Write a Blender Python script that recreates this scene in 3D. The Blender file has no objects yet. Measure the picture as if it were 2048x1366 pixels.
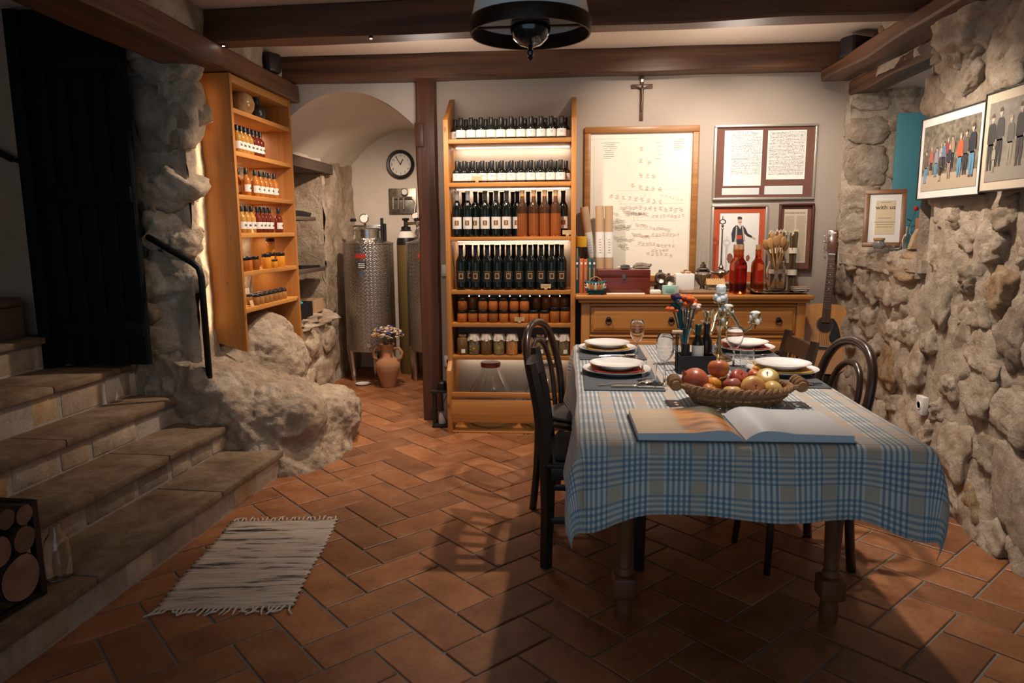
import bpy, bmesh, math, random
from math import sin, cos, pi, sqrt, atan2
from mathutils import Vector, Matrix, noise as mnoise
random.seed(7)
RND = random.Random(11)
scene = bpy.context.scene
COL = scene.collection
# ------------------------------------------------------------------ camera
F_PX, PITCH, ROLL, PSI, CAM_H = 1415.0, 0.1555, 0.007, 0.08, 1.36
fwd = Vector((-sin(PSI)*cos(PITCH), cos(PSI)*cos(PITCH), -sin(PITCH)))
rgt = Vector((cos(PSI), sin(PSI), 0.0))
dwn = -rgt.cross(fwd)
r2 = cos(ROLL)*rgt + sin(ROLL)*dwn
d2 = -sin(ROLL)*rgt + cos(ROLL)*dwn
cam_data = bpy.data.cameras.new('camera')
cam = bpy.data.objects.new('camera', cam_data)
COL.objects.link(cam)
mw = Matrix.Identity(4)
for i in range(3):
    mw[i][0], mw[i][1], mw[i][2] = r2[i], -d2[i], -fwd[i]
mw[2][3] = CAM_H
cam.matrix_world = mw
cam_data.sensor_width = 36.0
cam_data.lens = F_PX/2048*36.0
cam_data.clip_start = 0.05
cam_data.dof.use_dof = True
cam_data.dof.focus_distance = 4.6
cam_data.dof.aperture_fstop = 4.5
scene.camera = cam
# ------------------------------------------------------------------ world, colour management
world = bpy.data.worlds.new('world')
scene.world = world
world.use_nodes = True
bg = world.node_tree.nodes['Background']
bg.inputs[0].default_value = (0.31, 0.44, 0.56, 1)
bg.inputs[1].default_value = 1.15
vs = scene.view_settings
vs.view_transform = 'Standard'
vs.look = 'None'
vs.exposure = 0.0
vs.gamma = 1.0
vs.use_curve_mapping = False
WARM = (1.0, 0.80, 0.62)
NEUT = (1.0, 0.87, 0.75)
def spot(name, loc, aim, energy, size=70, blend=0.5, col=WARM, radius=0.03):
    d = bpy.data.lights.new(name, 'SPOT')
    d.energy = energy*3.0; d.spot_size = math.radians(size); d.spot_blend = blend
    d.color = col; d.shadow_soft_size = radius
    o = bpy.data.objects.new(name, d)
    COL.objects.link(o)
    o.location = loc
    o.rotation_euler = (Vector(aim)-Vector(loc)).to_track_quat('-Z', 'Y').to_euler()
    return o
spot('spot_bookcase', (-0.40, 4.02, 2.44), (-0.40, 4.70, 0.7), 34, 105, 0.9)
spot('spot_chart', (0.60, 4.02, 2.46), (0.55, 4.98, 1.62), 21, 88, 0.9, NEUT)
spot('spot_documents', (1.18, 4.0, 2.46), (1.25, 4.98, 1.55), 20, 84, 0.9, NEUT)
spot('spot_table', (0.62, 2.75, 2.40), (0.48, 3.25, 0.0), 38, 90, 0.7, NEUT)
spot('spot_niche', (0.95, 3.40, 2.26), (1.95, 4.86, 1.62), 16, 46, 0.9, NEUT)
spot('spot_stone_wall', (0.95, 3.30, 2.40), (1.85, 3.45, 0.95), 34, 85, 0.9, NEUT)
spot('spot_alcove', (-1.30, 5.30, 2.20), (-1.60, 6.1, 0.7), 34, 130, 0.7, WARM)
spot('spot_cabinet', (-0.95, 4.20, 2.44), (-1.90, 4.30, 0.8), 40, 92, 0.9, WARM)
def lamp(name, loc, energy, col=NEUT, radius=0.05):  # bare point light, used only for the added ceiling fill
    d = bpy.data.lights.new(name, 'POINT'); d.energy = energy; d.color = col; d.shadow_soft_size = radius
    o = bpy.data.objects.new(name, d); COL.objects.link(o); o.location = loc; return o
lamp('ceiling_fill_left', (-0.85, 4.40, 2.02), 7.5, NEUT, 0.12)  # added fill light to brighten the ceiling, no fixture hangs here
lamp('ceiling_fill_right', (0.95, 4.30, 2.05), 8, NEUT, 0.12)  # second added fill, lifts the right half of the ceiling
spot('spot_rock', (-0.55, 3.05, 2.40), (-2.0, 3.95, 0.85), 9, 52, 0.9, WARM)
# ------------------------------------------------------------------ mesh helpers
class MB:
    def __init__(s):
        s.v = []; s.f = []; s.mi = []; s.uv = {}; s.m = 0
    def add(s, vs_, fs):
        b = len(s.v); s.v += [tuple(p) for p in vs_]
        for f in fs:
            s.f.append(tuple(i+b for i in f)); s.mi.append(s.m)
        return s
    def box(s, c, d, R=None):
        x, y, z = d[0]/2, d[1]/2, d[2]/2
        p = [Vector(q) for q in ((-x,-y,-z),(x,-y,-z),(x,y,-z),(-x,y,-z),(-x,-y,z),(x,-y,z),(x,y,z),(-x,y,z))]
        if R is not None: p = [R @ q for q in p]
        c = Vector(c)
        return s.add([q+c for q in p], [(0,3,2,1),(4,5,6,7),(0,1,5,4),(1,2,6,5),(2,3,7,6),(3,0,4,7)])
    def b2(s, lo, hi):
        return s.box([(lo[i]+hi[i])/2 for i in range(3)], [hi[i]-lo[i] for i in range(3)])
    def lathe(s, prof, n=24, c=(0,0,0), R=None, close=True):
        vs_ = []; fs = []
        c = Vector(c)
        for (r, z) in prof:
            for k in range(n):
                a = 2*pi*k/n
                q = Vector((r*cos(a), r*sin(a), z))
                if R is not None: q = R @ q
                vs_.append(q+c)
        for i in range(len(prof)-1):
            for k in range(n):
                k2 = (k+1) % n
                fs.append((i*n+k, i*n+k2, (i+1)*n+k2, (i+1)*n+k))
        if close:
            if prof[0][0] > 1e-6: fs.append(tuple(reversed(range(n))))
            if prof[-1][0] > 1e-6: fs.append(tuple((len(prof)-1)*n+k for k in range(n)))
        return s.add(vs_, fs)
    def tube(s, path, r, n=8, caps=True, flat=1.0, cyc=False):
        P = [Vector(p) for p in path]; N = len(P)
        if not hasattr(r, '__len__'): r = [r]*N
        vs_ = []; fs = []
        t0 = (P[1]-P[0]).normalized()
        up = Vector((0,0,1)) if abs(t0.z) < 0.9 else Vector((1,0,0))
        x = t0.cross(up).normalized()
        for i in range(N):
            if cyc: t = P[(i+1) % N]-P[i-1]
            elif i == 0: t = P[1]-P[0]
            elif i == N-1: t = P[-1]-P[-2]
            else: t = (P[i+1]-P[i]).normalized()+(P[i]-P[i-1]).normalized()
            if t.length < 1e-9: t = t0
            t.normalize()
            x = (x-t*x.dot(t))
            if x.length < 1e-6: x = t.orthogonal()
            x.normalize(); y = t.cross(x)
            for k in range(n):
                a = 2*pi*k/n
                vs_.append(P[i]+x*(cos(a)*r[i])+y*(sin(a)*r[i]*flat))
        for i in range(N if cyc else N-1):
            j = (i+1) % N
            for k in range(n):
                k2 = (k+1) % n
                fs.append((i*n+k, i*n+k2, j*n+k2, j*n+k))
        if caps and not cyc:
            fs.append(tuple(reversed(range(n)))); fs.append(tuple((N-1)*n+k for k in range(n)))
        return s.add(vs_, fs)
    def prism(s, poly, z0, z1, R=None, c=(0,0,0)):
        n = len(poly); c = Vector(c)
        p = [Vector((a, b, z0)) for a, b in poly]+[Vector((a, b, z1)) for a, b in poly]
        if R is not None: p = [R @ q for q in p]
        return s.add([q+c for q in p], [tuple(reversed(range(n))), tuple(range(n, 2*n))]+[(i, (i+1) % n, n+(i+1) % n, n+i) for i in range(n)])
    def quad(s, a, b, c, d):
        return s.add([a, b, c, d], [(0,1,2,3)])
    def ball(s, c, r, n=12, m=8, R=None):
        if not hasattr(r, '__len__'): r = (r, r, r)
        vs_ = [(0,0,-1)]; fs = []
        for i in range(1, m):
            a = -pi/2+pi*i/m
            for k in range(n):
                b = 2*pi*k/n
                vs_.append((cos(a)*cos(b), cos(a)*sin(b), sin(a)))
        vs_.append((0,0,1))
        for k in range(n):
            fs.append((0, 1+(k+1) % n, 1+k))
            fs.append((len(vs_)-1, 1+(m-2)*n+k, 1+(m-2)*n+(k+1) % n))
        for i in range(m-2):
            for k in range(n):
                k2 = (k+1) % n
                fs.append((1+i*n+k, 1+i*n+k2, 1+(i+1)*n+k2, 1+(i+1)*n+k))
        c = Vector(c); out = []
        for q in vs_:
            w = Vector((q[0]*r[0], q[1]*r[1], q[2]*r[2]))
            if R is not None: w = R @ w
            out.append(w+c)
        return s.add(out, fs)
    def mesh(s, name, mats, smooth=0.6):
        me = bpy.data.meshes.new(name)
        me.from_pydata(s.v, [], s.f)
        if not isinstance(mats, (list, tuple)): mats = [mats]
        for m in mats: me.materials.append(m)
        if max(s.mi, default=0) > 0: me.polygons.foreach_set('material_index', s.mi)
        if smooth:
            me.polygons.foreach_set('use_smooth', [True]*len(me.polygons))
            me.update()
            me.set_sharp_from_angle(angle=smooth)
        me.update()
        return me
    def build(s, name, mats, parent=None, loc=(0,0,0), rot=(0,0,0), bevel=0, seg=2, smooth=0.6, sub=0):
        return obj(name, bev(s.mesh(name, mats, 0 if bevel else smooth), bevel, seg, smooth), parent, loc, rot, sub)
def bev(me, w, seg=2, smooth=0.6):
    if not w: return me
    bm = bmesh.new(); bm.from_mesh(me)
    bmesh.ops.remove_doubles(bm, verts=bm.verts, dist=1e-6)
    es = [e for e in bm.edges if len(e.link_faces) == 2 and e.calc_face_angle(0) > 0.6]
    if es: bmesh.ops.bevel(bm, geom=es, offset=w, segments=seg, profile=0.5, affect='EDGES', clamp_overlap=True)
    bm.to_mesh(me); bm.free()
    if smooth:
        me.polygons.foreach_set('use_smooth', [True]*len(me.polygons)); me.update(); me.set_sharp_from_angle(angle=smooth)
    me.update(); return me
def crv(P, n=6, cyc=False):
    P = [Vector(p) for p in P]; out = []
    for i in range(len(P)-1):
        a = P[max(0, i-1)]; b = P[i]; c = P[i+1]; d = P[min(len(P)-1, i+2)]
        for k in range(n):
            t = k/n; out.append(0.5*((2*b)+(c-a)*t+(2*a-5*b+4*c-d)*t*t+(3*b-a-3*c+d)*t*t*t))
    out.append(P[-1]); return out
def obj(name, me, parent=None, loc=(0,0,0), rot=(0,0,0), sub=0):
    o = bpy.data.objects.new(name, me)
    COL.objects.link(o)
    o.location = loc; o.rotation_euler = rot
    if parent is not None: o.parent = parent
    if sub:
        m = o.modifiers.new('sub', 'SUBSURF'); m.levels = sub; m.render_levels = sub
    return o
def tag(o, label=None, cat=None, group=None, kind=None):
    if label: o['label'] = label
    if cat: o['category'] = cat
    if group: o['group'] = group
    if kind: o['kind'] = kind
    return o
def thing(name, label, cat, loc=(0,0,0), rotz=0.0, group=None):
    o = bpy.data.objects.new(name, None)
    o.empty_display_size = 0.05
    COL.objects.link(o)
    o.location = loc; o.rotation_euler = (0, 0, rotz)
    return tag(o, label, cat, group)
def struct(o, label=None):
    o['kind'] = 'structure'
    if label: o['label'] = label
    return o
def dup(root, loc=None, rot=None, label=None, group=None, parent=None, scale=None):
    c = root.copy(); COL.objects.link(c)
    if parent is not None: c.parent = parent
    if loc is not None: c.location = loc
    if rot is not None: c.rotation_euler = rot
    if scale is not None: c.scale = scale
    if label: c['label'] = label
    if group: c['group'] = group
    for ch in list(root.children): dup(ch, parent=c)
    return c
ORD = ['first','second','third','fourth','fifth','sixth','seventh','eighth','ninth','tenth','eleventh','twelfth','thirteenth','fourteenth']
def nth(i, n, side='left'):
    if i == 0: return 'leftmost'
    if i == n-1: return 'rightmost'
    return ORD[i]+' from the left'
def Rx(a): return Matrix.Rotation(a, 3, 'X')
def Ry(a): return Matrix.Rotation(a, 3, 'Y')
def Rz(a): return Matrix.Rotation(a, 3, 'Z')
def ray(u, v): return (u-1024)/F_PX*r2+(v-683)/F_PX*d2+fwd
def at_y(u, v, y):
    d = ray(u, v); return Vector((0, 0, CAM_H))+d*(y/d.y)
def at_x(u, v, x):
    d = ray(u, v); return Vector((0, 0, CAM_H))+d*(x/d.x)
def at_z(u, v, z):
    d = ray(u, v); return Vector((0, 0, CAM_H))+d*((z-CAM_H)/d.z)
def proj(p):
    c = Vector(p)-Vector((0, 0, CAM_H)); z = c.dot(fwd)
    return 1024+F_PX*c.dot(r2)/z, 683+F_PX*c.dot(d2)/z, z
# ------------------------------------------------------------------ materials
def _nt(name):
    m = bpy.data.materials.new(name); m.use_nodes = True
    return m, m.node_tree, m.node_tree.nodes['Principled BSDF']
def _set(b, k, v):
    if k in b.inputs: b.inputs[k].default_value = v
def c4(c): return (c[0], c[1], c[2], 1.0)
def objcoord(nt, scale=(1,1,1), rnd=True):
    L = nt.links
    tc = nt.nodes.new('ShaderNodeTexCoord'); mp = nt.nodes.new('ShaderNodeMapping')
    mp.inputs['Scale'].default_value = scale
    if rnd:
        oi = nt.nodes.new('ShaderNodeObjectInfo'); va = nt.nodes.new('ShaderNodeVectorMath'); va.operation = 'ADD'
        ml = nt.nodes.new('ShaderNodeMath'); ml.operation = 'MULTIPLY'; ml.inputs[1].default_value = 37.0
        L.new(oi.outputs['Random'], ml.inputs[0]); L.new(tc.outputs['Object'], va.inputs[0]); L.new(ml.outputs[0], va.inputs[1])
        L.new(va.outputs[0], mp.inputs['Vector'])
    else:
        L.new(tc.outputs['Object'], mp.inputs['Vector'])
    return mp.outputs[0]
def ramp(nt, fac, stops):
    r = nt.nodes.new('ShaderNodeValToRGB'); e = r.color_ramp.elements
    while len(e) < len(stops): e.new(0.5)
    for i, (p, c) in enumerate(stops):
        e[i].position = p; e[i].color = c4(c)
    nt.links.new(fac, r.inputs[0]); return r.outputs[0]
def noise(nt, vec, scale, detail=4, rough=0.55, dist=0.0):
    n = nt.nodes.new('ShaderNodeTexNoise')
    n.inputs['Scale'].default_value = scale; n.inputs['Detail'].default_value = detail
    n.inputs['Roughness'].default_value = rough; n.inputs['Distortion'].default_value = dist
    nt.links.new(vec, n.inputs['Vector']); return n.outputs['Fac']
def bumpn(nt, b, h, strength, dist=0.01, prev=None):
    n = nt.nodes.new('ShaderNodeBump'); n.inputs['Strength'].default_value = strength; n.inputs['Distance'].default_value = dist
    nt.links.new(h, n.inputs['Height'])
    if prev is not None: nt.links.new(prev, n.inputs['Normal'])
    nt.links.new(n.outputs[0], b.inputs['Normal']); return n.outputs[0]
def mixc(nt, fac, a, b, mode='MIX'):
    n = nt.nodes.new('ShaderNodeMix'); n.data_type = 'RGBA'; n.blend_type = mode
    for key, val in ((0, fac), (6, a), (7, b)):
        if hasattr(val, 'links'): nt.links.new(val, n.inputs[key])
        elif key == 0: n.inputs[0].default_value = val
        else: n.inputs[key].default_value = c4(val)
    return n.outputs[2]
def rnd_val(nt, col, amt):
    oi = nt.nodes.new('ShaderNodeObjectInfo'); mr = nt.nodes.new('ShaderNodeMapRange')
    mr.inputs['To Min'].default_value = 1-amt; mr.inputs['To Max'].default_value = 1+amt*0.6
    nt.links.new(oi.outputs['Random'], mr.inputs['Value'])
    hs = nt.nodes.new('ShaderNodeHueSaturation'); nt.links.new(mr.outputs[0], hs.inputs['Value'])
    nt.links.new(col, hs.inputs['Color']); return hs.outputs[0]
def pmat(name, col, rough=0.5, metal=0.0, col2=None, vs_=8.0, bump=0.0, bs=60.0, trans=0.0, ior=1.45, rnd=0.0, emit=None, es=0.0, spec=None, coat=0.0, sheen=0.0, bd=0.01, alpha=None):
    m, nt, b = _nt(name)
    b.inputs['Base Color'].default_value = c4(col); b.inputs['Roughness'].default_value = rough; b.inputs['Metallic'].default_value = metal
    _set(b, 'Transmission Weight', trans); _set(b, 'IOR', ior)
    if spec is not None: _set(b, 'Specular IOR Level', spec)
    if coat: _set(b, 'Coat Weight', coat); _set(b, 'Coat Roughness', 0.1)
    if sheen: _set(b, 'Sheen Weight', sheen)
    if emit: _set(b, 'Emission Color', c4(emit)); _set(b, 'Emission Strength', es)
    vec = None
    if col2 is not None:
        vec = objcoord(nt)
        cc = ramp(nt, noise(nt, vec, vs_), [(0.3, col), (0.7, col2)])
        if rnd: cc = rnd_val(nt, cc, rnd)
        nt.links.new(cc, b.inputs['Base Color'])
    elif rnd:
        rg = nt.nodes.new('ShaderNodeRGB'); rg.outputs[0].default_value = c4(col)
        nt.links.new(rnd_val(nt, rg.outputs[0], rnd), b.inputs['Base Color'])
    if bump:
        if vec is None: vec = objcoord(nt)
        bumpn(nt, b, noise(nt, vec, bs), bump, bd)
    return m
def wood(name, c1, c2, axis=0, scale=1.0, rough=0.5, bump=0.15, knots=True, rnd=0.12, coat=0.0):
    m, nt, b = _nt(name)
    sc = [14*scale]*3; sc[axis] = 0.9*scale
    v = objcoord(nt, sc)
    n1 = noise(nt, v, 1.0, 5, 0.6, 0.6)
    col = ramp(nt, n1, [(0.28, c1), (0.5, [(c1[i]+c2[i])/2 for i in range(3)]), (0.72, c2)])
    sc2 = [60*scale]*3; sc2[axis] = 1.6*scale
    n2 = noise(nt, objcoord(nt, sc2), 1.0, 3, 0.6)
    col = mixc(nt, 0.35, col, ramp(nt, n2, [(0.3, (0.45,0.45,0.45)), (0.7, (1,1,1))]), 'MULTIPLY')
    if knots:
        sk = [9*scale]*3; sk[axis] = 4.5*scale
        vo = nt.nodes.new('ShaderNodeTexVoronoi'); vo.inputs['Scale'].default_value = 0.8
        nt.links.new(objcoord(nt, sk), vo.inputs['Vector'])
        k = ramp(nt, vo.outputs['Distance'], [(0.03, (0.25,0.2,0.16)), (0.10, (1,1,1))])
        col = mixc(nt, 0.8, col, k, 'MULTIPLY')
    if rnd: col = rnd_val(nt, col, rnd)
    nt.links.new(col, b.inputs['Base Color'])
    b.inputs['Roughness'].default_value = rough
    if coat: _set(b, 'Coat Weight', coat); _set(b, 'Coat Roughness', 0.15)
    if bump: bumpn(nt, b, n2, bump, 0.004)
    return m
def stone(name, cols, scale=6.0, rough=0.9, b1=0.6, b2=0.5, rnd=0.25, d1=0.03, speck=0.55):
    m, nt, b = _nt(name)
    v = objcoord(nt)
    n = noise(nt, v, scale, 8, 0.65, 0.4)
    k = len(cols)
    col = ramp(nt, n, [(0.28+0.44*i/(k-1), cols[i]) for i in range(k)])
    n2 = noise(nt, v, scale*6, 6, 0.7)
    col = mixc(nt, speck, col, ramp(nt, n2, [(0.30, (0.52,0.48,0.44)), (0.52, (1,1,1))]), 'MULTIPLY')
    if rnd: col = rnd_val(nt, col, rnd)
    nt.links.new(col, b.inputs['Base Color'])
    b.inputs['Roughness'].default_value = rough
    _set(b, 'Specular IOR Level', 0.25)
    p = bumpn(nt, b, noise(nt, v, scale*2.2, 8, 0.7, 0.6), b1, d1)
    bumpn(nt, b, n2, b2, 0.012, p)
    return m
M = {}
M['tile'] = None
M['pine'] = wood('pine_wood', (0.43,0.16,0.030), (0.60,0.26,0.060), 0, 1.0, 0.45)
M['pine_z'] = wood('pine_wood_upright', (0.43,0.16,0.030), (0.60,0.26,0.060), 2, 1.0, 0.45)
M['pine_y'] = wood('pine_wood_deep', (0.50,0.20,0.04), (0.66,0.31,0.075), 1, 1.0, 0.45)
M['honey_x'] = wood('honey_wood', (0.44,0.17,0.036), (0.56,0.25,0.062), 0, 0.8, 0.35, knots=True)
M['honey_z'] = wood('honey_wood_upright', (0.44,0.17,0.036), (0.56,0.25,0.062), 2, 0.8, 0.35)
M['beam_x'] = wood('dark_beam_wood', (0.030,0.012,0.006), (0.20,0.088,0.042), 0, 0.8, 0.5, 0.5)
M['beam_y'] = wood('dark_beam_wood_deep', (0.030,0.012,0.006), (0.20,0.088,0.042), 1, 0.8, 0.5, 0.5)
M['beam_z'] = wood('dark_post_wood', (0.055,0.016,0.006), (0.15,0.05,0.018), 2, 0.8, 0.45, 0.5)
M['old_y'] = wood('old_grey_wood', (0.05,0.03,0.02), (0.13,0.085,0.06), 1, 0.9, 0.8, 0.7)
M['taupe'] = pmat('taupe_plaster', (0.37,0.30,0.245), 0.85, col2=(0.395,0.325,0.265), vs_=3, bump=0.05, bs=120)
M['cream'] = pmat('cream_ceiling_plaster', (0.70,0.58,0.48), 0.9, col2=(0.74,0.62,0.52), vs_=2, bump=0.05, bs=90)
M['vault'] = pmat('uneven_vault_plaster', (0.58,0.50,0.43), 0.7, col2=(0.66,0.58,0.50), vs_=2.5, bump=0.35, bs=7, bd=0.03)
M['mortar'] = stone('lime_mortar', [(0.40,0.305,0.215), (0.54,0.43,0.325), (0.62,0.52,0.405)], 5, 0.95, 0.8, 0.7, 0, 0.04)
M['rubble'] = stone('rubble_stone', [(0.30,0.205,0.135), (0.48,0.365,0.26), (0.60,0.49,0.375), (0.66,0.58,0.47)], 1.6, 0.95, 0.7, 0.6, 0.15, 0.025, 0.5)
M['rubble_rust'] = stone('rust_stained_stone', [(0.26,0.13,0.065), (0.44,0.29,0.16), (0.56,0.45,0.32)], 1.6, 0.95, 0.7, 0.6, 0.12, 0.025, 0.5)
M['rubble_grey'] = stone('grey_stone', [(0.24,0.17,0.115), (0.42,0.32,0.23), (0.56,0.46,0.355)], 1.6, 0.95, 0.7, 0.6, 0.12, 0.025, 0.5)
M['rock'] = stone('natural_rock', [(0.34,0.24,0.165), (0.54,0.42,0.315), (0.70,0.60,0.49)], 4, 0.95, 1.0, 0.9, 0, 0.05)
M['tread'] = stone('worn_tread_stone', [(0.10,0.060,0.034), (0.20,0.135,0.085), (0.32,0.24,0.17)], 5, 0.75, 0.35, 0.3, 0.15, 0.015)
M['riser'] = stone('riser_block_stone', [(0.26,0.17,0.10), (0.42,0.33,0.25), (0.52,0.44,0.36)], 4, 0.9, 0.5, 0.5, 0.35, 0.02)
M['pointing'] = stone('step_pointing', [(0.34,0.28,0.23), (0.46,0.40,0.34)], 8, 0.95, 0.4, 0.4, 0, 0.01)
M['navy'] = pmat('dark_navy_paint', (0.004,0.006,0.007), 0.7, bump=0.15, bs=25, spec=0.15)
M['darkwall'] = pmat('dim_stair_plaster', (0.34,0.22,0.15), 0.9, col2=(0.40,0.27,0.18), vs_=3)
M['black'] = pmat('black_metal', (0.012,0.013,0.014), 0.42, 0.6)
M['blackp'] = pmat('black_plastic', (0.010,0.010,0.011), 0.4)
M['white'] = pmat('white_plastic', (0.75,0.72,0.66), 0.4)
M['steel'] = pmat('steel', (0.62,0.60,0.57), 0.25, 1.0)
M['chrome'] = pmat('chrome', (0.75,0.74,0.72), 0.12, 1.0)
M['brass'] = pmat('aged_brass', (0.40,0.27,0.10), 0.28, 1.0, col2=(0.25,0.15,0.06), vs_=30)
M['pewter'] = pmat('tarnished_pewter', (0.34,0.31,0.26), 0.4, 1.0, col2=(0.18,0.15,0.12), vs_=25)
M['iron'] = pmat('dark_iron', (0.035,0.030,0.027), 0.5, 0.7)
M['glass'] = pmat('clear_glass', (1,1,1), 0.02, trans=1.0, ior=1.45)
M['glassg'] = pmat('green_tinted_glass', (0.96,0.98,0.96), 0.03, trans=1.0, ior=1.45)
M['paper'] = pmat('white_paper', (0.78,0.75,0.70), 0.8)
M['cream_paper'] = pmat('cream_paper', (0.78,0.68,0.52), 0.85)
M['label'] = pmat('white_label_paper', (0.72,0.69,0.65), 0.7)
M['ink'] = pmat('dark_ink', (0.035,0.028,0.024), 0.8)
M['inkb'] = pmat('brown_ink', (0.34,0.15,0.07), 0.8)
M['inkg'] = pmat('grey_ink', (0.30,0.25,0.20), 0.8)
M['gold'] = pmat('gold_print', (0.55,0.30,0.12), 0.4, 0.3)
M['kraft'] = pmat('kraft_paper', (0.50,0.33,0.19), 0.8)
# ------------------------------------------------------------------ floor: herringbone terracotta tiles
def tile_mat():
    m, nt, b = _nt('terracotta_tile')
    v = objcoord(nt)
    col = ramp(nt, noise(nt, v, 5.5, 5, 0.6, 0.3), [(0.25, (0.19,0.067,0.024)), (0.5, (0.30,0.118,0.046)), (0.75, (0.40,0.18,0.08))])
    col = mixc(nt, 0.4, col, ramp(nt, noise(nt, v, 60, 3), [(0.35, (0.6,0.55,0.5)), (0.6, (1,1,1))]), 'MULTIPLY')
    col = rnd_val(nt, col, 0.3)
    nt.links.new(col, b.inputs['Base Color'])
    r = nt.nodes.new('ShaderNodeMapRange'); r.inputs['To Min'].default_value = 0.32; r.inputs['To Max'].default_value = 0.62
    nt.links.new(noise(nt, v, 9, 4), r.inputs['Value']); nt.links.new(r.outputs[0], b.inputs['Roughness'])
    bumpn(nt, b, noise(nt, v, 14, 5), 0.12, 0.01)
    return m
M['tile'] = tile_mat()
M['grout'] = pmat('grey_grout', (0.21,0.18,0.155), 0.95, bump=0.2, bs=150)
floor = MB().b2((-3.9,-1.5,-0.12), (2.1,7.1,-0.006)).build('floor', M['grout'])
struct(floor, 'terracotta tiled floor laid in a herringbone with grey grout')
W = CAM_H/8.035
AX, AY = -2.55*W, 15.51*W
ORG = Vector((AX*cos(PSI)-AY*sin(PSI), AX*sin(PSI)+AY*cos(PSI), 0))
AD = Vector((cos(-pi/4), sin(-pi/4), 0)); BD = Vector((cos(pi/4), sin(pi/4), 0))
g = 0.0045
tmesh = []
for k in range(4):
    mb = MB().b2((-W+g, -W/2+g, -0.010), (W-g, W/2-g, 0.0))
    tmesh.append(bev(mb.mesh('tile', M['tile'], 0), 0.003, 1))
tiles = []
for i in range(-60, 60):
    for j in range(-60, 60):
        s = (i+j) % 4
        if s == 0: c = ORG+AD*((i+1)*W)+BD*((j+0.5)*W); ang = -pi/4
        elif s == 2: c = ORG+AD*((i+0.5)*W)+BD*((j+1)*W); ang = pi/4
        else: continue
        if not (-2.3 < c.x < 1.95 and 0.6 < c.y < 6.95): continue
        if c.x < -1.95 and c.y < 4.6: continue
        if c.x > -0.85 and c.y > 5.15: continue
        u, v, z = proj(c)
        tiles.append((-1e9 if (u < -80 or u > 2130 or v > 1430 or z < 0.3) else -z, c, ang))
tiles.sort(key=lambda t: -t[0])
inview = [t for t in tiles if t[0] > -1e8]
inview.sort(key=lambda t: t[1].y)
rest = MB()
for n_, (zz, c, ang) in enumerate(inview+[t for t in tiles if t[0] < -1e8]):
    if n_ < 300 and zz > -1e8:
        o = obj('tile', tmesh[n_ % 4], floor, (c.x, c.y, RND.uniform(-0.0012, 0.0012)), (RND.uniform(-.002,.002), RND.uniform(-.002,.002), ang+(pi if RND.random() < .5 else 0)))
    else:
        rest.box((c.x, c.y, -0.005), (2*W-2*g, W-2*g, 0.010), Rz(ang))
if rest.v:
    o = rest.build('tile_field', M['tile'], floor, bevel=0.003, seg=1); o['kind'] = 'stuff'
# ------------------------------------------------------------------ plain walls and ceiling
CEIL = 2.52; BACK = 4.98
def wallbox(name, lo, hi, mat, label=None):
    return struct(MB().b2(lo, hi).build(name, mat), label)
wallbox('wall_back', (-0.905, BACK, 0), (2.2, BACK+0.16, CEIL), M['taupe'], 'taupe plastered back wall behind the sideboard')
wallbox('ceiling', (-3.9, -1.5, CEIL), (2.7, 5.14, CEIL+0.1), M['cream'], 'cream plastered ceiling between dark beams')
# ------------------------------------------------------------------ noise-displaced stone sheets
def fbm(p, s, oct=4): return mnoise.fractal(Vector(p)*s, 1.0, 2.0, oct)
def sheet(name, o, du, dv, lu, lv, n, step, amp, sc, mat, hole=None, parent=None, pits=0.0):
    """a bumpy masonry sheet: origin o, unit vectors du and dv, lengths lu and lv, normal n"""
    o = Vector(o); du = Vector(du); dv = Vector(dv); n = Vector(n)
    nu = max(2, int(lu/step)); nv = max(2, int(lv/step))
    vs_ = []; fs = []
    for j in range(nv+1):
        for i in range(nu+1):
            p = o+du*(lu*i/nu)+dv*(lv*j/nv)
            h = fbm(p, sc)*amp+fbm(p+Vector((9,3,1)), sc*4, 3)*amp*0.35
            if pits: h -= pits*max(0.0, fbm(p+Vector((5,5,5)), sc*2.2, 3)-0.1)
            vs_.append(p+n*h)
    for j in range(nv):
        for i in range(nu):
            if hole and hole(lu*(i+.5)/nu, lv*(j+.5)/nv): continue
            fs.append((j*(nu+1)+i, j*(nu+1)+i+1, (j+1)*(nu+1)+i+1, (j+1)*(nu+1)+i))
    if du.cross(dv).dot(n) < 0: fs = [tuple(reversed(f)) for f in fs]
    mb = MB(); mb.add(vs_, fs)
    return mb.build(name, mat, parent, smooth=3.2)
def stone_mesh(seed, planes=11, sub=4, rough=0.20):
    rr = random.Random(seed)
    bm = bmesh.new(); bmesh.ops.create_icosphere(bm, subdivisions=sub, radius=1.0)
    N = [(Vector((-1, rr.uniform(-.25,.25), rr.uniform(-.25,.25))).normalized(), 0.62), (Vector((rr.uniform(-.3,.3), -1, rr.uniform(-.25,.25))).normalized(), 0.66)]
    for _ in range(planes):
        d = Vector((rr.gauss(0,.8), rr.gauss(0,1), rr.gauss(0,1))).normalized(); N.append((d, rr.uniform(0.66, 0.95)))
    off = Vector((seed*3.1, seed*1.7, seed*0.9))
    for v in bm.verts:
        d = v.co.normalized(); r = 1.15
        for n, h in N:
            k = d.dot(n)
            if k > 0.05: r = min(r, h/k)
        r *= 1+rough*mnoise.fractal(d*1.9+off, 1.0, 2.0, 5)+0.07*mnoise.fractal(d*6+off, 0.8, 2.0, 4)
        v.co = d*r
    me = bpy.data.meshes.new('stone'); bm.to_mesh(me); bm.free()
    me.polygons.foreach_set('use_smooth', [True]*len(me.polygons)); me.update()
    return me
SM = {}
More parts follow.
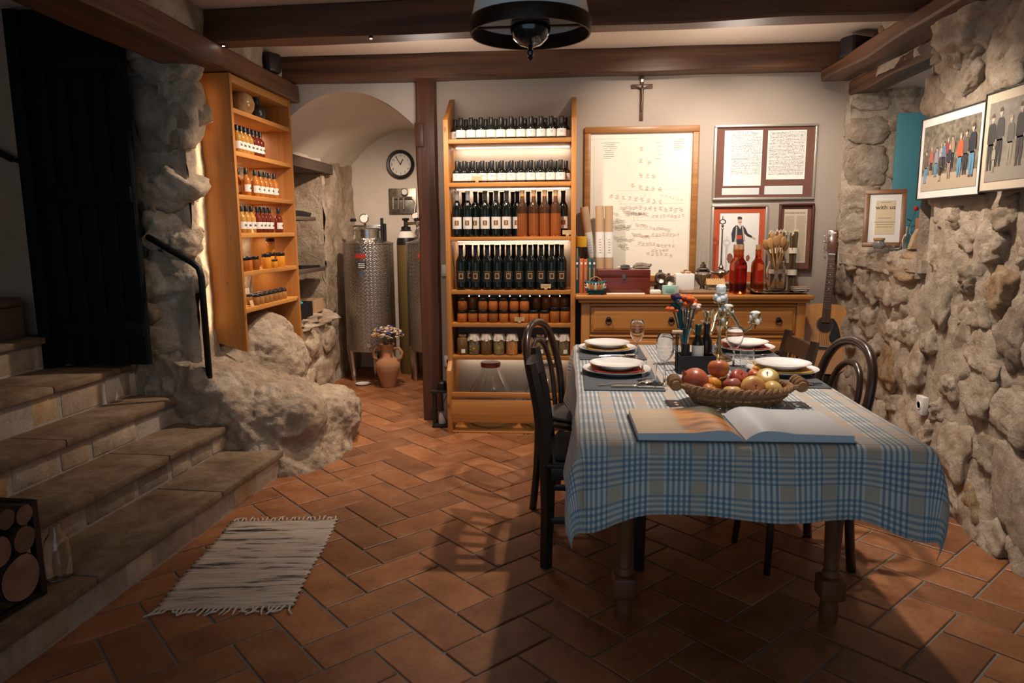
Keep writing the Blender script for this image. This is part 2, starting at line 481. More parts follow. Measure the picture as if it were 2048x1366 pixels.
for nm in ('rubble', 'rubble_rust', 'rubble_grey'):
    SM[nm] = []
    for k in range(6):
        me = stone_mesh(k+{'rubble':1,'rubble_rust':21,'rubble_grey':41}[nm]); me.materials.append(M[nm]); SM[nm].append(me)
def put_stone(parent, p, size, rot=0.0, axis='X', kind=None, name='stone'):
    kind = kind or RND.choices(['rubble','rubble_rust','rubble_grey'], [6,2,2])[0]
    o = obj(name, RND.choice(SM[kind]), parent)
    o.location = p
    o.scale = size
    o.rotation_euler = (rot, 0, 0) if axis == 'X' else ((0, rot, 0) if axis == 'Y' else (0, 0, rot))
    return o
# right wall with its deep window niche
RX = 1.80
NY0, NY1, NZ0, NZ1 = 3.80, 4.88, 1.20, 2.24
wall_right = sheet('wall_right', (RX, -1.5, 0), (0,1,0), (0,0,1), 6.5, CEIL, (-1,0,0), 0.022, 0.042, 2.6, M['mortar'],
                   hole=lambda a, b: NY0 < a-1.5 < NY1 and NZ0 < b < NZ1, pits=0.06)
struct(wall_right, 'rough rubble stone wall in pale lime mortar')
sheet('jamb', (RX-0.02, NY1, NZ0-0.1), (1,0,0), (0,0,1), 0.95, NZ1-NZ0+0.2, (0,-1,0), 0.03, 0.03, 2.0, M['mortar'], parent=wall_right, pits=0.05)
sheet('jamb', (RX-0.02, NY0, NZ0-0.1), (1,0,0), (0,0,1), 0.95, NZ1-NZ0+0.2, (0,1,0), 0.03, 0.03, 2.0, M['mortar'], parent=wall_right)
sheet('niche_soffit', (RX, NY0, NZ1), (1,0,0), (0,1,0), 0.9, NY1-NY0, (0,0,-1), 0.04, 0.02, 2.0, M['vault'], parent=wall_right)
MB().b2((RX-0.01, NY0-0.03, 1.13), (2.72, NY1+0.02, 1.195)).build('sill_bed', M['mortar'], wall_right)
MB().b2((RX+0.02, -1.5, -0.05), (RX+0.30, NY0-0.02, CEIL)).build('wall_backing', M['mortar'], wall_right)
# sill made of three rough stones
for (y0, y1, mt) in ((4.46, 4.90, 'rubble'), (4.06, 4.47, 'rubble'), (3.76, 4.08, 'rubble_rust')):
    o = obj('sill_stone', RND.choice(SM[mt]), wall_right, (RX+0.10, (y0+y1)/2, 1.155), (0,0,0)); o.scale = (0.17, (y1-y0)*0.62, 0.085)
# niche jamb blocks
zz = 1.24
for (h, mt) in ((0.20, 'rubble'), (0.17, 'rubble'), (0.26, 'rubble_grey'), (0.17, 'rubble'), (0.18, 'rubble')):
    o = obj('jamb_stone', RND.choice(SM[mt]), wall_right, (1.90, NY1+0.02, zz+h/2)); o.scale = (0.15, 0.065, h*0.56)
    if RND.random() < 0.9:
        o = obj('jamb_stone', RND.choice(SM['rubble']), wall_right, (2.13, NY1+0.03, zz+h/2+0.03)); o.scale = (0.12, 0.06, h*0.50)
    zz += h+0.012
# stones placed after the photograph: (u, v, half height, half width, kind)
HAND = [(1958,25,.15,.21,'rubble'),(1915,118,.05,.07,'rubble'),(1960,95,.04,.05,'rubble'),(2010,90,.10,.09,'rubble'),(2020,150,.09,.12,'rubble'),
 (1880,205,.13,.11,'rubble_grey'),(1945,150,.07,.10,'rubble'),(1880,110,.05,.06,'rubble'),(1905,440,.05,.10,'rubble_grey'),(2020,430,.06,.08,'rubble_grey'),
 (2000,580,.09,.09,'rubble_rust'),(1960,630,.07,.08,'rubble'),(1880,620,.12,.07,'rubble'),(1935,560,.05,.07,'rubble_grey'),(1870,520,.05,.08,'rubble'),
 (1770,590,.08,.10,'rubble'),(1735,640,.09,.08,'rubble'),(1800,600,.06,.09,'rubble'),(1830,740,.10,.10,'rubble'),(1775,745,.12,.11,'rubble_rust'),
 (1965,720,.10,.14,'rubble'),(2030,680,.10,.09,'rubble_grey'),(1960,790,.11,.13,'rubble'),(2020,840,.12,.14,'rubble'),(1905,910,.15,.13,'rubble'),
 (1850,870,.06,.08,'rubble'),(1945,1000,.09,.05,'rubble_rust'),(2025,1010,.20,.15,'rubble_grey'),(1975,905,.08,.08,'rubble'),(1985,1085,.07,.10,'rubble'),
 (1900,770,.07,.06,'rubble'),(1790,520,.05,.08,'rubble'),(1725,560,.07,.09,'rubble'),(1745,700,.07,.08,'rubble'),(1930,480,.05,.09,'rubble'),(1985,500,.06,.09,'rubble'),
 (1855,690,.07,.06,'rubble'),(1815,660,.08,.08,'rubble'),(1760,830,.08,.08,'rubble'),(1715,760,.08,.08,'rubble')]
placed = []
for (u, v, hh, hw, mt) in HAND:
    p = at_x(u, v, RX)
    placed.append((p.y, p.z, max(hh, hw)))
    big = (v < 60 and u > 1900)
    put_stone(wall_right, (RX+(0.030 if not big else -0.03), p.y, p.z), (0.080 if not big else 0.16, hw*1.25, hh*1.25), RND.uniform(-0.5, 0.5), 'X', mt)
tries = 0
while tries < 2600 and len(placed) < 230:
    tries += 1
    y = RND.uniform(0.6, 4.9); z = RND.uniform(0.05, 2.45); r = RND.uniform(0.06, 0.13)
    if NY0-0.06 < y < NY1+0.1 and NZ0-0.18 < z < NZ1+0.2: continue
    if 3.15 < y < 3.85 and 1.45 < z < 1.95 and r > .07: continue
    if any((y-a)**2+(z-b)**2 < (r*0.95+c*0.95)**2 for a, b, c in placed): continue
    placed.append((y, z, r))
    put_stone(wall_right, (RX+RND.uniform(0.035, 0.06), y, z), (0.08, r*RND.uniform(1.05,1.45), r*RND.uniform(0.85,1.2)), RND.uniform(-0.7, 0.7))
# window at the end of the niche
win = MB()
win.b2((2.62, NY0-0.05, 1.19), (2.67, NY0+0.03, 2.26)); win.b2((2.62, NY1-0.03, 1.19), (2.67, NY1+0.05, 2.26))
win.b2((2.62, NY0, 1.19), (2.67, NY1, 1.25)); win.b2((2.62, NY0, 2.20), (2.67, NY1, 2.26)); win.b2((2.62, (NY0+NY1)/2-0.03, 1.2), (2.67, (NY0+NY1)/2+0.03, 2.25))
window = struct(win.build('window_1', pmat('teal_window_paint', (0.05,0.20,0.24), 0.5), bevel=0.004), 'teal painted window at the end of the stone niche')
MB().b2((2.64, NY0, 1.24), (2.645, NY1, 2.21)).build('pane', M['glass'], window)
sh = MB().b2((2.07, 4.800, 1.26), (2.56, 4.828, 2.075)).build('window_shutter', pmat('teal_shutter_paint', (0.085,0.30,0.36), 0.55, col2=(0.10,0.33,0.39), vs_=4), bevel=0.004)
tag(sh, 'flat teal shutter panel folded back inside the window niche', 'shutter')
# ------------------------------------------------------------------ beams
def beam(name, lo, hi, mat, label, rotz=0.0, wob=0.012):
    n = 28
    L = [hi[i]-lo[i] for i in range(3)]; c = [(hi[i]+lo[i])/2 for i in range(3)]
    ax = L.index(max(L)); mb = MB(); o1, o2 = [i for i in range(3) if i != ax]
    ch = 0.010
    prof = [(-.5,-.5,1,0),(-.5,-.5,0,1),(-.5,.5,0,-1),(-.5,.5,1,0),(.5,.5,-1,0),(.5,.5,0,-1),(.5,-.5,0,1),(.5,-.5,-1,0)]
    vs_ = []; fs = []
    for i in range(n+1):
        t = (i/n-.5)*L[ax]
        for k, (a, b, sa, sb) in enumerate(prof):
            p = [0,0,0]; p[ax] = t
            w1 = wob*mnoise.noise(Vector((t*2.1+c[0]*3, k//2*3.3, c[1]))); w2 = wob*mnoise.noise(Vector((t*2.1, k//2*5.1+7, c[2]+c[0])))
            p[o1] = a*L[o1]+sa*ch+w1; p[o2] = b*L[o2]+sb*ch+w2
            vs_.append(p)
    m = len(prof)
    for i in range(n):
        for k in range(m): fs.append((i*m+k, i*m+(k+1) % m, (i+1)*m+(k+1) % m, (i+1)*m+k))
    fs.append(tuple(reversed(range(m)))); fs.append(tuple(n*m+k for k in range(m)))
    bm = bmesh.new(); mb.add(vs_, fs)
    me = mb.mesh(name, mat, 0.5)
    bm.from_mesh(me); bmesh.ops.recalc_face_normals(bm, faces=bm.faces); bm.to_mesh(me); bm.free()
    o = obj(name, me, None, c, (0, 0, rotz))
    return tag(o, label, 'beam', 'dark ceiling beams')
beam('ceiling_beam', (-2.1, 4.83, 2.365), (1.75, 4.975, 2.525), M['beam_x'], 'dark ceiling beam tight against the back wall')
beam('ceiling_beam', (-2.15, 3.72, 2.355), (1.80, 3.87, 2.525), M['beam_x'], 'dark ceiling beam crossing the room behind the hanging lamp', -0.045)
beam('ceiling_beam', (-2.15, 1.9, 2.36), (1.80, 2.05, 2.525), M['beam_x'], 'dark ceiling beam crossing the room nearest the camera')
beam('wall_plate_beam', (-2.16, 0.2, 2.245), (-1.865, 4.97, 2.362), M['beam_y'], 'dark wall plate beam running above the pine wall cabinet')
beam('wall_plate_beam', (1.605, 0.2, 2.285), (1.785, 4.87, 2.362), M['beam_y'], 'dark wall plate beam along the top of the stone wall')
beam('lintel_beam', (1.79, 3.72, 2.205), (1.95, 4.93, 2.29), M['beam_y'], 'dark timber lintel over the window niche')
# post
post = beam('timber_post', (-1.045, 4.935, 0.0), (-0.905, 5.06, 2.365), M['beam_z'], 'dark timber post beside the alcove opening')
post['category'] = 'post'; del post['group']
MB().b2((-1.05, 4.918, 1.93), (-0.99, 4.936, 2.09)).build('mortise_block', M['beam_z'], post, (0.975, -4.9975, -1.1825), bevel=0.004)
# ------------------------------------------------------------------ alcove with a barrel vault
def vz(x): return 2.32-1.02*(x+1.55)**2
mb = MB(); nx, ny = 26, 30; vs_ = []; fs = []
for j in range(ny+1):
    y = 5.0+1.95*j/ny
    for i in range(nx+1):
        x = -2.22+1.32*i/nx
        vs_.append((x, y, vz(x)+0.02*fbm((x, y, 3), 1.6)+0.006*fbm((x, y, 3), 6)))
for j in range(ny):
    for i in range(nx): fs.append((j*(nx+1)+i, j*(nx+1)+i+1, (j+1)*(nx+1)+i+1, (j+1)*(nx+1)+i))
mb.add(vs_, [tuple(reversed(f)) for f in fs])
struct(mb.build('ceiling_vault', M['vault'], smooth=3.2), 'uneven whitewashed barrel vault over the tank alcove')
# face of the vault above its arch, and its reveal
mb = MB(); n = 26
for i in range(n):
    x0 = -2.2+1.2*i/n; x1 = -2.2+1.2*(i+1)/n
    mb.quad((x0, 5.0, vz(x0)), (x1, 5.0, vz(x1)), (x1, 5.0, CEIL), (x0, 5.0, CEIL))
struct(mb.build('wall_arch_face', M['vault']), 'whitewashed wall face over the arched alcove')
struct(sheet('wall_alcove_back', (-2.5, 6.93, 0), (1,0,0), (0,0,1), 1.7, 2.5, (0,-1,0), 0.05, 0.015, 1.5, M['vault']), 'whitewashed end wall of the alcove behind the tanks')
wallbox('wall_alcove_right', (-0.93, 5.05, 0), (-0.80, 6.95, 2.5), M['taupe'])
wal = sheet('wall_alcove_left', (-2.12, 6.08, 0), (0,1,0), (0,0,1), 0.9, 2.15, (1,0,0), 0.025, 0.045, 1.8, M['rock'], pits=0.05)
struct(wal, 'rough plastered stone side wall of the alcove beside the steel tank')
sheet('recess_back', (-2.46, 4.9, 0.3), (0,1,0), (0,0,1), 1.25, 2.0, (1,0,0), 0.035, 0.04, 1.8, M['rock'], parent=wal)
sheet('recess_side', (-2.5, 6.08, 0.3), (1,0,0), (0,0,1), 0.38, 2.0, (0,-1,0), 0.03, 0.03, 1.8, M['rock'], parent=wal)
sheet('recess_head', (-2.12, 4.95, 1.93), (0,1,0), (0,0,1), 1.15, 0.45, (1,0,0), 0.03, 0.02, 1.8, M['vault'], parent=wal)
for lo, hi in (((-2.9,4.9,0),(-2.52,7.1,2.6)), ((-2.6,6.13,0),(-2.19,7.1,2.6)), ((-2.9,6.98,0),(-0.8,7.1,2.6)), ((-2.9,5.01,2.40),(-0.8,7.1,2.6))):
    MB().b2(lo, hi).build('wall_backing', M['mortar'], wal)  # unseen boxes added to stop sky light leaking into the alcove
# stone ledge in the recess
led = MB().b2((-2.5, 4.95, 0), (-2.10, 6.10, 0.60)).build('ledge_core', M['rock'], wal)
for (y, w) in ((5.12, .19), (5.47, .18), (5.80, .17), (6.04, .13)):
    o = obj('ledge_stone', RND.choice(SM['rubble']), wal, (-2.26, y, 0.615), (0,0,0)); o.scale = (0.21, w, 0.07)
for (y, z, w, h) in ((5.2,.45,.2,.12),(5.6,.42,.2,.14),(5.95,.45,.15,.12),(5.35,.18,.22,.14),(5.8,.16,.22,.13)):
    o = obj('ledge_stone', RND.choice(SM['rubble']), wal, (-2.11, y, z)); o.scale = (0.06, w, h)
lin = tag(MB().b2((-2.44, 4.96, 1.855), (-2.075, 6.26, 1.945)).build('recess_lintel', M['old_y'], bevel=0.012), 'old grey timber lintel over the recess in the alcove', 'beam')
# ------------------------------------------------------------------ left side: wall behind the cabinet, stone pillar, door wall
wl = sheet('wall_left', (-2.24, 3.95, 0.2), (0,1,0), (0,0,1), 1.1, 2.1, (1,0,0), 0.035, 0.03, 1.8, M['mortar'])
struct(wl, 'rough stone wall behind the pine wall cabinet')
sheet('upper_masonry', (-1.93, -1.5, 2.34), (0,1,0), (0,0,1), 6.5, 0.19, (1,0,0), 0.03, 0.03, 2.5, M['rock'], parent=wl)
MB().b2((-2.62, 3.93, 0.2), (-2.29, 5.0, CEIL)).build('wall_backing', M['mortar'], wl)  # unseen box added behind the pillar to block leaking sky light
MB().b2((-2.9, 3.86, 0.2), (-2.5, 4.0, CEIL)).build('wall_backing', M['darkwall'], wl)  # added light blocker, unseen behind the door
MB().b2((-2.9, 3.73, 2.27), (-2.10, 3.95, CEIL)).build('wall_backing', M['mortar'], wl)  # added box over the door, closes the gap to the sky
pillar = sheet('wall_pillar', (-2.50, 3.82, 0.4), (1,0,0), (0,0,1), 0.42, 1.86, (0,-1,0), 0.02, 0.03, 2.0, M['mortar'])
struct(pillar, 'stacked stone pillar between the dark door and the pine cabinet')
sheet('pillar_side', (-2.09, 3.82, 0.4), (0,1,0), (0,0,1), 0.22, 1.86, (1,0,0), 0.02, 0.03, 2.0, M['mortar'], parent=pillar)
for (u, v, hw, hh, mt) in ((298,110,.16,.10,'rubble_grey'),(345,130,.08,.12,'rubble'),(318,235,.17,.18,'rubble_grey'),(345,215,.09,.16,'rubble'),(340,375,.13,.10,'rubble'),(290,385,.09,.13,'rubble_grey'),
                       (320,465,.13,.10,'rubble'),(325,560,.14,.13,'rubble'),(285,620,.09,.10,'rubble_grey'),(350,480,.08,.08,'rubble'),(300,690,.13,.09,'rubble')):
    p = at_y(u, v, 3.80)
    put_stone(pillar, (p.x, 3.85, p.z), (hw*1.35, 0.12, hh*1.3), RND.uniform(-.25,.25), 'Y', mt)
wallbox('wall_stair', (-3.9, 3.72, 0.4), (-2.80, 3.86, CEIL), M['darkwall'], 'dim plastered wall at the head of the steps')
wallbox('wall_far_left', (-3.95, -1.5, 0), (-3.8, 3.8, CEIL), M['darkwall'])
# dark door leaf with battens
door = MB()
door.b2((-2.83, 3.655, 0.645), (-2.295, 3.69, 2.5))
door = struct(door.build('door_1', M['navy'], bevel=0.003), 'dark navy plank door at the head of the stone steps')
for k in range(5):
    MB().b2((-2.815+k*0.105, 3.645, 0.65), (-2.815+k*0.105+0.098, 3.655, 2.5)).build('plank', M['navy'], door, bevel=0.003)
for z in (0.80, 1.52, 2.2): MB().b2((-2.82, 3.625, z), (-2.30, 3.645, z+0.085)).build('batten', M['navy'], door, bevel=0.004)
fr = struct(MB().b2((-2.90, 3.62, 0.62), (-2.832, 3.72, 2.5)).build('trim_1', M['navy'], bevel=0.004), 'dark navy door frame post')
# ------------------------------------------------------------------ stone steps
ST = bpy.data.objects.new('staircase', None); COL.objects.link(ST)
ST.location = (-1.61, 3.62, 0); ST.rotation_euler = (0, 0, -0.055)
struct(ST, 'worn stone steps climbing to the dark door')
SX = [0.0, -0.31, -0.61, -0.87, -1.26]; SZ = [0.150, 0.290, 0.445, 0.625, 0.80]
for k in range(5):
    x = SX[k]; z1 = SZ[k]; z0 = SZ[k-1] if k else 0.0
    y1 = 0.10 if k < 3 else 0.16
    if k == 4: y1 = 0.06
    MB().b2((x-0.9 if k < 4 else x-1.0, -3.4, z0-0.02), (x-0.015, y1, z1-0.03)).build('step_core', M['pointing'], ST)
    y = y1-0.005
    while y > -3.3:
        w = RND.uniform(0.15, 0.34)
        MB().b2((x-0.06, y-w+0.016, z0+0.006), (x-0.008-RND.uniform(0, .008), y, z1-0.036)).build('riser_stone', RND.choice([M['riser'], M['riser'], M['rubble'], M['rubble_rust'], M['rubble_grey']]), ST, bevel=0.010, seg=2)
        y -= w+RND.uniform(0.0, 0.012)
    y = y1
    while y > -3.3:
        w = RND.uniform(0.55, 0.9)
        dpt = (SX[k]-SX[k+1]) if k < 4 else 0.9
        MB().b2((x-dpt-0.02, y-w+0.005, z1-0.036), (x+0.014, y, z1)).build('tread_slab', M['tread'], ST, bevel=0.007, seg=2)
        y -= w
# ------------------------------------------------------------------ natural rock
def hull(pts):
    bm = bmesh.new()
    for p in pts: bm.verts.new(p)
    r = bmesh.ops.convex_hull(bm, input=bm.verts)
    junk = [e for e in r['geom_interior'] if isinstance(e, bmesh.types.BMVert)]
    bmesh.ops.delete(bm, geom=junk, context='VERTS')
    bmesh.ops.recalc_face_normals(bm, faces=bm.faces)
    me = bpy.data.meshes.new('h'); bm.to_mesh(me); bm.free(); return me
hulls = [
 [(-1.56,3.66,-.05),(-1.42,3.80,-.05),(-1.31,4.05,-.05),(-1.33,4.33,-.05),(-1.45,4.70,-.05),(-1.75,4.93,-.05),(-2.3,4.93,-.05),(-2.5,3.72,-.05),
  (-2.03,3.74,.585),(-2.40,3.78,.70),(-2.42,4.3,.74),(-1.92,4.05,.62),(-1.80,4.62,.42),(-1.60,4.36,.34),(-1.45,4.22,.22),(-1.80,3.80,.40),(-1.62,3.74,.14),(-2.2,4.8,.5)],
 [(-2.44,3.76,.2),(-2.12,3.72,.2),(-2.44,3.78,.80),(-2.12,3.86,.78),(-2.2,4.2,.78),(-2.4,4.3,.8)],
]
bm = bmesh.new()
for h in hulls:
    me = hull(h); bm.from_mesh(me)
for (c, r) in (((-2.02,4.44,.50),(.30,.37,.34)), ((-1.60,4.42,.14),(.27,.33,.22)), ((-1.72,3.98,.25),(.25,.24,.22))):
    mt = Matrix.Translation(c) @ Matrix.Diagonal((r[0], r[1], r[2], 1))
    bmesh.ops.create_icosphere(bm, subdivisions=4, radius=1.0, matrix=mt)
me = bpy.data.meshes.new('rock_outcrop'); bm.to_mesh(me); bm.free()
rk = obj('rock_outcrop', me)
md = rk.modifiers.new('r', 'REMESH'); md.mode = 'VOXEL'; md.voxel_size = 0.012
dg = bpy.context.evaluated_depsgraph_get()
me2 = bpy.data.meshes.new_from_object(rk.evaluated_get(dg)); rk.modifiers.clear(); rk.data = me2
me2.update()
NR = [v.normal.copy() for v in me2.vertices]; CO = []
for v, nn in zip(me2.vertices, NR):
    p = v.co.copy()
    q_ = p+Vector((fbm(p, 3, 2), fbm(p+Vector((7,1,3)), 3, 2), fbm(p+Vector((2,8,5)), 3, 2)))*0.12
    h = 0.05*fbm(p, 2.2)+0.075*(0.5-abs(mnoise.noise(q_*2.6)))+0.026*(0.4-abs(mnoise.noise(q_*6.5+Vector((3,3,3)))))+0.014*fbm(p, 12, 3)+0.009*fbm(p, 26, 2)-0.03
    CO += list(p+nn*h)
me2.vertices.foreach_set('co', CO); me2.update()
me2.materials.append(M['rock'])
me2.polygons.foreach_set('use_smooth', [True]*len(me2.polygons)); me2.update()
tag(rk, 'large natural limestone outcrop rising from the tiles beside the steps', 'rock')
# ------------------------------------------------------------------ bottles and jars (prototypes stand at the origin)
def lathe_obj(name, prof, mat, parent=None, n=20, loc=(0,0,0)):
    return MB().lathe(prof, n).build(name, mat, parent, loc, smooth=0.9)
def curved_label(name, r, z0, z1, a0, a1, mat, parent, n=10, base=-pi/2):
    mb = MB(); vs_ = []; fs = []
    for i in range(n+1):
        a = base+a0+(a1-a0)*i/n
        vs_ += [(r*cos(a), r*sin(a), z0), (r*cos(a), r*sin(a), z1)]
    for i in range(n): fs.append((2*i, 2*i+2, 2*i+3, 2*i+1))
    mb.add(vs_, fs); return mb.build(name, mat, parent, smooth=3.0)
M['dglass'] = pmat('dark_green_bottle_glass', (0.004,0.007,0.006), 0.06, spec=0.7)
M['bglass'] = pmat('dark_brown_bottle_glass', (0.010,0.006,0.004), 0.07, spec=0.7)
M['cap_black'] = pmat('black_cap', (0.010,0.010,0.011), 0.35)
M['cap_grey'] = pmat('dark_grey_foil', (0.03,0.028,0.027), 0.4)
M['cap_silver'] = pmat('silver_foil', (0.50,0.50,0.52), 0.35, 0.7)
M['rose'] = pmat('rose_wine_glass', (0.95,0.33,0.09), 0.03, trans=0.80, ior=1.25)
M['amber'] = pmat('amber_liqueur_glass', (0.62,0.13,0.04), 0.03, trans=1.0, ior=1.3)
M['cork'] = pmat('cork', (0.60,0.38,0.20), 0.85, col2=(0.45,0.26,0.13), vs_=80)
M['lbl_dark'] = pmat('dark_label_paper', (0.014,0.016,0.016), 0.6)
M['honey1'] = pmat('amber_honey', (0.42,0.13,0.025), 0.10, rnd=0.35, spec=0.5)
M['honey2'] = pmat('golden_preserve', (0.72,0.30,0.03), 0.12, rnd=0.2, spec=0.5)
M['sauce_y'] = pmat('yellow_sauce', (0.46,0.23,0.05), 0.12, rnd=0.15)
M['sauce_o'] = pmat('orange_sauce', (0.44,0.15,0.025), 0.12, rnd=0.15)
M['sauce_r'] = pmat('dark_red_sauce', (0.14,0.02,0.008), 0.12, rnd=0.2)
M['cloth_w'] = pmat('white_cotton', (0.72,0.66,0.58), 0.9, col2=(0.60,0.50,0.42), vs_=60)
M['card'] = pmat('tan_card', (0.62,0.42,0.22), 0.8)
BOT = {}
def hide(o):   # prototypes are moved into use the first time they are placed
    o['_used'] = 0; return o
def place(proto, loc, label, group=None, rotz=0.0, cat=None):
    if proto.get('_used', 0) == 0:
        o = proto; o['_used'] = 1; o.location = loc; o.rotation_euler = (0, 0, rotz)
    else:
        o = dup(proto, loc, (0, 0, rotz))
    o['label'] = label
    if group: o['group'] = group
    if cat: o['category'] = cat
    return o
def proto(name, cat):
    o = bpy.data.objects.new(name, None); COL.objects.link(o); o.empty_display_size = 0.02
    o['_used'] = 0; o['category'] = cat; return o
WINE = [(0.0,0.004),(0.030,0.0),(0.0355,0.004),(0.0365,0.02),(0.0365,0.178),(0.034,0.195),(0.026,0.212),(0.0165,0.228),(0.0142,0.245),(0.0138,0.285),(0.0155,0.287),(0.0155,0.297),(0.0,0.298)]
def wine(key, glass, cap, labelkind, name='wine_bottle', h=1.0, capz=0.236):
    p = proto(name, 'bottle')
    lathe_obj('body', [(r, z*h) for r, z in WINE], glass, p)
    c = cap
    lathe_obj('cap', [(0.0152,capz*h),(0.0150,0.27*h),(0.0150,0.285*h),(0.0168,0.287*h),(0.0168,0.2985*h),(0.0,0.2995*h)], c, p, 16)
    if labelkind == 'white':
        curved_label('label', 0.0370, 0.052, 0.130, -1.05, 1.05, M['label'], p)
        lb = p.children[-1]
        curved_label('print', 0.0373, 0.074, 0.108, -0.44, 0.44, M['gold'], lb, 5)
        curved_label('print', 0.0375, 0.079, 0.103, -0.32, 0.32, M['ink'], lb, 5)
        curved_label('print', 0.03755, 0.081, 0.101, -0.16, 0.16, M['kraft'], lb, 4)
    elif labelkind == 'dark':
        curved_label('label', 0.0370, 0.052, 0.128, -1.05, 1.05, M['lbl_dark'], p)
        lb = p.children[-1]
        curved_label('print', 0.0373, 0.074, 0.112, -0.44, 0.44, M['gold'], lb, 5)
        curved_label('print', 0.0375, 0.081, 0.105, -0.27, 0.27, M['ink'], lb, 5)
        curved_label('print', 0.0373, 0.120, 0.1225, -0.6, 0.6, M['gold'], lb, 5)
    p.scale = (.94, .94, 1)
    BOT[key] = p
wine('wine_white', M['dglass'], M['cap_grey'], 'white')
wine('wine_silver', M['dglass'], M['cap_silver'], 'white')
wine('wine_dark', M['dglass'], M['cap_black'], 'dark')
wine('wine_plain', M['dglass'], M['cap_grey'], None)
wine('wine_plainb', M['dglass'], M['cap_black'], None)
wine('rose', M['rose'], M['cork'], None, 'rose_bottle', capz=0.262)
M['rose_top'] = pmat('empty_reflection_tinted_glass', (0.42,0.20,0.10), 0.04, trans=0.9, ior=1.3)  # empty glass above the wine, tinted dark to stand in for its reflections
for o in list(BOT['rose'].children):
    if o.name.startswith('body'): bpy.data.objects.remove(o)
lathe_obj('body', [(0.0,0.016),(0.020,0.006),(0.030,0.0),(0.0355,0.004),(0.0365,0.02),(0.0365,0.150),(0.0,0.150)], M['rose'], BOT['rose'])
lathe_obj('shoulder', [(0.0,0.1505)]+[(0.0365,0.1505)]+WINE[4:], M['rose_top'], BOT['rose'])
# squat oil bottles with a white label
p = proto('oil_bottle', 'bottle')
lathe_obj('body', [(0,0.002),(0.027,0),(0.0315,0.004),(0.0315,0.066),(0.028,0.076),(0.018,0.088),(0.0135,0.095),(0.0135,0.136),(0,0.137)], M['dglass'], p)
lathe_obj('cap', [(0.0150,0.092),(0.0150,0.138),(0.013,0.141),(0,0.141)], M['cap_black'], p, 16)
curved_label('label', 0.0320, 0.012, 0.060, -1.5, 1.5, M['label'], p, 12)
curved_label('print', 0.0322, 0.0145, 0.0165, -1.5, 1.5, M['inkg'], p.children[-1], 12)
for k, z in enumerate((0.046, 0.041, 0.034)): curved_label('print', 0.0322, z, z+0.0022, -0.28+k*.05, 0.28-k*.05, M['inkg'], p.children[-1] if k == 0 else p.children[-1], 4)
BOT['oil'] = p
# flat-shouldered sauce bottles for the wall cabinet: three fillings
def text_mesh(txt, size, mat, align='CENTER', name='lettering', bold=0.0):
    cu = bpy.data.curves.new(name, 'FONT'); cu.body = txt; cu.size = size; cu.align_x = align; cu.align_y = 'CENTER'; cu.extrude = 0.0002; cu.offset = bold; cu.resolution_u = 3
    o = bpy.data.objects.new(name, cu); COL.objects.link(o)
    dg = bpy.context.evaluated_depsgraph_get(); me = bpy.data.meshes.new_from_object(o.evaluated_get(dg))
    bpy.data.objects.remove(o); bpy.data.curves.remove(cu)
    me.materials.clear(); me.materials.append(mat); me.name = name; return me
TXT = {}
def lettering(txt, size, mat, parent, loc, rot=(pi/2, 0, 0), align='CENTER', bold=0.0, name='lettering'):
    k = (txt, size, mat.name, align, bold)
    if k not in TXT: TXT[k] = text_mesh(txt, size, mat, align, name, bold)
    return obj(name, TXT[k], parent, loc, rot)
def sauce(key, fill, txt, w=0.027):
    p = proto('sauce_bottle', 'bottle')
    lathe_obj('body', [(0,0.002),(w-.003,0),(w,0.004),(w,0.092),(w-.004,0.102),(0.014,0.114),(0.0115,0.120),(0.0115,0.15),(0,0.151)], fill, p)
    lathe_obj('cap', [(0.0135,0.128),(0.0135,0.158),(0.012,0.160),(0,0.160)], M['cap_black'], p, 14)
    curved_label('label', w+.0005, 0.020, 0.066, -1.5, 1.5, M['label'], p, 10)
    lb = p.children[-1]
    lettering(txt, 0.020, M['ink'], lb, (0, -w-.0012, 0.046), bold=0.0004)
    curved_label('print', w+.0008, 0.020, 0.0235, -1.5, 1.5, fill, lb, 10)
    BOT[key] = p
sauce('sy', M['sauce_y'], 'lim'); sauce('so', M['sauce_o'], 'du'); sauce('sr', M['sauce_r'], 'ruž')
def jar(key, fill, h, r, lid, name='honey_jar', cat='jar'):
    p = proto(name, cat)
    lathe_obj('body', [(0,0.001),(r-.003,0),(r,0.004),(r,h*0.70),(r-.004,h*0.78),(0,h*0.78)], fill, p)
    lathe_obj('lid', [(r-.003,h*0.76),(r-.001,h*0.78),(r-.001,h*0.97),(r-.003,h),(0,h)], lid, p)
    BOT[key] = p
jar('honey', M['honey1'], 0.083, 0.0335, M['cap_black'])
jar('honeytall', M['honey1'], 0.105, 0.0335, M['cap_black'])
jar('spice', M['honey1'], 0.085, 0.026, M['cap_black'], 'spice_jar')
jar('spicey', M['honey2'], 0.095, 0.030, M['cap_black'], 'spice_jar')
jar('spices', M['honey2'], 0.055, 0.020, M['cap_black'], 'spice_jar')
jar('mini', pmat('brown_spread', (0.36,0.17,0.05), 0.15, rnd=0.15), 0.066, 0.0225, M['cap_black'], 'spread_jar')
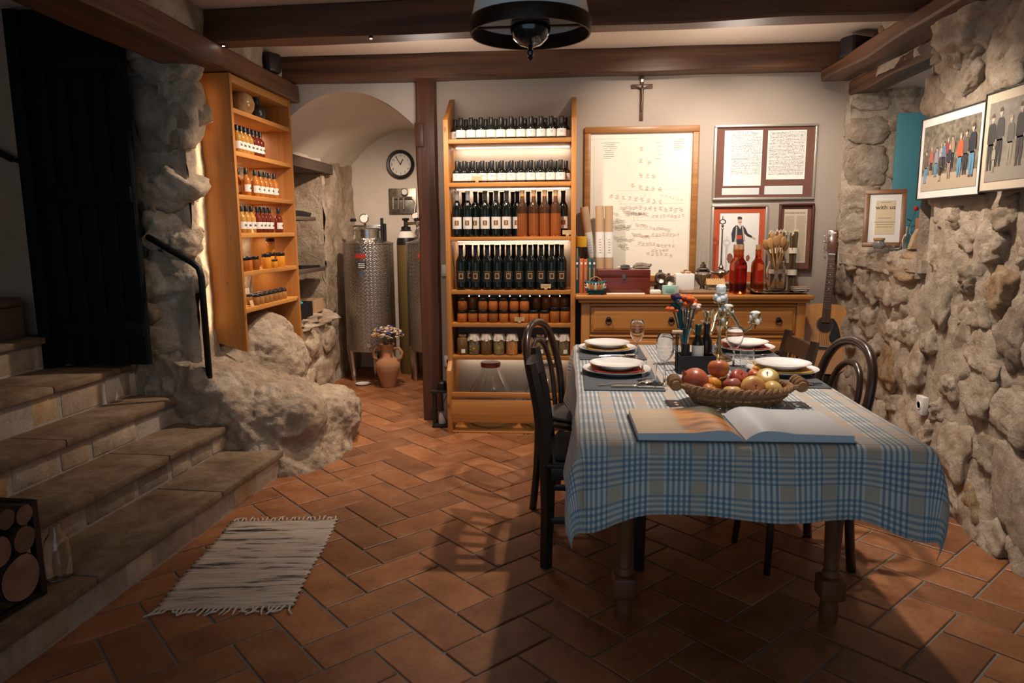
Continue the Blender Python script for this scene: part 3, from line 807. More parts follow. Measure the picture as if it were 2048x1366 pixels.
# ------------------------------------------------------------------ pine bookcase on the back wall
BX0, BX1 = -0.815, 0.047
BF, BB = 4.69, 4.975
bc = thing('display_shelf', 'tall open pine shelf unit with lit shelves of bottles', 'shelf', (0,0,0))
def side_panel(x, name='side_panel'):
    mb = MB()
    prof = [(BF, 0.47), (BF, 2.07), (BB, 2.245), (BB, 0.0), (BF+.03, 0.0)]
    mb.prism(prof, x, x+0.032, Matrix(((0,0,1),(1,0,0),(0,1,0))))
    mb.build(name, M['pine_z'], bc, bevel=0.002)
    mb = MB().prism([(4.625, 0.0), (4.625, 0.43), (4.705, 0.50), (4.705, 0.0)], x+0.001, x+0.031, Matrix(((0,0,1),(1,0,0),(0,1,0))))
    mb.build('lower_side_panel', M['pine_z'], bc, bevel=0.002)
side_panel(BX0); side_panel(BX1-0.032)
SHV = [276.5, 364, 473.5, 580.5, 646.5, 712]
SZ_ = []
for v in SHV:
    z = at_y(1020, v-0.0*4, BF).z; SZ_.append(z)
    MB().b2((BX0+.032, BF+0.004, z-0.028), (BX1-.032, BB, z)).build('shelf', M['pine'], bc, bevel=0.002)
MB().b2((BX0+.031, 4.628, 0.246), (BX1-.031, 4.650, 0.281)).build('rail', M['pine'], bc, bevel=0.002)
MB().b2((BX0+.031, 4.628, 0.072), (BX1-.031, 4.650, 0.229)).build('front_board', M['pine'], bc, bevel=0.002)
M['led'] = pmat('led_strip', (1,1,1), 0.5, emit=(1.0,0.86,0.70), es=6)
def strip(z, w=0.012, y=BB-0.04, e=5.0, x0=BX0+.045, x1=BX1-.045):
    MB().b2((x0, y-w/2, z-0.034), (x1, y+w/2, z-0.0285)).build('light_strip', M['led'], bc)
    d = bpy.data.lights.new('shelf_strip_light', 'AREA'); d.shape = 'RECTANGLE'; d.size = x1-x0; d.size_y = 0.02; d.energy = e; d.color = (1.0,0.84,0.66)
    o = bpy.data.objects.new('shelf_strip_light', d); COL.objects.link(o); o.location = ((x0+x1)/2, y, z-0.037); o.rotation_euler = (0.5, 0, 0); o.parent = bc
for k, e in ((0, 1.1), (1, 0.9), (2, 1.0), (5, 0.55)): strip(SZ_[k], e=e)
# bottle rows
U4 = lambda c: 870+c/3.794
U5 = lambda c: 870+c/3.594
def row(keys_us, y, z, labf, group, key=None):
    n = len(keys_us)
    for i, it in enumerate(keys_us):
        k, u = it
        p = at_y(u, 500, y)
        place(BOT[k], (p.x, y, z+.0005), labf(i, n, k), group, RND.uniform(-.12,.12))
row([('oil', U4(c)) for c in (212,287,360,435,508,583,657,731,806,880,957)], 4.745, SZ_[0], lambda i, n, k: 'white-labelled oil bottle, top shelf front row, '+nth(i, n), 'oil bottles on the top shelf')
row([('oil', U4(c)) for c in (172,250,322,396,470,540,613,687,762,836,908,985)], 4.825, SZ_[0], lambda i, n, k: 'dark oil bottle on the top shelf, back row, '+nth(i, n), 'oil bottles on the top shelf')
row([('oil', U4(c)) for c in (180,235,297,368,440,513,585,658,730,803,877,950)], 4.745, SZ_[1], lambda i, n, k: 'white-labelled oil bottle, second shelf front row, '+nth(i, n), 'oil bottles on the second shelf')
row([('oil', U4(c)) for c in (212,265,335,408,482,555,625,697,770,842,912,990)], 4.825, SZ_[1], lambda i, n, k: 'dark oil bottle on the second shelf, back row, '+nth(i, n), 'oil bottles on the second shelf')
def w3(i, n, k):
    if k == 'rose': return 'corked rose wine bottle on the third shelf, '+['leftmost','second','third','rightmost'][i-5]+' of the four'
    if k == 'wine_silver': return 'silver-capped wine bottle with white label, '+('far left of the third shelf' if i == 0 else 'second on the third shelf')
    return 'grey-capped white-labelled wine bottle, '+ORD[i]+' from the left in the third shelf front row'
row([('wine_silver', U4(173)), ('wine_silver', U4(254)), ('wine_white', U4(385)), ('wine_white', U4(467)), ('wine_white', U4(546)), ('rose', U4(664)), ('rose', U4(750)), ('rose', U4(832)), ('rose', U4(915))], 4.735, SZ_[2], w3, 'wine bottles on the third shelf')
row([('wine_white', U4(312)), ('wine_white', U4(627)), ('wine_white', U4(971))], 4.807, SZ_[2], lambda i, n, k: 'white-labelled wine bottle half hidden in the third shelf, '+['beside the silver-capped pair','left of the rose bottles','right of the rose bottles'][i], 'wine bottles on the third shelf')
row([('wine_plain', U4(c)) for c in (225,352,430,512,593,708,790,873)], 4.875, SZ_[2], lambda i, n, k: 'dark wine bottle in the back row of the third shelf, '+nth(i, n), 'wine bottles on the third shelf')
row([('wine_dark', U5(c)) for c in (185,292,374,448,526,604,684,762,840,911)], 4.735, SZ_[3], lambda i, n, k: 'gold-labelled black wine bottle in the fourth shelf front row, '+nth(i, n), 'wine bottles on the fourth shelf')
row([('wine_dark', U5(250))], 4.80, SZ_[3], lambda i, n, k: 'gold-labelled black wine bottle set back between the first two of the fourth shelf', 'wine bottles on the fourth shelf')
row([('wine_plainb', U5(c)) for c in (232,335,412,488,566,645,722,800,877)], 4.865, SZ_[3], lambda i, n, k: 'black wine bottle in the back row of the fourth shelf, '+nth(i, n), 'wine bottles on the fourth shelf')
low = [196,272,347,420,495,570,645,709,787,860,934]
for i, c in enumerate(low):
    k = 'honeytall' if i >= 9 else 'honey'
    p = at_y(U5(c), 640, 4.735)
    place(BOT[k], (p.x, 4.735, SZ_[4]+.0005), 'amber honey jar in the fifth shelf bottom layer, '+nth(i, 11), 'honey jars on the fifth shelf')
up = [200,347,420,494,570,643]
for i, c in enumerate(up):
    p = at_y(U5(c), 640, 4.735)
    place(BOT['honey'], (p.x, 4.735, SZ_[4]+.0845), 'amber honey jar in the fifth shelf upper layer, '+nth(i, 6), 'honey jars on the fifth shelf', 0.3)
for i, c in enumerate((272,727,800,866,932)):
    p = at_y(U5(c), 640, 4.82)
    place(BOT['honey'], (p.x, 4.82, SZ_[4]+.0005), 'dark honey jar at the back of the fifth shelf below another, '+nth(i, 5), 'honey jars on the fifth shelf')
    place(BOT['honeytall'], (p.x, 4.82, SZ_[4]+.0845), 'dark honey jar stacked at the back of the fifth shelf, '+nth(i, 5), 'honey jars on the fifth shelf')
# preserve jars on the sixth shelf
PC = {'olive':(0.20,0.16,0.03), 'red':(0.42,0.06,0.03), 'yellow':(0.70,0.38,0.06), 'orange':(0.66,0.24,0.03), 'brown':(0.22,0.10,0.035), 'green':(0.28,0.27,0.06), 'dark':(0.09,0.06,0.03)}
for k, c in list(PC.items()): PC[k] = pmat('preserve_'+k, c, 0.25, rnd=0.3)
M['brine'] = pmat('brine_glass', (0.95,0.86,0.66), 0.03, trans=0.9, ior=1.2)
M['brine_d'] = pmat('cloudy_brine', (0.16,0.09,0.035), 0.08, spec=0.6)
rr = random.Random(3)
PJ = [(200,'brown jar of preserves with a small paper tag',['brown'],False,M['brine_d']), (283,'jar of mixed pickled vegetables under a white cloth cap',['olive','red','yellow','green'],True,None), (370,'jar of cloudy brown preserve under a white cloth cap',[],True,M['brine_d']),
      (460,'jar of pickles with a red pepper under a white cloth cap',['green','yellow','red','orange'],True,None), (553,'jar of orange pickled peppers under a white cloth cap',['orange','yellow'],True,None), (665,'jar of long yellow peppers with a plain lid',['yellow','orange','yellow'],False,None),
      (757,'jar of preserves half hidden behind the bentwood chair',['olive','green'],False,None), (845,'jar of green pickles under a white cloth cap behind the chair arch',['green','olive'],True,None), (928,'jar of small dark olives under a white cloth cap',['olive','dark','green'],True,None)]
for i, (c, lab, fills, cap, body) in enumerate(PJ):
    p = at_y(U5(c), 700, 4.745); z = SZ_[5]+.0005
    t = thing('preserve_jar', lab+' on the sixth shelf' if len(lab.split()) < 12 else lab, 'jar', (p.x, 4.745, z), 0, 'preserve jars on the sixth shelf')
    r = 0.040
    lathe_obj('glass_body', [(0,0.002),(r-.004,0),(r,0.005),(r,0.105),(r-.005,0.118),(r-.009,0.122),(r-.009,0.130),(0,0.130)], body or M['brine'], t)
    if body is None:
        mb = MB(); mb.lathe([(0,0.006),(r-.006,0.006),(r-.006,0.095),(0,0.095)], 16)
        mb.build('filling', PC[fills[0]], t)
        for q in range(16):
            a = -pi+rr.random()*pi; zz = rr.uniform(0.012, 0.098); m = PC[rr.choice(fills)]
            if 'long' in lab or 'orange pickled' in lab:
                MB().ball(((r-.0095)*cos(a), (r-.0095)*sin(a), zz), (0.0075, 0.006, 0.026), 8, 6, Ry(rr.uniform(-.5,.5))).build('pepper', m, t)
            else:
                s = 0.006 if 'olives' in lab else 0.009
                MB().ball(((r-.0105)*cos(a), (r-.0105)*sin(a), zz), (s, s, s), 8, 6).build('pickle', m, t)
    lathe_obj('lid', [(r-.008,0.126),(r-.006,0.128),(r-.006,0.142),(0,0.1425)], M['cloth_w'] if cap else M['steel'], t)
    if cap:
        mb = MB(); n = 40; vs_ = []; fs = []
        for j, (rad, zz) in enumerate(((r-.005, 0.1435), (r-.003, 0.132), (r+.001, 0.120), (r+.004, 0.108))):
            for q in range(n):
                a = 2*pi*q/n; f = sin(a*9+i)*0.002*j; dz = -0.012*abs(sin(a*2+i*.7))*(j == 3)
                vs_.append(((rad+f)*cos(a), (rad+f)*sin(a), zz+dz))
        for j in range(3):
            for q in range(n): fs.append((j*n+q, j*n+(q+1) % n, (j+1)*n+(q+1) % n, (j+1)*n+q))
        mb.add(vs_, fs); mb.build('cloth_cap', M['cloth_w'], t, smooth=3)
    if i in (0, 6, 8): curved_label('paper_tag', r+.001, 0.015, 0.042, -0.1, 0.55, M['paper'], t, 5)
# string of bulbs under the fourth shelf
t = thing('string_light', 'string of small white bulbs hanging under the fourth shelf', 'light', (0, 4.70, SZ_[3]-.028))
MB().tube([(at_y(U5(c), 590, 4.70).x, 0, -0.003) for c in (240,317,390,465,538,612,682,753,823,900)], 0.0012, 5).build('wire', M['white'], t)
M['bulb'] = pmat('small_white_bulb', (0.9,0.88,0.84), 0.3, emit=(1,0.9,0.75), es=1.2)
for c in (245,317,390,465,538,612,682,753,823,898):
    MB().ball((at_y(U5(c), 590, 4.70).x, 0, -0.012), 0.0052, 10, 7).build('bulb', M['bulb'], t)
# price cards
for (u, v, y, lab) in ((U4(318), 353, 4.700, 'second shelf'), (1135, 461, 4.705, 'third shelf at its right end'), (U5(797), 570, 4.698, 'fourth shelf'), (U5(607), 636, 4.696, 'fifth shelf')):
    p = at_y(u, v, y)
    zs = max(z for z in SZ_ if z < p.z)
    t = thing('price_card', 'small tan price card in a clip on the '+lab, 'card', (p.x, y, zs+.0005), 0, 'price cards on the pine shelf')
    MB().b2((-0.010,-0.004,0), (0.010,0.004,0.012)).build('clip', M['cork'], t, bevel=0.001)
    MB().b2((-0.033,-0.001,0.012), (0.033,0.001,0.040)).build('card', M['card'], t)
    mb = MB()
    for k in range(3): mb.b2((-0.025,-0.0014,0.018+k*.007), (0.018+k*.003,-0.0011,0.0195+k*.007))
    mb.build('print', M['inkg'], t)
# demijohns behind the rail
def demijohn(x, y, lab, rim):
    t = thing('demijohn', lab, 'demijohn', (x, y, 0.012), 0, 'demijohns in the bottom of the pine shelf')
    MB().lathe([(0,0.012),(0.10,0.004),(0.150,0.010),(0.182,0.045),(0.186,0.09),(0.176,0.16),(0.150,0.235),(0.112,0.305),(0.080,0.355),(0.062,0.400),(0.058,0.425),(0.0545,0.425),(0.058,0.40),(0.076,0.353),(0.108,0.303),(0.146,0.233),(0.172,0.158),(0.182,0.09),(0.178,0.047),(0.147,0.015),(0.10,0.009),(0,0.017)], 40).build('glass_body', M['glassg'], t, smooth=1.2)
    MB().lathe([(0.0585,0.41),(0.068,0.414),(0.070,0.440),(0.066,0.446),(0.0,0.446)], 28).build('rim_cap', rim, t)
demijohn(at_y(982, 800, 4.82).x, 4.82, 'big glass demijohn with a red-brown cap at the left', pmat('red_rubber', (0.30,0.06,0.03), 0.5))
demijohn(at_y(1092, 800, 4.82).x, 4.82, 'big glass demijohn behind the chairs at the right', pmat('pale_rubber', (0.45,0.38,0.30), 0.5))
MB().b2((BX0+.033, 4.63, 0.0), (BX1-.033, BB, 0.011)).build('bottom_board', M['pine'], bc, bevel=0.001)
# black lantern and wall fittings left of the shelf
lp = at_z(884, 846, 0)
t = thing('lantern', 'black metal lantern on the tiles between post and pine shelf', 'lantern', (-0.882, 4.80, 0.0))
for sx in (-1, 1):
    for sy in (-1, 1): MB().b2((sx*.052-.006, sy*.052-.006, 0.02), (sx*.052+.006, sy*.052+.006, 0.25)).build('corner_post', M['iron'], t)
MB().b2((-.062,-.062,0), (.062,.062,0.02)).build('base', M['iron'], t, bevel=0.003)
MB().b2((-.068,-.068,0.25), (.068,.068,0.265)).build('roof', M['iron'], t, bevel=0.003)
MB().lathe([(0.035,0.265),(0.035,0.31),(0.028,0.32),(0,0.32)], 16).build('chimney', M['iron'], t)
for s in (1, -1): MB().tube([(-.05*s,-.054,0.02),(.05*s,-.054,0.25)], 0.0025, 5).build('cross_wire', M['iron'], t)
MB().lathe([(0.028,0.02),(0.028,0.10),(0,0.10)], 16).build('candle', M['paper'], t)
for (u, v, lab, sock) in ((889, 541, 'white light switch on the wall beside the pine shelf', False), (894, 722, 'white wall socket low beside the pine shelf', True)):
    p = at_y(u, v, BACK)
    t = thing('wall_socket' if sock else 'light_switch', lab, 'socket' if sock else 'switch', (-0.860 if not sock else -0.855, BACK, p.z))
    MB().b2((-0.035,-0.010,-0.04), (0.035,0,0.04)).build('plate', M['white'], t, bevel=0.003)
    if sock: MB().lathe([(0.022,0.0),(0.022,0.003),(0.018,0.003),(0.018,-0.004),(0,-0.004)], 20, (0,-0.010,0), Rx(pi/2)).build('outlet', M['white'], t)
    else: MB().b2((-0.022,-0.014,-0.028), (0.022,-0.010,0.028)).build('rocker', M['white'], t, bevel=0.002)
# ------------------------------------------------------------------ pine wall cabinet on the left
CX, CY0, CY1 = -1.90, 4.005, 4.885
cb = thing('wall_cabinet', 'tall honey pine wall cabinet of sauces and jars standing on the rock', 'cabinet', (0,0,0))
mb = MB(); R_ = Matrix(((1,0,0),(0,0,1),(0,1,0)))
mb.prism([(-2.235,0.82),(-2.16,0.74),(CX-.03,0.665),(CX,0.66),(CX,2.245),(-2.235,2.245)], CY0, CY0+0.028, R_)
mb.build('side_panel', M['pine_z'], cb, bevel=0.002)
MB().b2((-2.235, CY1-0.028, 0.42), (CX, CY1, 2.245)).build('side_panel', M['pine_z'], cb, bevel=0.002)
CSH = [(468,215),(472,301),(476,388),(480,466),(484,545),(488,619)]
CZ = []
for (u, v) in CSH:
    z = at_x(u, v, CX).z; CZ.append(z)
    MB().b2((-2.20, CY0+.028, z-0.027), (CX-0.004, CY1-.028, z)).build('shelf', M['pine_y'], cb, bevel=0.002)
MB().b2((-2.20, CY0+.028, 2.20), (CX-0.004, CY1-.028, 2.245)).build('top_board', M['pine_y'], cb, bevel=0.002)
# fillings of the cabinet: bottles face the room (+x), so each is turned a quarter turn
def cab(key, u, v, z, x, lab, group):
    p = at_x(u, v, x)
    return place(BOT[key], (x, p.y, z+.0005), lab, group, pi/2+RND.uniform(-.1,.1))
def cabrow(key, us, v, k, x, what, group, n0=0):
    for i, u in enumerate(us): cab(key, u, v, CZ[k], x, what+(', '+nth(i, len(us)) if len(us) > 1 else ''), group)
X1, X2 = -1.945, -2.005
cabrow('sy', (475,483,491,499), 300, 1, X1, 'yellow sauce bottle on the cabinet second shelf', 'sauces on the cabinet second shelf')
cabrow('sr', (507,514,521), 305, 1, X1, 'dark sauce bottle on the cabinet second shelf', 'sauces on the cabinet second shelf')
cabrow('so', (478,), 380, 2, X2, 'lone orange sauce bottle in the corner of the cabinet third shelf', 'sauces on the cabinet third shelf')
cabrow('so', (493,), 380, 2, X1, 'orange sauce bottle with a wide label on the cabinet third shelf', 'sauces on the cabinet third shelf')
cabrow('so', (511,521,530,539,549), 385, 2, X1, 'orange sauce bottle in the cabinet third shelf row of five', 'sauces on the cabinet third shelf')
cabrow('sy', (484,494,504), 462, 3, X1, 'pale sauce bottle on the cabinet fourth shelf', 'sauces on the cabinet fourth shelf')
cabrow('sr', (516,524,532,540), 462, 3, X1, 'dark red sauce bottle in the cabinet fourth shelf row', 'sauces on the cabinet fourth shelf')
cabrow('sr', (558,), 462, 3, X1, 'dark red sauce bottle standing alone at the right of the cabinet fourth shelf', 'sauces on the cabinet fourth shelf')
cabrow('spice', (487,497), 540, 4, X1, 'brown spice jar on the cabinet fifth shelf', 'spice jars on the cabinet fifth shelf')
cabrow('spice', (489,), 540, 4, X2-.02, 'brown spice jar at the back of the cabinet fifth shelf', 'spice jars on the cabinet fifth shelf')
cabrow('spice', (511,), 540, 4, X1, 'brown spice jar with a golden neighbour on the cabinet fifth shelf', 'spice jars on the cabinet fifth shelf')
cabrow('spicey', (534,562), 540, 4, X1, 'golden jar on the cabinet fifth shelf', 'spice jars on the cabinet fifth shelf')
cabrow('spices', (550,), 540, 4, X1+.02, 'tiny golden jar at the front of the cabinet fifth shelf', 'spice jars on the cabinet fifth shelf')
p = at_x(545, 515, X1-.05); o = place(BOT['spicey'], (X1-.06, p.y, CZ[4]+.0005), 'golden jar at the back of the cabinet fifth shelf under another', 'spice jars on the cabinet fifth shelf')
place(BOT['spicey'], (X1-.06, p.y, CZ[4]+.0965), 'golden jar stacked on top of another on the cabinet fifth shelf', 'spice jars on the cabinet fifth shelf')
cabrow('mini', (513,523,532,541,550,559,568), 612, 5, X1+.01, 'small spread jar in the cabinet bottom shelf front row', 'spread jars on the cabinet bottom shelf')
cabrow('mini', (500,511,522,533,544,555,566), 606, 5, X1-.045, 'small spread jar in the cabinet bottom shelf back row', 'spread jars on the cabinet bottom shelf')
for (u, v, k, x, lab, tilt) in ((505, 606, 5, -1.918, 'small tan card leaning before the spread jars', .25), (492, 578, 5, -2.16, 'grey picture card at the back of the cabinet bottom shelf', .1), (505, 368, 2, -2.17, 'grey picture card at the back of the cabinet third shelf', .1), (504, 455, 3, -1.925, 'small tan card between the pale and dark sauces', .25)):
    p = at_x(u, v, x); w = 0.022 if x > -2 else 0.06; h = 0.040 if x > -2 else 0.075
    o = MB().b2((-0.001, -w, 0), (0.001, w, h)).build('price_card', M['card'] if x > -2 else M['paper'], None, (x, p.y, CZ[k]+.0005), (0, -tilt, 0))
    tag(o, lab, 'card')
# jugs on the top shelf of the cabinet
p = at_x(480, 213, -1.99)
t = thing('stoneware_jug', 'round glazed tan stoneware jug on the cabinet top shelf', 'jug', (-1.99, p.y+.02, CZ[0]+.0005))
M['glaze_tan'] = pmat('tan_glaze', (0.36,0.17,0.06), 0.2, col2=(0.58,0.40,0.22), vs_=16)
M['glaze_black'] = pmat('black_glaze', (0.02,0.02,0.022), 0.3)
lathe_obj('body', [(0,0.0),(0.040,0.0),(0.055,0.01),(0.074,0.045),(0.078,0.075),(0.066,0.110),(0.040,0.132),(0.016,0.142),(0.012,0.150),(0.012,0.165),(0.017,0.170),(0,0.170)], M['glaze_tan'], t, 28)
MB().tube([(0.0,0.012,0.16),(0.0,0.05,0.158),(0.0,0.064,0.13),(0.0,0.056,0.112)], 0.007, 8).build('handle', M['glaze_tan'], t)
p = at_x(514, 238, -1.97)
t = thing('stoneware_jug', 'small black handled jug on the cabinet top shelf', 'jug', (-1.97, p.y, CZ[0]+.0005))
lathe_obj('body', [(0,0.0),(0.042,0.0),(0.048,0.008),(0.052,0.04),(0.050,0.062),(0.030,0.082),(0.016,0.092),(0.015,0.118),(0.021,0.122),(0.021,0.136),(0.016,0.137),(0,0.130)], M['glaze_black'], t, 24)
MB().tube([(0.0,0.016,0.122),(0.0,0.042,0.122),(0.0,0.047,0.10),(0.0,0.038,0.074)], 0.0065, 8).build('handle', M['glaze_black'], t)
# warm light hidden behind the cabinet edge
d = bpy.data.lights.new('cabinet_strip_light', 'AREA'); d.shape = 'RECTANGLE'; d.size = 0.02; d.size_y = 1.4; d.spread = math.radians(60); d.energy = 0.9; d.color = (1.0,0.70,0.45)
o = bpy.data.objects.new('cabinet_strip_light', d); COL.objects.link(o); o.location = (-1.985, 3.955, 1.5); o.rotation_euler = Vector((-1, -0.15, 0)).to_track_quat('-Z', 'Y').to_euler()
for k, z in enumerate(CZ[:5]):
    d = bpy.data.lights.new('cabinet_shelf_light', 'AREA'); d.shape = 'RECTANGLE'; d.size = 0.02; d.size_y = 0.75; d.energy = 1.3; d.color = (1.0,0.78,0.55)
    o = bpy.data.objects.new('cabinet_shelf_light', d); COL.objects.link(o); o.location = (-2.15, 4.44, z-0.03)
# ------------------------------------------------------------------ pine sideboard
sb = thing('sideboard', 'long honey pine sideboard with ring-pull drawers under the framed documents', 'sideboard', (0,0,0))
X0, X1_, YF, TZ = 0.085, 1.498, 4.585, 0.946
MB().b2((X0, YF+.012, 0.10), (X1_, 4.972, 0.895)).build('body', M['honey_x'], sb, bevel=0.003)
MB().b2((0.047, 4.545, 0.918), (1.534, 4.976, TZ)).build('top_board', M['honey_x'], sb, bevel=0.008, seg=3)
MB().b2((0.066, 4.562, 0.896), (1.515, 4.975, 0.918)).build('cornice', M['honey_x'], sb, bevel=0.007, seg=3)
for x in (X0, X1_-.055): MB().b2((x, YF-.002, 0.0), (x+.055, YF+.03, 0.896)).build('corner_post', M['honey_z'], sb, bevel=0.003)
MB().b2((X0, YF+.002, 0.0), (X1_, 4.97, 0.10)).build('plinth', M['honey_x'], sb, bevel=0.004)
def ring_pull(parent, x, z, y):
    MB().lathe([(0.0175,0),(0.0175,0.002),(0.013,0.004),(0.005,0.005),(0,0.009)], 16, (x, y, z+.006), Rx(pi/2)).build('pull_plate', M['iron'], parent)
    MB().tube([(x+0.018*cos(a), y-.010, z-.006+0.018*sin(a)) for a in [2*pi*k/20 for k in range(20)]], 0.0035, 6, cyc=True).build('pull_ring', M['iron'], parent)
for (z0, z1) in ((0.700, 0.866), (0.475, 0.662), (0.215, 0.440)):
    MB().b2((X0+.055, YF+.004, z1+.003), (X1_-.055, YF+.02, z1+.026)).build('cross_rail', M['honey_x'], sb, bevel=0.003)
    MB().b2((X0+.055, YF-.006, z1+.008), (X1_-.055, YF+.006, z1+.021)).build('moulding', M['honey_x'], sb, bevel=0.005, seg=3)
    for (xa, xb, us) in ((X0+.062, 0.780, (1217, 1342)), (0.804, X1_-.062, (1434, 1556))):
        dr = MB().b2((xa, YF-.004, z0), (xb, YF+.012, z1)).build('drawer', M['honey_x'], sb, bevel=0.004)
        # raised field of the drawer front
        mb = MB(); a, b = 0.016, 0.034
        P_ = [[(xa+q, YF-.004-h, z0+q), (xb-q, YF-.004-h, z0+q), (xb-q, YF-.004-h, z1-q), (xa+q, YF-.004-h, z1-q)] for q, h in ((a, 0.0), (a+.004, .006), (b, .008))]
        for k in range(2):
            for i in range(4): mb.quad(P_[k][i], P_[k][(i+1) % 4], P_[k+1][(i+1) % 4], P_[k+1][i])
        mb.quad(*P_[2]); mb.build('raised_panel', M['honey_x'], dr)
        for u in us: ring_pull(dr, at_y(u, 640, YF).x, (z0+z1)/2, YF-.013)
# ------------------------------------------------------------------ things on the sideboard
Z0 = TZ+.0005
def on_sb(u, y): return at_y(u, 560, y).x
bk = [(1154, (0.01,0.045,0.085), 'dark blue'), (1162.5, (0.55,0.13,0.035), 'orange'), (1171, (0.50,0.11,0.03), 'orange-red'), (1179.5, (0.015,0.10,0.09), 'teal'), (1188, (0.06,0.05,0.05), 'dark grey')]
for i, (u, c, nm) in enumerate(bk):
    x = on_sb(u, 4.70)
    t = thing('book', nm+' hardback book standing upright at the left end of the sideboard', 'book', (x, 4.70, Z0), 0, 'upright books on the sideboard')
    h = 0.225+0.004*(i % 2)
    m = pmat('book_cover_'+nm, c, 0.6)
    MB().b2((-0.0125,-0.006,0), (0.0125,0,h)).build('spine', m, t, bevel=0.002)
    for s in (-1, 1): MB().b2((s*.011-.0015, -0.004, 0), (s*.011+.0015, 0.098, h)).build('cover', m, t)
    MB().b2((-0.0095, -0.001, 0.004), (0.0095, 0.095, h-.004)).build('pages', M['paper'], t)
    MB().b2((-0.004, -0.0068, 0.09), (0.004, -0.006, 0.17)).build('print', M['gold'], t)
    MB().b2((-0.006, -0.0068, 0.19), (0.006, -0.006, 0.205)).build('print', M['paper'], t)
# candle on a black wire stand behind the books
x = on_sb(1162, 4.85)
t = thing('candle_stand', 'black wire candle stand behind the upright books', 'stand', (x, 4.85, Z0))
zt = at_y(1162, 494, 4.85).z-Z0
MB().lathe([(0.042,0),(0.042,0.006),(0,0.006)], 20).build('base', M['iron'], t)
for k in range(8): MB().tube([(0.036*cos(k*pi/4), 0.036*sin(k*pi/4), 0.004), (0.040*cos(k*pi/4+.5), 0.040*sin(k*pi/4+.5), zt)], 0.0022, 5).build('wire', M['iron'], t)
for z in (zt*.35, zt*.7, zt-.003): MB().tube([(0.039*cos(a), 0.039*sin(a), z) for a in [2*pi*k/20 for k in range(20)]], 0.0025, 5, cyc=True).build('hoop', M['iron'], t)
MB().lathe([(0.040,zt-.004),(0.040,zt),(0,zt)], 20).build('cup', M['iron'], t)
o = MB().lathe([(0,0),(0.036,0),(0.037,0.004),(0.037,0.066),(0.034,0.070),(0.010,0.066),(0,0.066)], 24).build('candle', pmat('yellow_wax', (0.75,0.40,0.02), 0.5), None, (x, 4.85, Z0+zt+.0005))
tag(o, 'thick yellow pillar candle on the black wire stand', 'candle')
# kraft paper tubes
def tube_roll(u0, v0, u1, lab, y=4.93, h=None, lean=0.0):
    top = at_y(u0, v0, y); bx = at_y(u1, 560, y).x
    h = top.z-Z0
    t = thing('paper_tube', lab, 'tube', (bx, y, Z0), 0, 'paper tubes leaning on the sideboard')
    a = atan2(top.x-bx, h); L = sqrt(h*h+(top.x-bx)**2)
    R = Ry(a); r = 0.0285
    MB().lathe([(0,0),(r,0),(r,L),(r-.004,L),(r-.004,L-.02),(0,L-.02)], 20, (0,0,0), R).build('roll', M['kraft'], t)
    MB().lathe([(r+.0006,L*.40),(r+.0006,L*.70)], 20, (0,0,0), R, close=False).build('label_band', M['paper'], t)
    mb = MB()
    for k in range(6): mb.box(R @ Vector((0.0,-r-.001,L*(.46+.03*k))), (0.016-0.001*(k % 3), 0.0006, 0.003), R)
    mb.build('print', M['inkg'], t)
tube_roll(1168, 414, 1195, 'kraft paper tube leaning to the left behind the books', 4.921)
tube_roll(1199, 412, 1201, 'kraft paper tube standing upright, left of the pair', 4.872)
tube_roll(1217.5, 412, 1219, 'kraft paper tube standing upright, right of the pair', 4.872)
# mahogany box with latch
p0 = at_y(1195, 585, 4.64); p1 = at_y(1300, 585, 4.64); zt = at_y(1250, 540, 4.64).z-Z0
t = thing('wooden_box', 'dark red mahogany box with a metal latch on the sideboard', 'box', ((p0.x+p1.x)/2, 4.74, Z0))
w = (p1.x-p0.x)/2
M['mahog'] = wood('mahogany', (0.10,0.014,0.008), (0.19,0.03,0.016), 0, 0.9, 0.3, 0.05, False, 0, 0.3)
MB().b2((-w,-.10,0), (w,.10,zt*.70)).build('body', M['mahog'], t, bevel=0.003)
MB().b2((-w-.001,-.101,zt*.705), (w+.001,.101,zt)).build('lid', M['mahog'], t, bevel=0.004)
MB().b2((-.012,-.1035,zt*.62), (.012,-.1,zt*.82)).build('latch', M['pewter'], t, bevel=0.001)
MB().tube([(0.010*cos(a), -.106, zt*.6+0.010*sin(a)) for a in [2*pi*k/14 for k in range(14)]], 0.002, 5, cyc=True).build('latch_ring', M['pewter'], t)
BXC, BXT = (p0.x+p1.x)/2, Z0+zt+.0005
# dish and driftwood knot on the box
x = on_sb(1250, 4.72)
t = thing('small_dish', 'small pale dish holding a dark trinket on the mahogany box', 'dish', (x, 4.72, BXT))
MB().lathe([(0,0.002),(0.02,0),(0.03,0.003),(0.055,0.013),(0.056,0.015),(0.03,0.006),(0,0.005)], 28).build('dish', M['paper'], t)
o = MB().ball((0,0,0.014), (0.035,0.018,0.012), 14, 8).build('trinket', pmat('dark_bronze_trinket', (0.03,0.045,0.04), 0.4, 0.3), None, (x, 4.72, BXT+.0045), (0,0,.2)); tag(o, 'dark boat-shaped trinket lying in the small pale dish', 'trinket')
rr = random.Random(9)
pts = [(-0.055,0,0.014),(-0.03,0.008,0.024),(-0.005,-0.004,0.026),(0.02,0.005,0.022),(0.045,-0.002,0.024),(0.062,0.004,0.032)]
mb = MB(); mb.tube(pts, [0.010,0.019,0.021,0.019,0.014,0.007], 10); mb.tube([(-.02,0,0.03),(0.0,-.01,0.036),(0.035,0,0.034)], [0.006,0.009,0.005], 8); mb.tube([(-.05,-.008,0.010),(0.0,-.018,0.012),(0.05,-.010,0.010)], [0.006,0.010,0.007], 8)
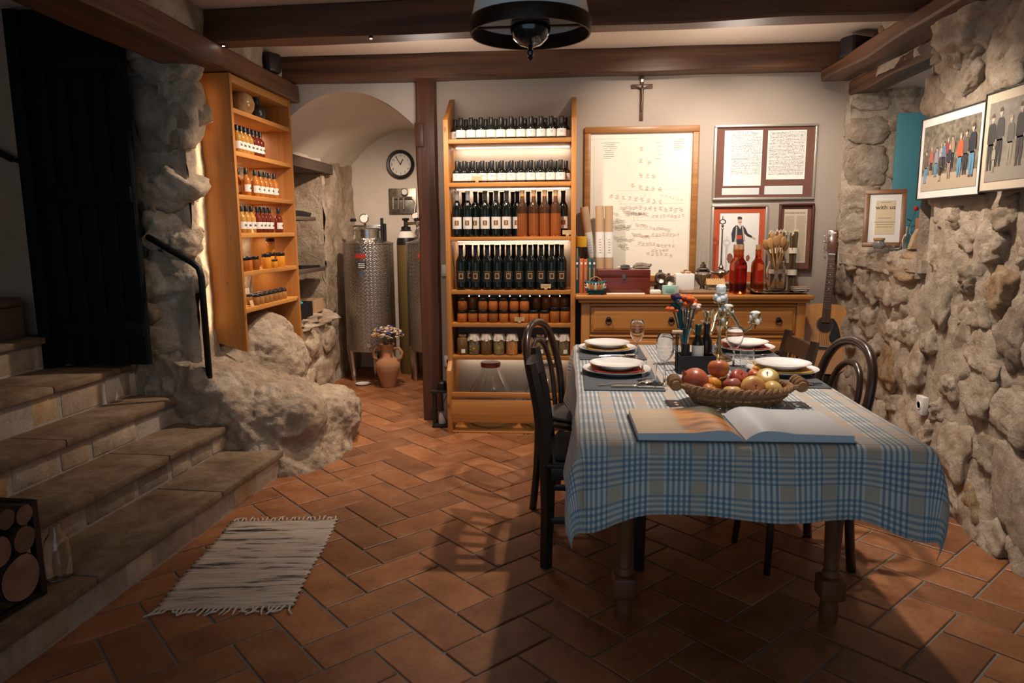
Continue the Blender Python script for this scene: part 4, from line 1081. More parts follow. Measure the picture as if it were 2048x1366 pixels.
o = mb.build('driftwood_knot', wood('bleached_driftwood', (0.10,0.07,0.05), (0.36,0.29,0.22), 0, 3, 0.8, 0.5, False, 0), None, (on_sb(1283, 4.70), 4.70, BXT)); tag(o, 'twisted driftwood knot lying on the mahogany box', 'driftwood')
# thin board in front of the box
o = MB().b2((on_sb(1213, 4.60), 4.572, Z0), (on_sb(1290, 4.60), 4.628, Z0+.010)).build('thin_board', M['cream_paper'], bevel=0.002); tag(o, 'thin pale board lying in front of the mahogany box', 'board')
# small woven basket
x = on_sb(1191, 4.60)
t = thing('small_basket', 'small colourful woven basket with a hoop handle before the books', 'basket', (x, 4.598, Z0))
WV = [pmat('woven_'+n, c, 0.9, bump=0.6, bs=150) for n, c in (('teal', (0.01,0.10,0.14)), ('white', (0.70,0.64,0.55)), ('orange', (0.55,0.20,0.04)), ('navy', (0.012,0.03,0.06)), ('red', (0.40,0.05,0.02)), ('tan', (0.45,0.24,0.10)))]
prof = [(0.034,0.004),(0.046,0.014),(0.055,0.028),(0.060,0.042),(0.062,0.056),(0.063,0.070)]
for k, (r, z) in enumerate(prof):
    mb = MB(); mb.tube([(r*cos(a)*1.05, r*sin(a)*.62, z+0.012*abs(cos(a))*k/5) for a in [2*pi*q/32 for q in range(32)]], 0.0085, 8, cyc=True); mb.build('woven_coil', [WV[3],WV[0],WV[0],WV[1],WV[2],WV[0]][k], t)
MB().lathe([(0,0.0),(0.038,0.0),(0.040,0.004),(0,0.004)], 24).build('base', WV[5], t)
for q in range(7):
    a = -2.35+q*0.26
    MB().ball((0.062*cos(a)*1.05, 0.064*sin(a)*.62-.004, 0.055), (0.0085,0.006,0.026), 8, 6, Ry((a+pi/2)*.6)).build('stitch', WV[(1,2,5)[q % 3]], t)
MB().tube([(0.045*cos(a), -.012, 0.060+0.055*sin(a)) for a in [pi*q/16 for q in range(17)]], 0.004, 6).build('handle', WV[5], t)
# carbide lamps: two pewter pots
def pot(u, v, y, lab, s=1.0):
    x = on_sb(u, y)
    t = thing('miner_lamp', lab, 'lamp', (x, y, Z0))
    MB().lathe([(0,0),(0.036*s,0),(0.038*s,0.01),(0.036*s,0.05*s),(0.030*s,0.058*s),(0.030*s,0.066*s),(0.034*s,0.07*s),(0.036*s,0.10*s),(0.026*s,0.118*s),(0.012*s,0.126*s),(0.010*s,0.14*s),(0,0.142*s)], 24).build('body', M['pewter'], t)
    MB().tube([(0.036*s,0,0.02),(0.055*s,0,0.05),(0.052*s,0,0.10*s),(0.030*s,0,0.115*s)], 0.0035, 6).build('handle', M['pewter'], t)
    MB().lathe([(0.006,0),(0.030,0.020),(0.032,0.022),(0.030,0.022),(0.005,0.004)], 20, (0,-.035*s,0.09*s), Rx(pi/2)).build('reflector', M['pewter'], t)
    return t
pot(1320, 560, 4.80, 'tarnished carbide lamp with a reflector left of the white box', 1.05)
pot(1337, 560, 4.74, 'second tarnished carbide lamp beside the white box', 0.92)
# white box with bits on top
x0 = on_sb(1352, 4.72); x1 = on_sb(1389, 4.72)
o = MB().b2((x0, 4.72, Z0), (x1, 4.83, at_y(1370, 548, 4.72).z)).build('white_box', M['paper'], bevel=0.003); tag(o, 'plain white box on the sideboard beside the carbide lamps', 'box')
WBT = at_y(1370, 548, 4.72).z+.0005
for i, (u, c, nm) in enumerate(((1366, (0.42,0.20,0.10), 'left'), (1377, (0.50,0.27,0.14), 'right'))):
    o = MB().ball((0,0,0.008), (0.017,0.012,0.008), 10, 7).build('trinket', pmat('trinket_brown_'+nm, c, 0.6), None, (on_sb(u, 4.76), 4.76, WBT)); tag(o, 'small brown trinket on the white box, '+nm+' one', 'trinket')
o = MB().lathe([(0,0),(0.012,0),(0.016,0.012),(0.012,0.024),(0,0.026)], 16).build('glass_bauble', M['glass'], None, (on_sb(1371, 4.79), 4.795, WBT)); tag(o, 'small clear glass bauble at the back of the white box', 'bauble')
# mint box, soap
x0 = on_sb(1326, 4.60); x1 = on_sb(1355, 4.60)
t = thing('soap_box', 'mint green soap box with an oval window on the sideboard', 'box', ((x0+x1)/2, 4.62, Z0))
w = (x1-x0)/2; m = pmat('mint_card', (0.34,0.56,0.49), 0.6)
MB().b2((-w,-.025,0), (w,.025,0.058)).build('carton', m, t, bevel=0.002)
MB().lathe([(0.021,0),(0.024,0.001),(0.021,0.002)], 24, (0,-.025,0.026), Matrix(((1.2,0,0),(0,0,-1),(0,.7,0)))).build('oval_print', pmat('mint_print', (0.20,0.42,0.36), 0.6), t)
x0 = on_sb(1301, 4.61); x1 = on_sb(1323, 4.61)
o = MB().b2((x0, 4.60, Z0), (x1, 4.65, Z0+.030)).build('soap_bar', M['paper'], bevel=0.010, seg=3); tag(o, 'white bar of soap on the sideboard left of the mint box', 'soap')
# oil lamp with glass chimney
x = on_sb(1405, 4.80)
t = thing('oil_lamp', 'old oil lamp with a pewter bowl and tall glass chimney', 'lamp', (x, 4.80, Z0))
zt = at_y(1405, 486, 4.80).z-Z0
MB().lathe([(0,0),(0.034,0),(0.036,0.008),(0.018,0.02),(0.014,0.04),(0.03,0.06),(0.052,0.10),(0.056,0.118),(0.052,0.122),(0,0.122)], 28).build('bowl', M['pewter'], t)
for k in range(10): MB().tube([(0.02*cos(k*.628), 0.02*sin(k*.628), 0.045), (0.047*cos(k*.628), 0.047*sin(k*.628), 0.085), (0.058*cos(k*.628), 0.058*sin(k*.628), 0.122)], 0.0025, 5).build('rib', M['pewter'], t)
MB().lathe([(0.050,0.122),(0.052,0.135),(0.036,0.155),(0.018,0.165),(0,0.165)], 24).build('reservoir', M['glass'], t)
MB().lathe([(0.016,0.160),(0.020,0.166),(0.020,0.182),(0.012,0.188),(0.010,0.2),(0,0.2)], 18).build('burner', M['pewter'], t)
MB().lathe([(0.020,0.182),(0.028,0.215),(0.024,0.25),(0.0175,zt-.005),(0.019,zt),(0.0175,zt),(0.016,zt-.005),(0.0225,0.25),(0.0265,0.215),(0.0185,0.182)], 24, close=False).build('chimney', M['glass'], t)
# straw house
x = on_sb(1430, 4.74)
t = thing('straw_house', 'little house model with a straw roof and pebble walls', 'ornament', (x, 4.735, Z0+.022))
MB().b2((-.052,-.034,0), (.052,.034,0.034)).build('wall_block', pmat('pebble_wall', (0.10,0.07,0.05), 0.9, col2=(0.55,0.45,0.33), vs_=110, bump=0.9, bs=120), t, bevel=0.002)
mb = MB().prism([(-.042,0.033),(.042,0.033),(0,0.070)], -.060, .060, Matrix(((0,0,1),(1,0,0),(0,1,0)))); mb.build('roof', pmat('straw_thatch', (0.60,0.40,0.16), 0.9, col2=(0.40,0.24,0.09), vs_=70, bump=0.7, bs=110), t)
for k in range(9): MB().tube([(-.055+k*.0137,-.0435,0.034), (-.055+k*.0137,-.001,0.0725)], 0.003, 5).build('straw', pmat('straw_%d' % k, (0.62+.02*(k % 3),0.42,0.18), 0.9), t)
# slab of bark-edged driftwood under it
mb = MB(); n = 18; vs_ = []; fs = []
xa, xb = on_sb(1362, 4.66), on_sb(1455, 4.66)
for i in range(n+1):
    xx = xa+(xb-xa)*i/n; w1 = .075+.018*mnoise.noise(Vector((i*.7,1,0))); w2 = .085+.014*mnoise.noise(Vector((i*.6,5,0))); e = min(1, min(i, n-i)/3+.35)
    vs_ += [(xx, 4.71-w1*e, Z0), (xx, 4.71-w1*e-.004, Z0+.012), (xx, 4.71-w1*e+.006, Z0+.0215), (xx, 4.71+w2*e, Z0+.0215), (xx, 4.71+w2*e, Z0)]
for i in range(n):
    for k in range(5): fs.append((i*5+k, i*5+(k+1) % 5, (i+1)*5+(k+1) % 5, (i+1)*5+k))
fs += [(4,3,2,1,0), tuple(n*5+k for k in range(5))]
mb.add(vs_, fs); o = mb.build('driftwood_slab', wood('driftwood_slab_wood', (0.16,0.08,0.04), (0.42,0.27,0.16), 0, 2, 0.8, 0.6, False, 0)); tag(o, 'flat slab of driftwood carrying the little straw house', 'driftwood')
# tall brass lamp stand with a ring top
x = on_sb(1441, 4.86); zt = at_y(1443, 432, 4.86).z-Z0
t = thing('lamp_stand', 'tall brass oil lamp stand with spouts and a ring at the top', 'lamp', (x, 4.86, Z0))
MB().lathe([(0,0),(0.050,0),(0.052,0.006),(0.025,0.02),(0.012,0.04),(0.010,0.09),(0.016,0.10),(0.034,0.112),(0.040,0.125),(0.030,0.142),(0.014,0.15),(0.018,0.16),(0.010,0.172),(0.006,0.19),(0.0045,zt-.09),(0.009,zt-.085),(0.005,zt-.075),(0.009,zt-.062),(0.004,zt-.056),(0,zt-.056)], 24).build('stem', M['pewter'], t)
MB().tube([(0.017*cos(a)*1.1, 0, zt-.038+0.014*sin(a)) for a in [2*pi*q/18 for q in range(18)]], 0.0035, 6, cyc=True).build('ring_handle', M['iron'], t)
MB().tube([(0,0,zt-.024),(0,0,zt)], [0.003,0.002], 6).build('finial', M['iron'], t)
for k in range(3):
    a = k*2*pi/3+pi/6; MB().tube([(0.03*cos(a),0.03*sin(a),0.120),(0.055*cos(a),0.055*sin(a),0.125),(0.072*cos(a),0.072*sin(a),0.135)], [0.012,0.009,0.006], 8).build('spout', M['pewter'], t)
# amber liqueur bottles
def liq(u, y, lab):
    t = thing('liqueur_bottle', lab, 'bottle', (on_sb(u, y), y, Z0), 0, 'corked amber bottles on the sideboard')
    s = (at_y(u, 489, y).z-Z0)/0.30
    MB().lathe([(0,0.02),(0.02,0.006),(0.036,0),(0.0405,0.006),(0.041,0.02),(0.041,0.165*s),(0.037,0.19*s),(0.022,0.21*s),(0.0175,0.22*s),(0.0165,0.262*s),(0,0.262*s)], 24).build('body', M['amber'], t, smooth=1.0)
    MB().lathe([(0.0172,0.22*s),(0.0172,0.262*s),(0.0185,0.264*s),(0.0185,0.272*s),(0.0155,0.272*s)], 18, close=False).build('neck_ring', M['rose'], t)
    MB().lathe([(0,0.262*s),(0.015,0.262*s),(0.017,0.30*s),(0,0.30*s)], 16).build('cork', M['cork'], t)
liq(1480, 4.66, 'corked bottle of amber liqueur nearest the tall lamp stand')
liq(1514, 4.68, 'corked bottle of amber liqueur nearest the wooden spoons')
liq(1471, 4.76, 'corked bottle of amber liqueur half hidden behind the left one')
# jar of wooden spoons
x, y = on_sb(1552, 4.68), 4.68
t = thing('glass_jar', 'clear glass jar holding the wooden spoons', 'jar', (x, y, Z0+.0225))
zj = at_y(1552, 522, y).z-Z0-.022
MB().lathe([(0,0.004),(0.05,0.0),(0.060,0.004),(0.062,0.02),(0.062,zj-.05),(0.055,zj-.03),(0.050,zj-.024),(0.050,zj),(0.047,zj),(0.047,zj-.024),(0.052,zj-.032),(0.059,zj-.052),(0.059,0.02),(0.05,0.007),(0,0.008)], 32).build('body', M['glass'], t, smooth=1.2)
M['spoonw'] = wood('olive_spoon_wood', (0.42,0.20,0.06), (0.60,0.33,0.12), 2, 1.5, 0.5, 0.1, False, 0.2)
rr = random.Random(4)
SP = [(1541,487,0), (1553,483,0), (1567,484,.3), (1533,490,-.4), (1560,478,.1), (1546,476,-.1), (1572,492,.5)]
for i, (u, v, tw) in enumerate(SP):
    yy = 4.68+(-.018, -.03, -.012, .0, .02, .018, .008)[i]
    hd = at_y(u, v, yy); base = Vector((x+(x-hd.x)*.35+rr.uniform(-.012,.012), yy+rr.uniform(-.008,.008), Z0+.034))
    hd = Vector((hd.x, yy, hd.z)); d = hd-base; L = d.length
    o = bpy.data.objects.new('wooden_spoon', None); COL.objects.link(o); o.location = base
    zz_ = d.normalized(); xx_ = (Vector((1,0,0))-zz_*zz_.x).normalized(); yy_ = zz_.cross(xx_)
    o.rotation_euler = (Matrix((xx_, yy_, zz_)).transposed() @ Rz(tw)).to_euler()
    tag(o, 'wooden spoon in the glass jar, '+['front left','front centre','front right','far left','back right','back centre','far right'][i], 'spoon', 'wooden spoons in the glass jar')
    MB().tube([(0,0,0),(0,0,L*.5),(0,0,L-.03)], [0.0055,0.005,0.0055], 8).build('handle', M['spoonw'], o)
    MB().ball((0,0,L), (0.0225,0.008,0.036), 14, 10).build('bowl', M['spoonw'], o)
# bundles of dried stalks
M['stalk'] = [pmat('stalk_%d' % k, c, 0.8) for k, c in enumerate(((0.10,0.03,0.02), (0.16,0.14,0.05), (0.22,0.09,0.05), (0.09,0.10,0.035)))]
M['tip'] = pmat('pale_stalk_tip', (0.66,0.54,0.40), 0.8)
for (u, y, r, n, lab) in ((1551, 4.83, 0.055, 46, 'broad bundle of dried stalks behind the jar of spoons'), (1583, 4.76, 0.030, 26, 'slim bundle of dried stalks with paper bands right of the spoons')):
    x = on_sb(u, y)
    t = thing('stalk_bundle', lab, 'bundle', (x, y, Z0))
    zt = at_y(u, 458, y).z-Z0
    for k in range(n):
        a = rr.random()*2*pi; q = r*sqrt(rr.random()); ox, oy = q*cos(a), q*sin(a); h = zt*rr.uniform(.93,1.0)
        mb = MB(); mb.tube([(ox*.75, oy*.75, 0.0), (ox*.8, oy*.8, h*.45), (ox*1.15+rr.uniform(-.006,.006), oy*1.1, h-.014)], [0.0035,0.0035,0.0036], 6); mb.m = 1
        mb.tube([(ox*1.15, oy*1.1, h-.016), (ox*1.18, oy*1.1, h)], [0.0038,0.0022], 6)
        mb.build('stalk', [M['stalk'][rr.randrange(4)], M['tip']], t)
    for z in (zt*.28, zt*.62): MB().lathe([(r*1.02,z),(r*1.02,z+.036)], 24, close=False).build('paper_band', M['cream_paper'], t)
# metal tray and little books
xa, xb = on_sb(1496, 4.66), on_sb(1618, 4.66)
mb = MB(); n = 24; vs_ = []; fs = []
for i in range(n+1):
    xx = xa+(xb-xa)*i/n; e = abs(i/n-.5)*2; z = Z0+.001+.018*max(0, e-.80)/.2
    z += .012*max(0, .25-i/n)/.25
    w = .07*sqrt(max(0.05, 1-max(0, e-.85)**2*30))
    for (yy, dz) in ((-w-.012, .010), (-w, .002), (w, .002), (w+.012, .010)): vs_.append((xx, 4.69+yy, z+dz+.002*sin(i*1.7)))
for i in range(n):
    for k in range(3): fs.append((i*4+k, (i+1)*4+k, (i+1)*4+k+1, i*4+k+1))
mb.add(vs_, fs); o = mb.build('metal_tray', M['pewter'], smooth=1.0); sm = o.modifiers.new('s', 'SOLIDIFY'); sm.thickness = 0.003; sm.offset = 1; tag(o, 'long wavy pewter tray under the spoon jar', 'tray')
for k, (nm, c) in enumerate((('grey', (0.14,0.13,0.12)), ('tan', (0.46,0.26,0.16)))):
    t = thing('small_book', 'small '+nm+' booklet lying on the right end of the tray, '+('below' if k == 0 else 'on top'), 'book', (on_sb(1601, 4.70), 4.70, Z0+.016+k*.0135), 0.08*k)
    MB().b2((-.052,-.035,0), (.052,.035,.003)).build('cover', pmat('booklet_'+nm, c, 0.7), t); MB().b2((-.049,-.033,.003), (.049,.033,.010)).build('pages', M['paper'], t); MB().b2((-.052,-.035,.010), (.052,.035,.013)).build('cover', pmat('booklet2_'+nm, c, 0.7), t)
# ------------------------------------------------------------------ guitar leaning in the corner
gt = bpy.data.objects.new('acoustic_guitar', None); COL.objects.link(gt)
tag(gt, 'acoustic guitar with a pale spruce top and black pickguard leaning in the corner', 'guitar')
pb = at_y(1636, 748, 4.72); pt = at_y(1668, 460, 4.93)
GB = Vector((pb.x+.022, 4.735, pb.z)); GT = Vector((pt.x, 4.93, pt.z))
d = GT-GB; GL = d.length; zax = d.normalized(); yax = Vector((0.30, 1, 0)); yax = (yax-zax*yax.dot(zax)).normalized(); xax = yax.cross(zax)
mw_ = Matrix.Identity(4)
for i in range(3): mw_[i][0], mw_[i][1], mw_[i][2], mw_[i][3] = xax[i], yax[i], zax[i], GB[i]
gt.matrix_world = mw_
sc_ = GL/1.02
def body_poly(s=1.0, off=0.0):
    half = [(0.0,0.0),(0.06,0.002),(0.12,0.018),(0.165,0.055),(0.192,0.105),(0.198,0.15),(0.188,0.20),(0.160,0.25),(0.134,0.285),(0.128,0.315),(0.133,0.345),(0.143,0.38),(0.147,0.41),(0.142,0.445),(0.122,0.475),(0.085,0.491),(0.0,0.495)]
    # dreadnought outline, smoothed
    P_ = [(x*s*sc_, z*sc_) for x, z in half]
    return [(-x, z) for x, z in reversed(P_[1:-1])][::-1] and P_+[(-x, z) for x, z in reversed(P_[1:-1])]
RG = Matrix(((1,0,0),(0,0,1),(0,1,0)))
M['spruce'] = wood('spruce_top', (0.56,0.24,0.055), (0.66,0.32,0.09), 2, 0.6, 0.25, 0.0, False, 0, 0.4)
M['rosew'] = wood('rosewood', (0.05,0.02,0.012), (0.12,0.05,0.028), 2, 1.5, 0.35, 0.1, False, 0)
M['mahog_side'] = wood('guitar_side_wood', (0.09,0.028,0.012), (0.17,0.06,0.028), 2, 1.2, 0.25, 0.0, False, 0, 0.4)
MB().prism(body_poly(), 0.004, 0.10, RG).build('body', M['mahog_side'], gt, bevel=0.002)
MB().prism(body_poly(0.995), 0.0, 0.004, RG).build('soundboard', M['spruce'], gt)
def disc(name, r0, r1, z, y, mat, n=36):
    mb = MB(); vs_ = []
    for k in range(n): a = 2*pi*k/n; vs_ += [(r1*cos(a), y, z+r1*sin(a)), (r0*cos(a), y, z+r0*sin(a))]
    fs = [(2*k, 2*k+1, (2*k+3) % (2*n), (2*k+2) % (2*n)) for k in range(n)]
    mb.add(vs_, fs); mb.build(name, mat, gt, smooth=0)
sz = 0.345*sc_
MB().lathe([(0,0.0),(0.050*sc_,0.0)], 32, (0,-.0006,sz), Rx(pi/2), close=False).build('sound_hole_shade_disc', M['ink'], gt)  # flat dark disc, colour stands in for the shade inside the hole
disc('rosette', 0.051*sc_, 0.056*sc_, sz, -.0008, M['rosew']); disc('rosette', 0.058*sc_, 0.0595*sc_, sz, -.0008, M['rosew'])
pg = [(0.052,0.345),(0.044,0.372),(0.030,0.392),(0.052,0.392),(0.075,0.36),(0.092,0.32),(0.104,0.275),(0.106,0.245),(0.098,0.222),(0.078,0.212),(0.052,0.216),(0.036,0.235),(0.032,0.265),(0.040,0.305),(0.049,0.325)]
MB().prism([(x*sc_, z*sc_) for x, z in pg], -.0022, -.0008, RG).build('pickguard', M['blackp'], gt)
MB().b2((-.075*sc_,-.010,0.172*sc_), (.075*sc_,0,0.197*sc_)).build('bridge', M['rosew'], gt, bevel=0.003)
MB().b2((-.038*sc_,-.014,0.190*sc_), (.038*sc_,-.010,0.193*sc_)).build('saddle', M['paper'], gt)
mb = MB().prism([(-.027*sc_,0.36*sc_),(.027*sc_,0.36*sc_),(.0215*sc_,0.845*sc_),(-.0215*sc_,0.845*sc_)], -.008, 0.0, RG); mb.build('fingerboard', M['rosew'], gt)
MB().prism([(-.025*sc_,0.49*sc_),(.025*sc_,0.49*sc_),(.021*sc_,0.845*sc_),(-.021*sc_,0.845*sc_)], 0.0, 0.022, RG).build('neck', M['mahog_side'], gt, bevel=0.006)
for k in range(16):
    z = (0.845-0.635*(1-2**(-(k+1)/12.0)))*sc_
    if z < 0.37*sc_: break
    MB().b2((-.024*sc_,-.0092,z-.0009), (.024*sc_,-.008,z+.0009)).build('fret', M['steel'], gt)
for k in (3,5,7,9):
    z = (0.845-0.635*(1-2**(-(k-.5)/12.0)))*sc_
    MB().lathe([(0.003,0),(0.003,0.0006),(0,0.0006)], 10, (0,-.008,z), Rx(pi/2)).build('inlay', M['paper'], gt)
MB().prism([(-.022*sc_,0.845*sc_),(.022*sc_,0.845*sc_),(.036*sc_,0.875*sc_),(.038*sc_,1.012*sc_),(.03*sc_,1.02*sc_),(-.03*sc_,1.02*sc_),(-.038*sc_,1.012*sc_),(-.036*sc_,0.875*sc_)], -.004, 0.012, RG).build('headstock', M['mahog_side'], gt, bevel=0.002)
MB().b2((-.022*sc_,-.011,0.843*sc_), (.022*sc_,-.004,0.848*sc_)).build('nut', M['paper'], gt)
MB().b2((-.016*sc_,-.0048,0.995*sc_), (.016*sc_,-.004,1.004*sc_)).build('headstock_print', M['paper'], gt)
for s in (-1, 1):
    for k in range(3):
        z = (0.893+0.042*k)*sc_
        t_ = MB().lathe([(0.004,0),(0.004,0.012),(0,0.012)], 10, (s*.022,-.004,z), Rx(pi/2)).build('tuner_post', M['chrome'], gt)
        MB().ball((s*.052,0.008,z), (0.008,0.004,0.006), 10, 6).build('tuner_knob', M['chrome'], t_)
for k in range(6):
    f = (k-2.5)/2.5
    MB().tube([(f*.029*sc_,-.0125,0.192*sc_), (f*.017*sc_,-.0105,0.846*sc_)], 0.0006, 4).build('string', M['brass'], gt)
# low stand under the guitar
t = thing('guitar_stand', 'low black stand carrying the acoustic guitar', 'stand', (GB.x, 4.80, 0))
MB().tube([(-.14,-.10,0.012),(0,0.0,GB.z-.03),(.14,-.10,0.012)], 0.011, 8).build('front_leg', M['black'], t)
MB().tube([(0,0,GB.z-.03),(0,.13,0.012)], 0.011, 8).build('rear_leg', M['black'], t)
MB().tube([(-.09,-.11,GB.z+.012),(-.09,-.085,GB.z-.024),(-.09,0.03,GB.z-.026),(.09,0.03,GB.z-.026),(.09,-.085,GB.z-.024),(.09,-.11,GB.z+.012)], 0.009, 8).build('cradle', M['black'], t)
# ------------------------------------------------------------------ dining table
TX0, TX1, TY0, TY1, TT = 0.045, 0.995, 1.965, 3.70, 0.760
M['tablew'] = wood('table_wood', (0.11,0.032,0.010), (0.22,0.075,0.024), 2, 1.0, 0.55, 0.1, False, 0.1)
M['tablex'] = wood('table_top_wood', (0.16,0.055,0.02), (0.30,0.12,0.045), 1, 1.0, 0.4, 0.1, False, 0.1)
tb = thing('dining_table', 'long wooden dining table with turned legs under a checked cloth', 'table', (0,0,0))
MB().b2((TX0, TY0, TT-.028), (TX1, TY1, TT)).build('table_top', M['tablex'], tb, bevel=0.004)
for (lo, hi) in (((0.16,2.36,0.63), (0.18,3.36,0.73)), ((0.90,2.36,0.63), (0.92,3.36,0.73)), ((0.2,2.33,0.63), (0.90,2.35,0.73)), ((0.2,3.36,0.63), (0.90,3.38,0.73))):
    MB().b2(lo, hi).build('apron', M['tablex'], tb)
for (x, y) in ((0.200, 2.345), (0.912, 2.375), (0.20, 3.36), (0.905, 3.36)):
    lg = MB().lathe([(0.0,0.0),(0.026,0.0),(0.030,0.008),(0.031,0.06),(0.027,0.085),(0.030,0.095)], 20).build('leg_foot', M['tablew'], tb, (x, y, 0))
    mb = MB().b2((-.042,-.042,0.092), (.042,.042,0.170)); mb.build('leg_block', M['tablew'], tb, (x, y, 0), bevel=0.012, seg=3)
    MB().lathe([(0.028,0.168),(0.032,0.176),(0.030,0.186),(0.024,0.196),(0.028,0.205),(0.024,0.214),(0.027,0.26),(0.034,0.50),(0.036,0.60),(0.036,0.63)], 20).build('leg_shaft', M['tablew'], tb, (x, y, 0))
    MB().b2((-.04,-.04,0.628), (.04,.04,0.732)).build('leg_head', M['tablew'], tb, (x, y, 0), bevel=0.003)
# checked cloth
def cloth_mat():
    m, nt, b = _nt('blue_checked_cloth')
    L = nt.links
    uv = nt.nodes.new('ShaderNodeUVMap'); sp = nt.nodes.new('ShaderNodeSeparateXYZ'); L.new(uv.outputs[0], sp.inputs[0])
    def mth(op, a, bb=None, c=None):
        n = nt.nodes.new('ShaderNodeMath'); n.operation = op
        for k, v in enumerate((a, bb, c)):
            if v is None: continue
            if hasattr(v, 'links'): L.new(v, n.inputs[k])
            else: n.inputs[k].default_value = v
        return n.outputs[0]
    def stripes(s, per, fine, duty, ph):
        a = mth('FRACT', mth('MULTIPLY_ADD', s, 1/per, ph))
        grp = mth('LESS_THAN', a, duty)
        f = mth('FRACT', mth('MULTIPLY', s, 1/fine))
        ln = mth('SMOOTH_MIN', mth('MULTIPLY', mth('GREATER_THAN', f, 0.52), 1.0), 1.0, 0.01)
        return mth('MULTIPLY', grp, ln), grp
    u1, gu = stripes(sp.outputs[0], 0.118, 0.0155, 0.66, 0.1)
    v1, gv = stripes(sp.outputs[1], 0.118, 0.0155, 0.66, 0.32)
    base = mixc(nt, mth('MULTIPLY', gu, 0.8), (0.55,0.42,0.31), (0.74,0.68,0.60))
    base = mixc(nt, mth('MULTIPLY', gv, 0.45), base, (0.74,0.68,0.60))
    blue = (0.035,0.15,0.25)
    col = mixc(nt, mth('MULTIPLY', u1, 0.70), base, blue)
    col = mixc(nt, mth('MULTIPLY', v1, 0.58), col, blue)
    L.new(col, b.inputs['Base Color']); b.inputs['Roughness'].default_value = 0.9; _set(b, 'Sheen Weight', 0.2)
    tc = objcoord(nt, (1,1,1), False)
    bumpn(nt, b, noise(nt, tc, 420, 2), 0.25, 0.002)
    return m
HANG = 0.215; CT = TT+.004
hx, hy = (TX1-TX0)/2, (TY1-TY0)/2; ccx, ccy = (TX0+TX1)/2, (TY0+TY1)/2
def drape(d):   # arc length past the edge -> (outward, drop) with a rounded lip
    r = 0.022
    q = r*pi/2
    if d < q: a = d/r; return r*sin(a), r*(1-cos(a))
    return r+0.10*(d-q), r+(d-q)*0.985
def sst(x):
    x = max(0.0, min(1.0, x)); return x*x*(3-2*x)
def cloth_pt(s, t):
    ex, ey = hx-.006, hy-.006
    dx = max(0, abs(s)-ex); dy = max(0, abs(t)-ey)
    sx = 1 if s > 0 else -1; sy = 1 if t > 0 else -1
    bx = max(-ex, min(ex, s)); by = max(-ey, min(ey, t))
    wz = 0.0012*mnoise.noise(Vector((s*7, t*7, 1)))
    if dx == 0 and dy == 0: return Vector((bx, by, wz))
    kx = 1+.26*sst((abs(s)-ex+.20)/.20); ky = 1+.26*sst((abs(t)-ey+.20)/.20)
    if dx > 0 and dy > 0:
        rr_ = (dx**3+dy**3)**(1/3)*1.26; th = atan2(dy, dx)
        o, dr = drape(rr_); k = sin(2*th)
        out = o*(1-0.25*k)+0.42*k*rr_*max(0, 1-rr_/.375)
        return Vector((bx+sx*out*cos(th), by+sy*out*sin(th), -dr*(1-0.05*k)+wz))
    if dx > 0:
        o, dr = drape(dx*ky); w = (0.020*sin(t*5.2+sx)+0.010*sin(t*13+2))*dx/HANG*(1-sst((abs(t)-ey+.12)/.12))
        return Vector((bx+sx*(o+w), by, -dr+wz))
    o, dr = drape(dy*kx); w = (0.022*sin(s*7.5+1)+0.011*sin(s*17+.5))*dy/HANG*(1-sst((abs(s)-ex+.12)/.12))
    return Vector((bx, by+sy*(o+w), -dr+wz))
def grid_vals(h):
    vals = []
    n = int(2*h/0.03)
    vals += [-h-HANG+HANG*i/16 for i in range(16)]
    vals += [-h+2*h*i/n for i in range(n+1)]
    vals += [h+HANG*(i+1)/16 for i in range(16)]
    return vals
gs, gt_ = grid_vals(hx), grid_vals(hy)
mb = MB(); vs_ = []; fs = []; uvs = []
for t_ in gt_:
    for s_ in gs:
        p = cloth_pt(s_, t_); vs_.append((p.x, p.y, p.z)); uvs.append((s_, t_))
nS = len(gs)
for j in range(len(gt_)-1):
    for i in range(nS-1): fs.append((j*nS+i, j*nS+i+1, (j+1)*nS+i+1, (j+1)*nS+i))
mb.add(vs_, fs); me = mb.mesh('tablecloth', cloth_mat(), 3.2)
ul = me.uv_layers.new(name='UVMap')
for lp_ in me.loops: ul.data[lp_.index].uv = uvs[lp_.vertex_index]
tc = obj('tablecloth', me, None, (ccx, ccy, CT)); tag(tc, 'blue and beige checked tablecloth with pointed hanging corners', 'tablecloth')
sm = tc.modifiers.new('s', 'SOLIDIFY'); sm.thickness = 0.0016; sm.offset = 1
TZ2 = CT+.0035
# ------------------------------------------------------------------ place settings
M['mat'] = pmat('grey_woven_mat', (0.085,0.10,0.115), 0.8, col2=(0.13,0.145,0.16), vs_=120, bump=0.5, bs=260)
M['china'] = pmat('white_china', (0.80,0.79,0.77), 0.12, coat=0.3)
NAP = {'yellow': pmat('yellow_napkin', (0.55,0.30,0.06), 0.9), 'red': pmat('red_napkin', (0.34,0.045,0.02), 0.9)}
def plate(name, r, loc, lab, h=0.020):
    o = MB().lathe([(0,0.004),(r*.55,0.004),(r*.58,0.0),(r*.62,0.0),(r*.66,0.005),(r*.80,h*.55),(r,h),(r,h+.0025),(r*.79,h*.55+.004),(r*.64,0.009),(0,0.008)], 48).build(name, M['china'], None, loc, smooth=0.9)
    return tag(o, lab, 'plate')
SET = [(0.192, 3.470, 'yellow', 0.055, 0.375, 3.235, 3.66, 'far left', 1), (0.203, 2.925, 'red', 0.062, 0.375, 2.600, 3.06, 'near left', 1),
       (0.868, 3.520, 'red', 0.690, 0.998, 3.335, 3.69, 'far right', -1), (0.885, 2.955, 'yellow', 0.69, 0.998, 2.675, 3.12, 'near right', -1)]
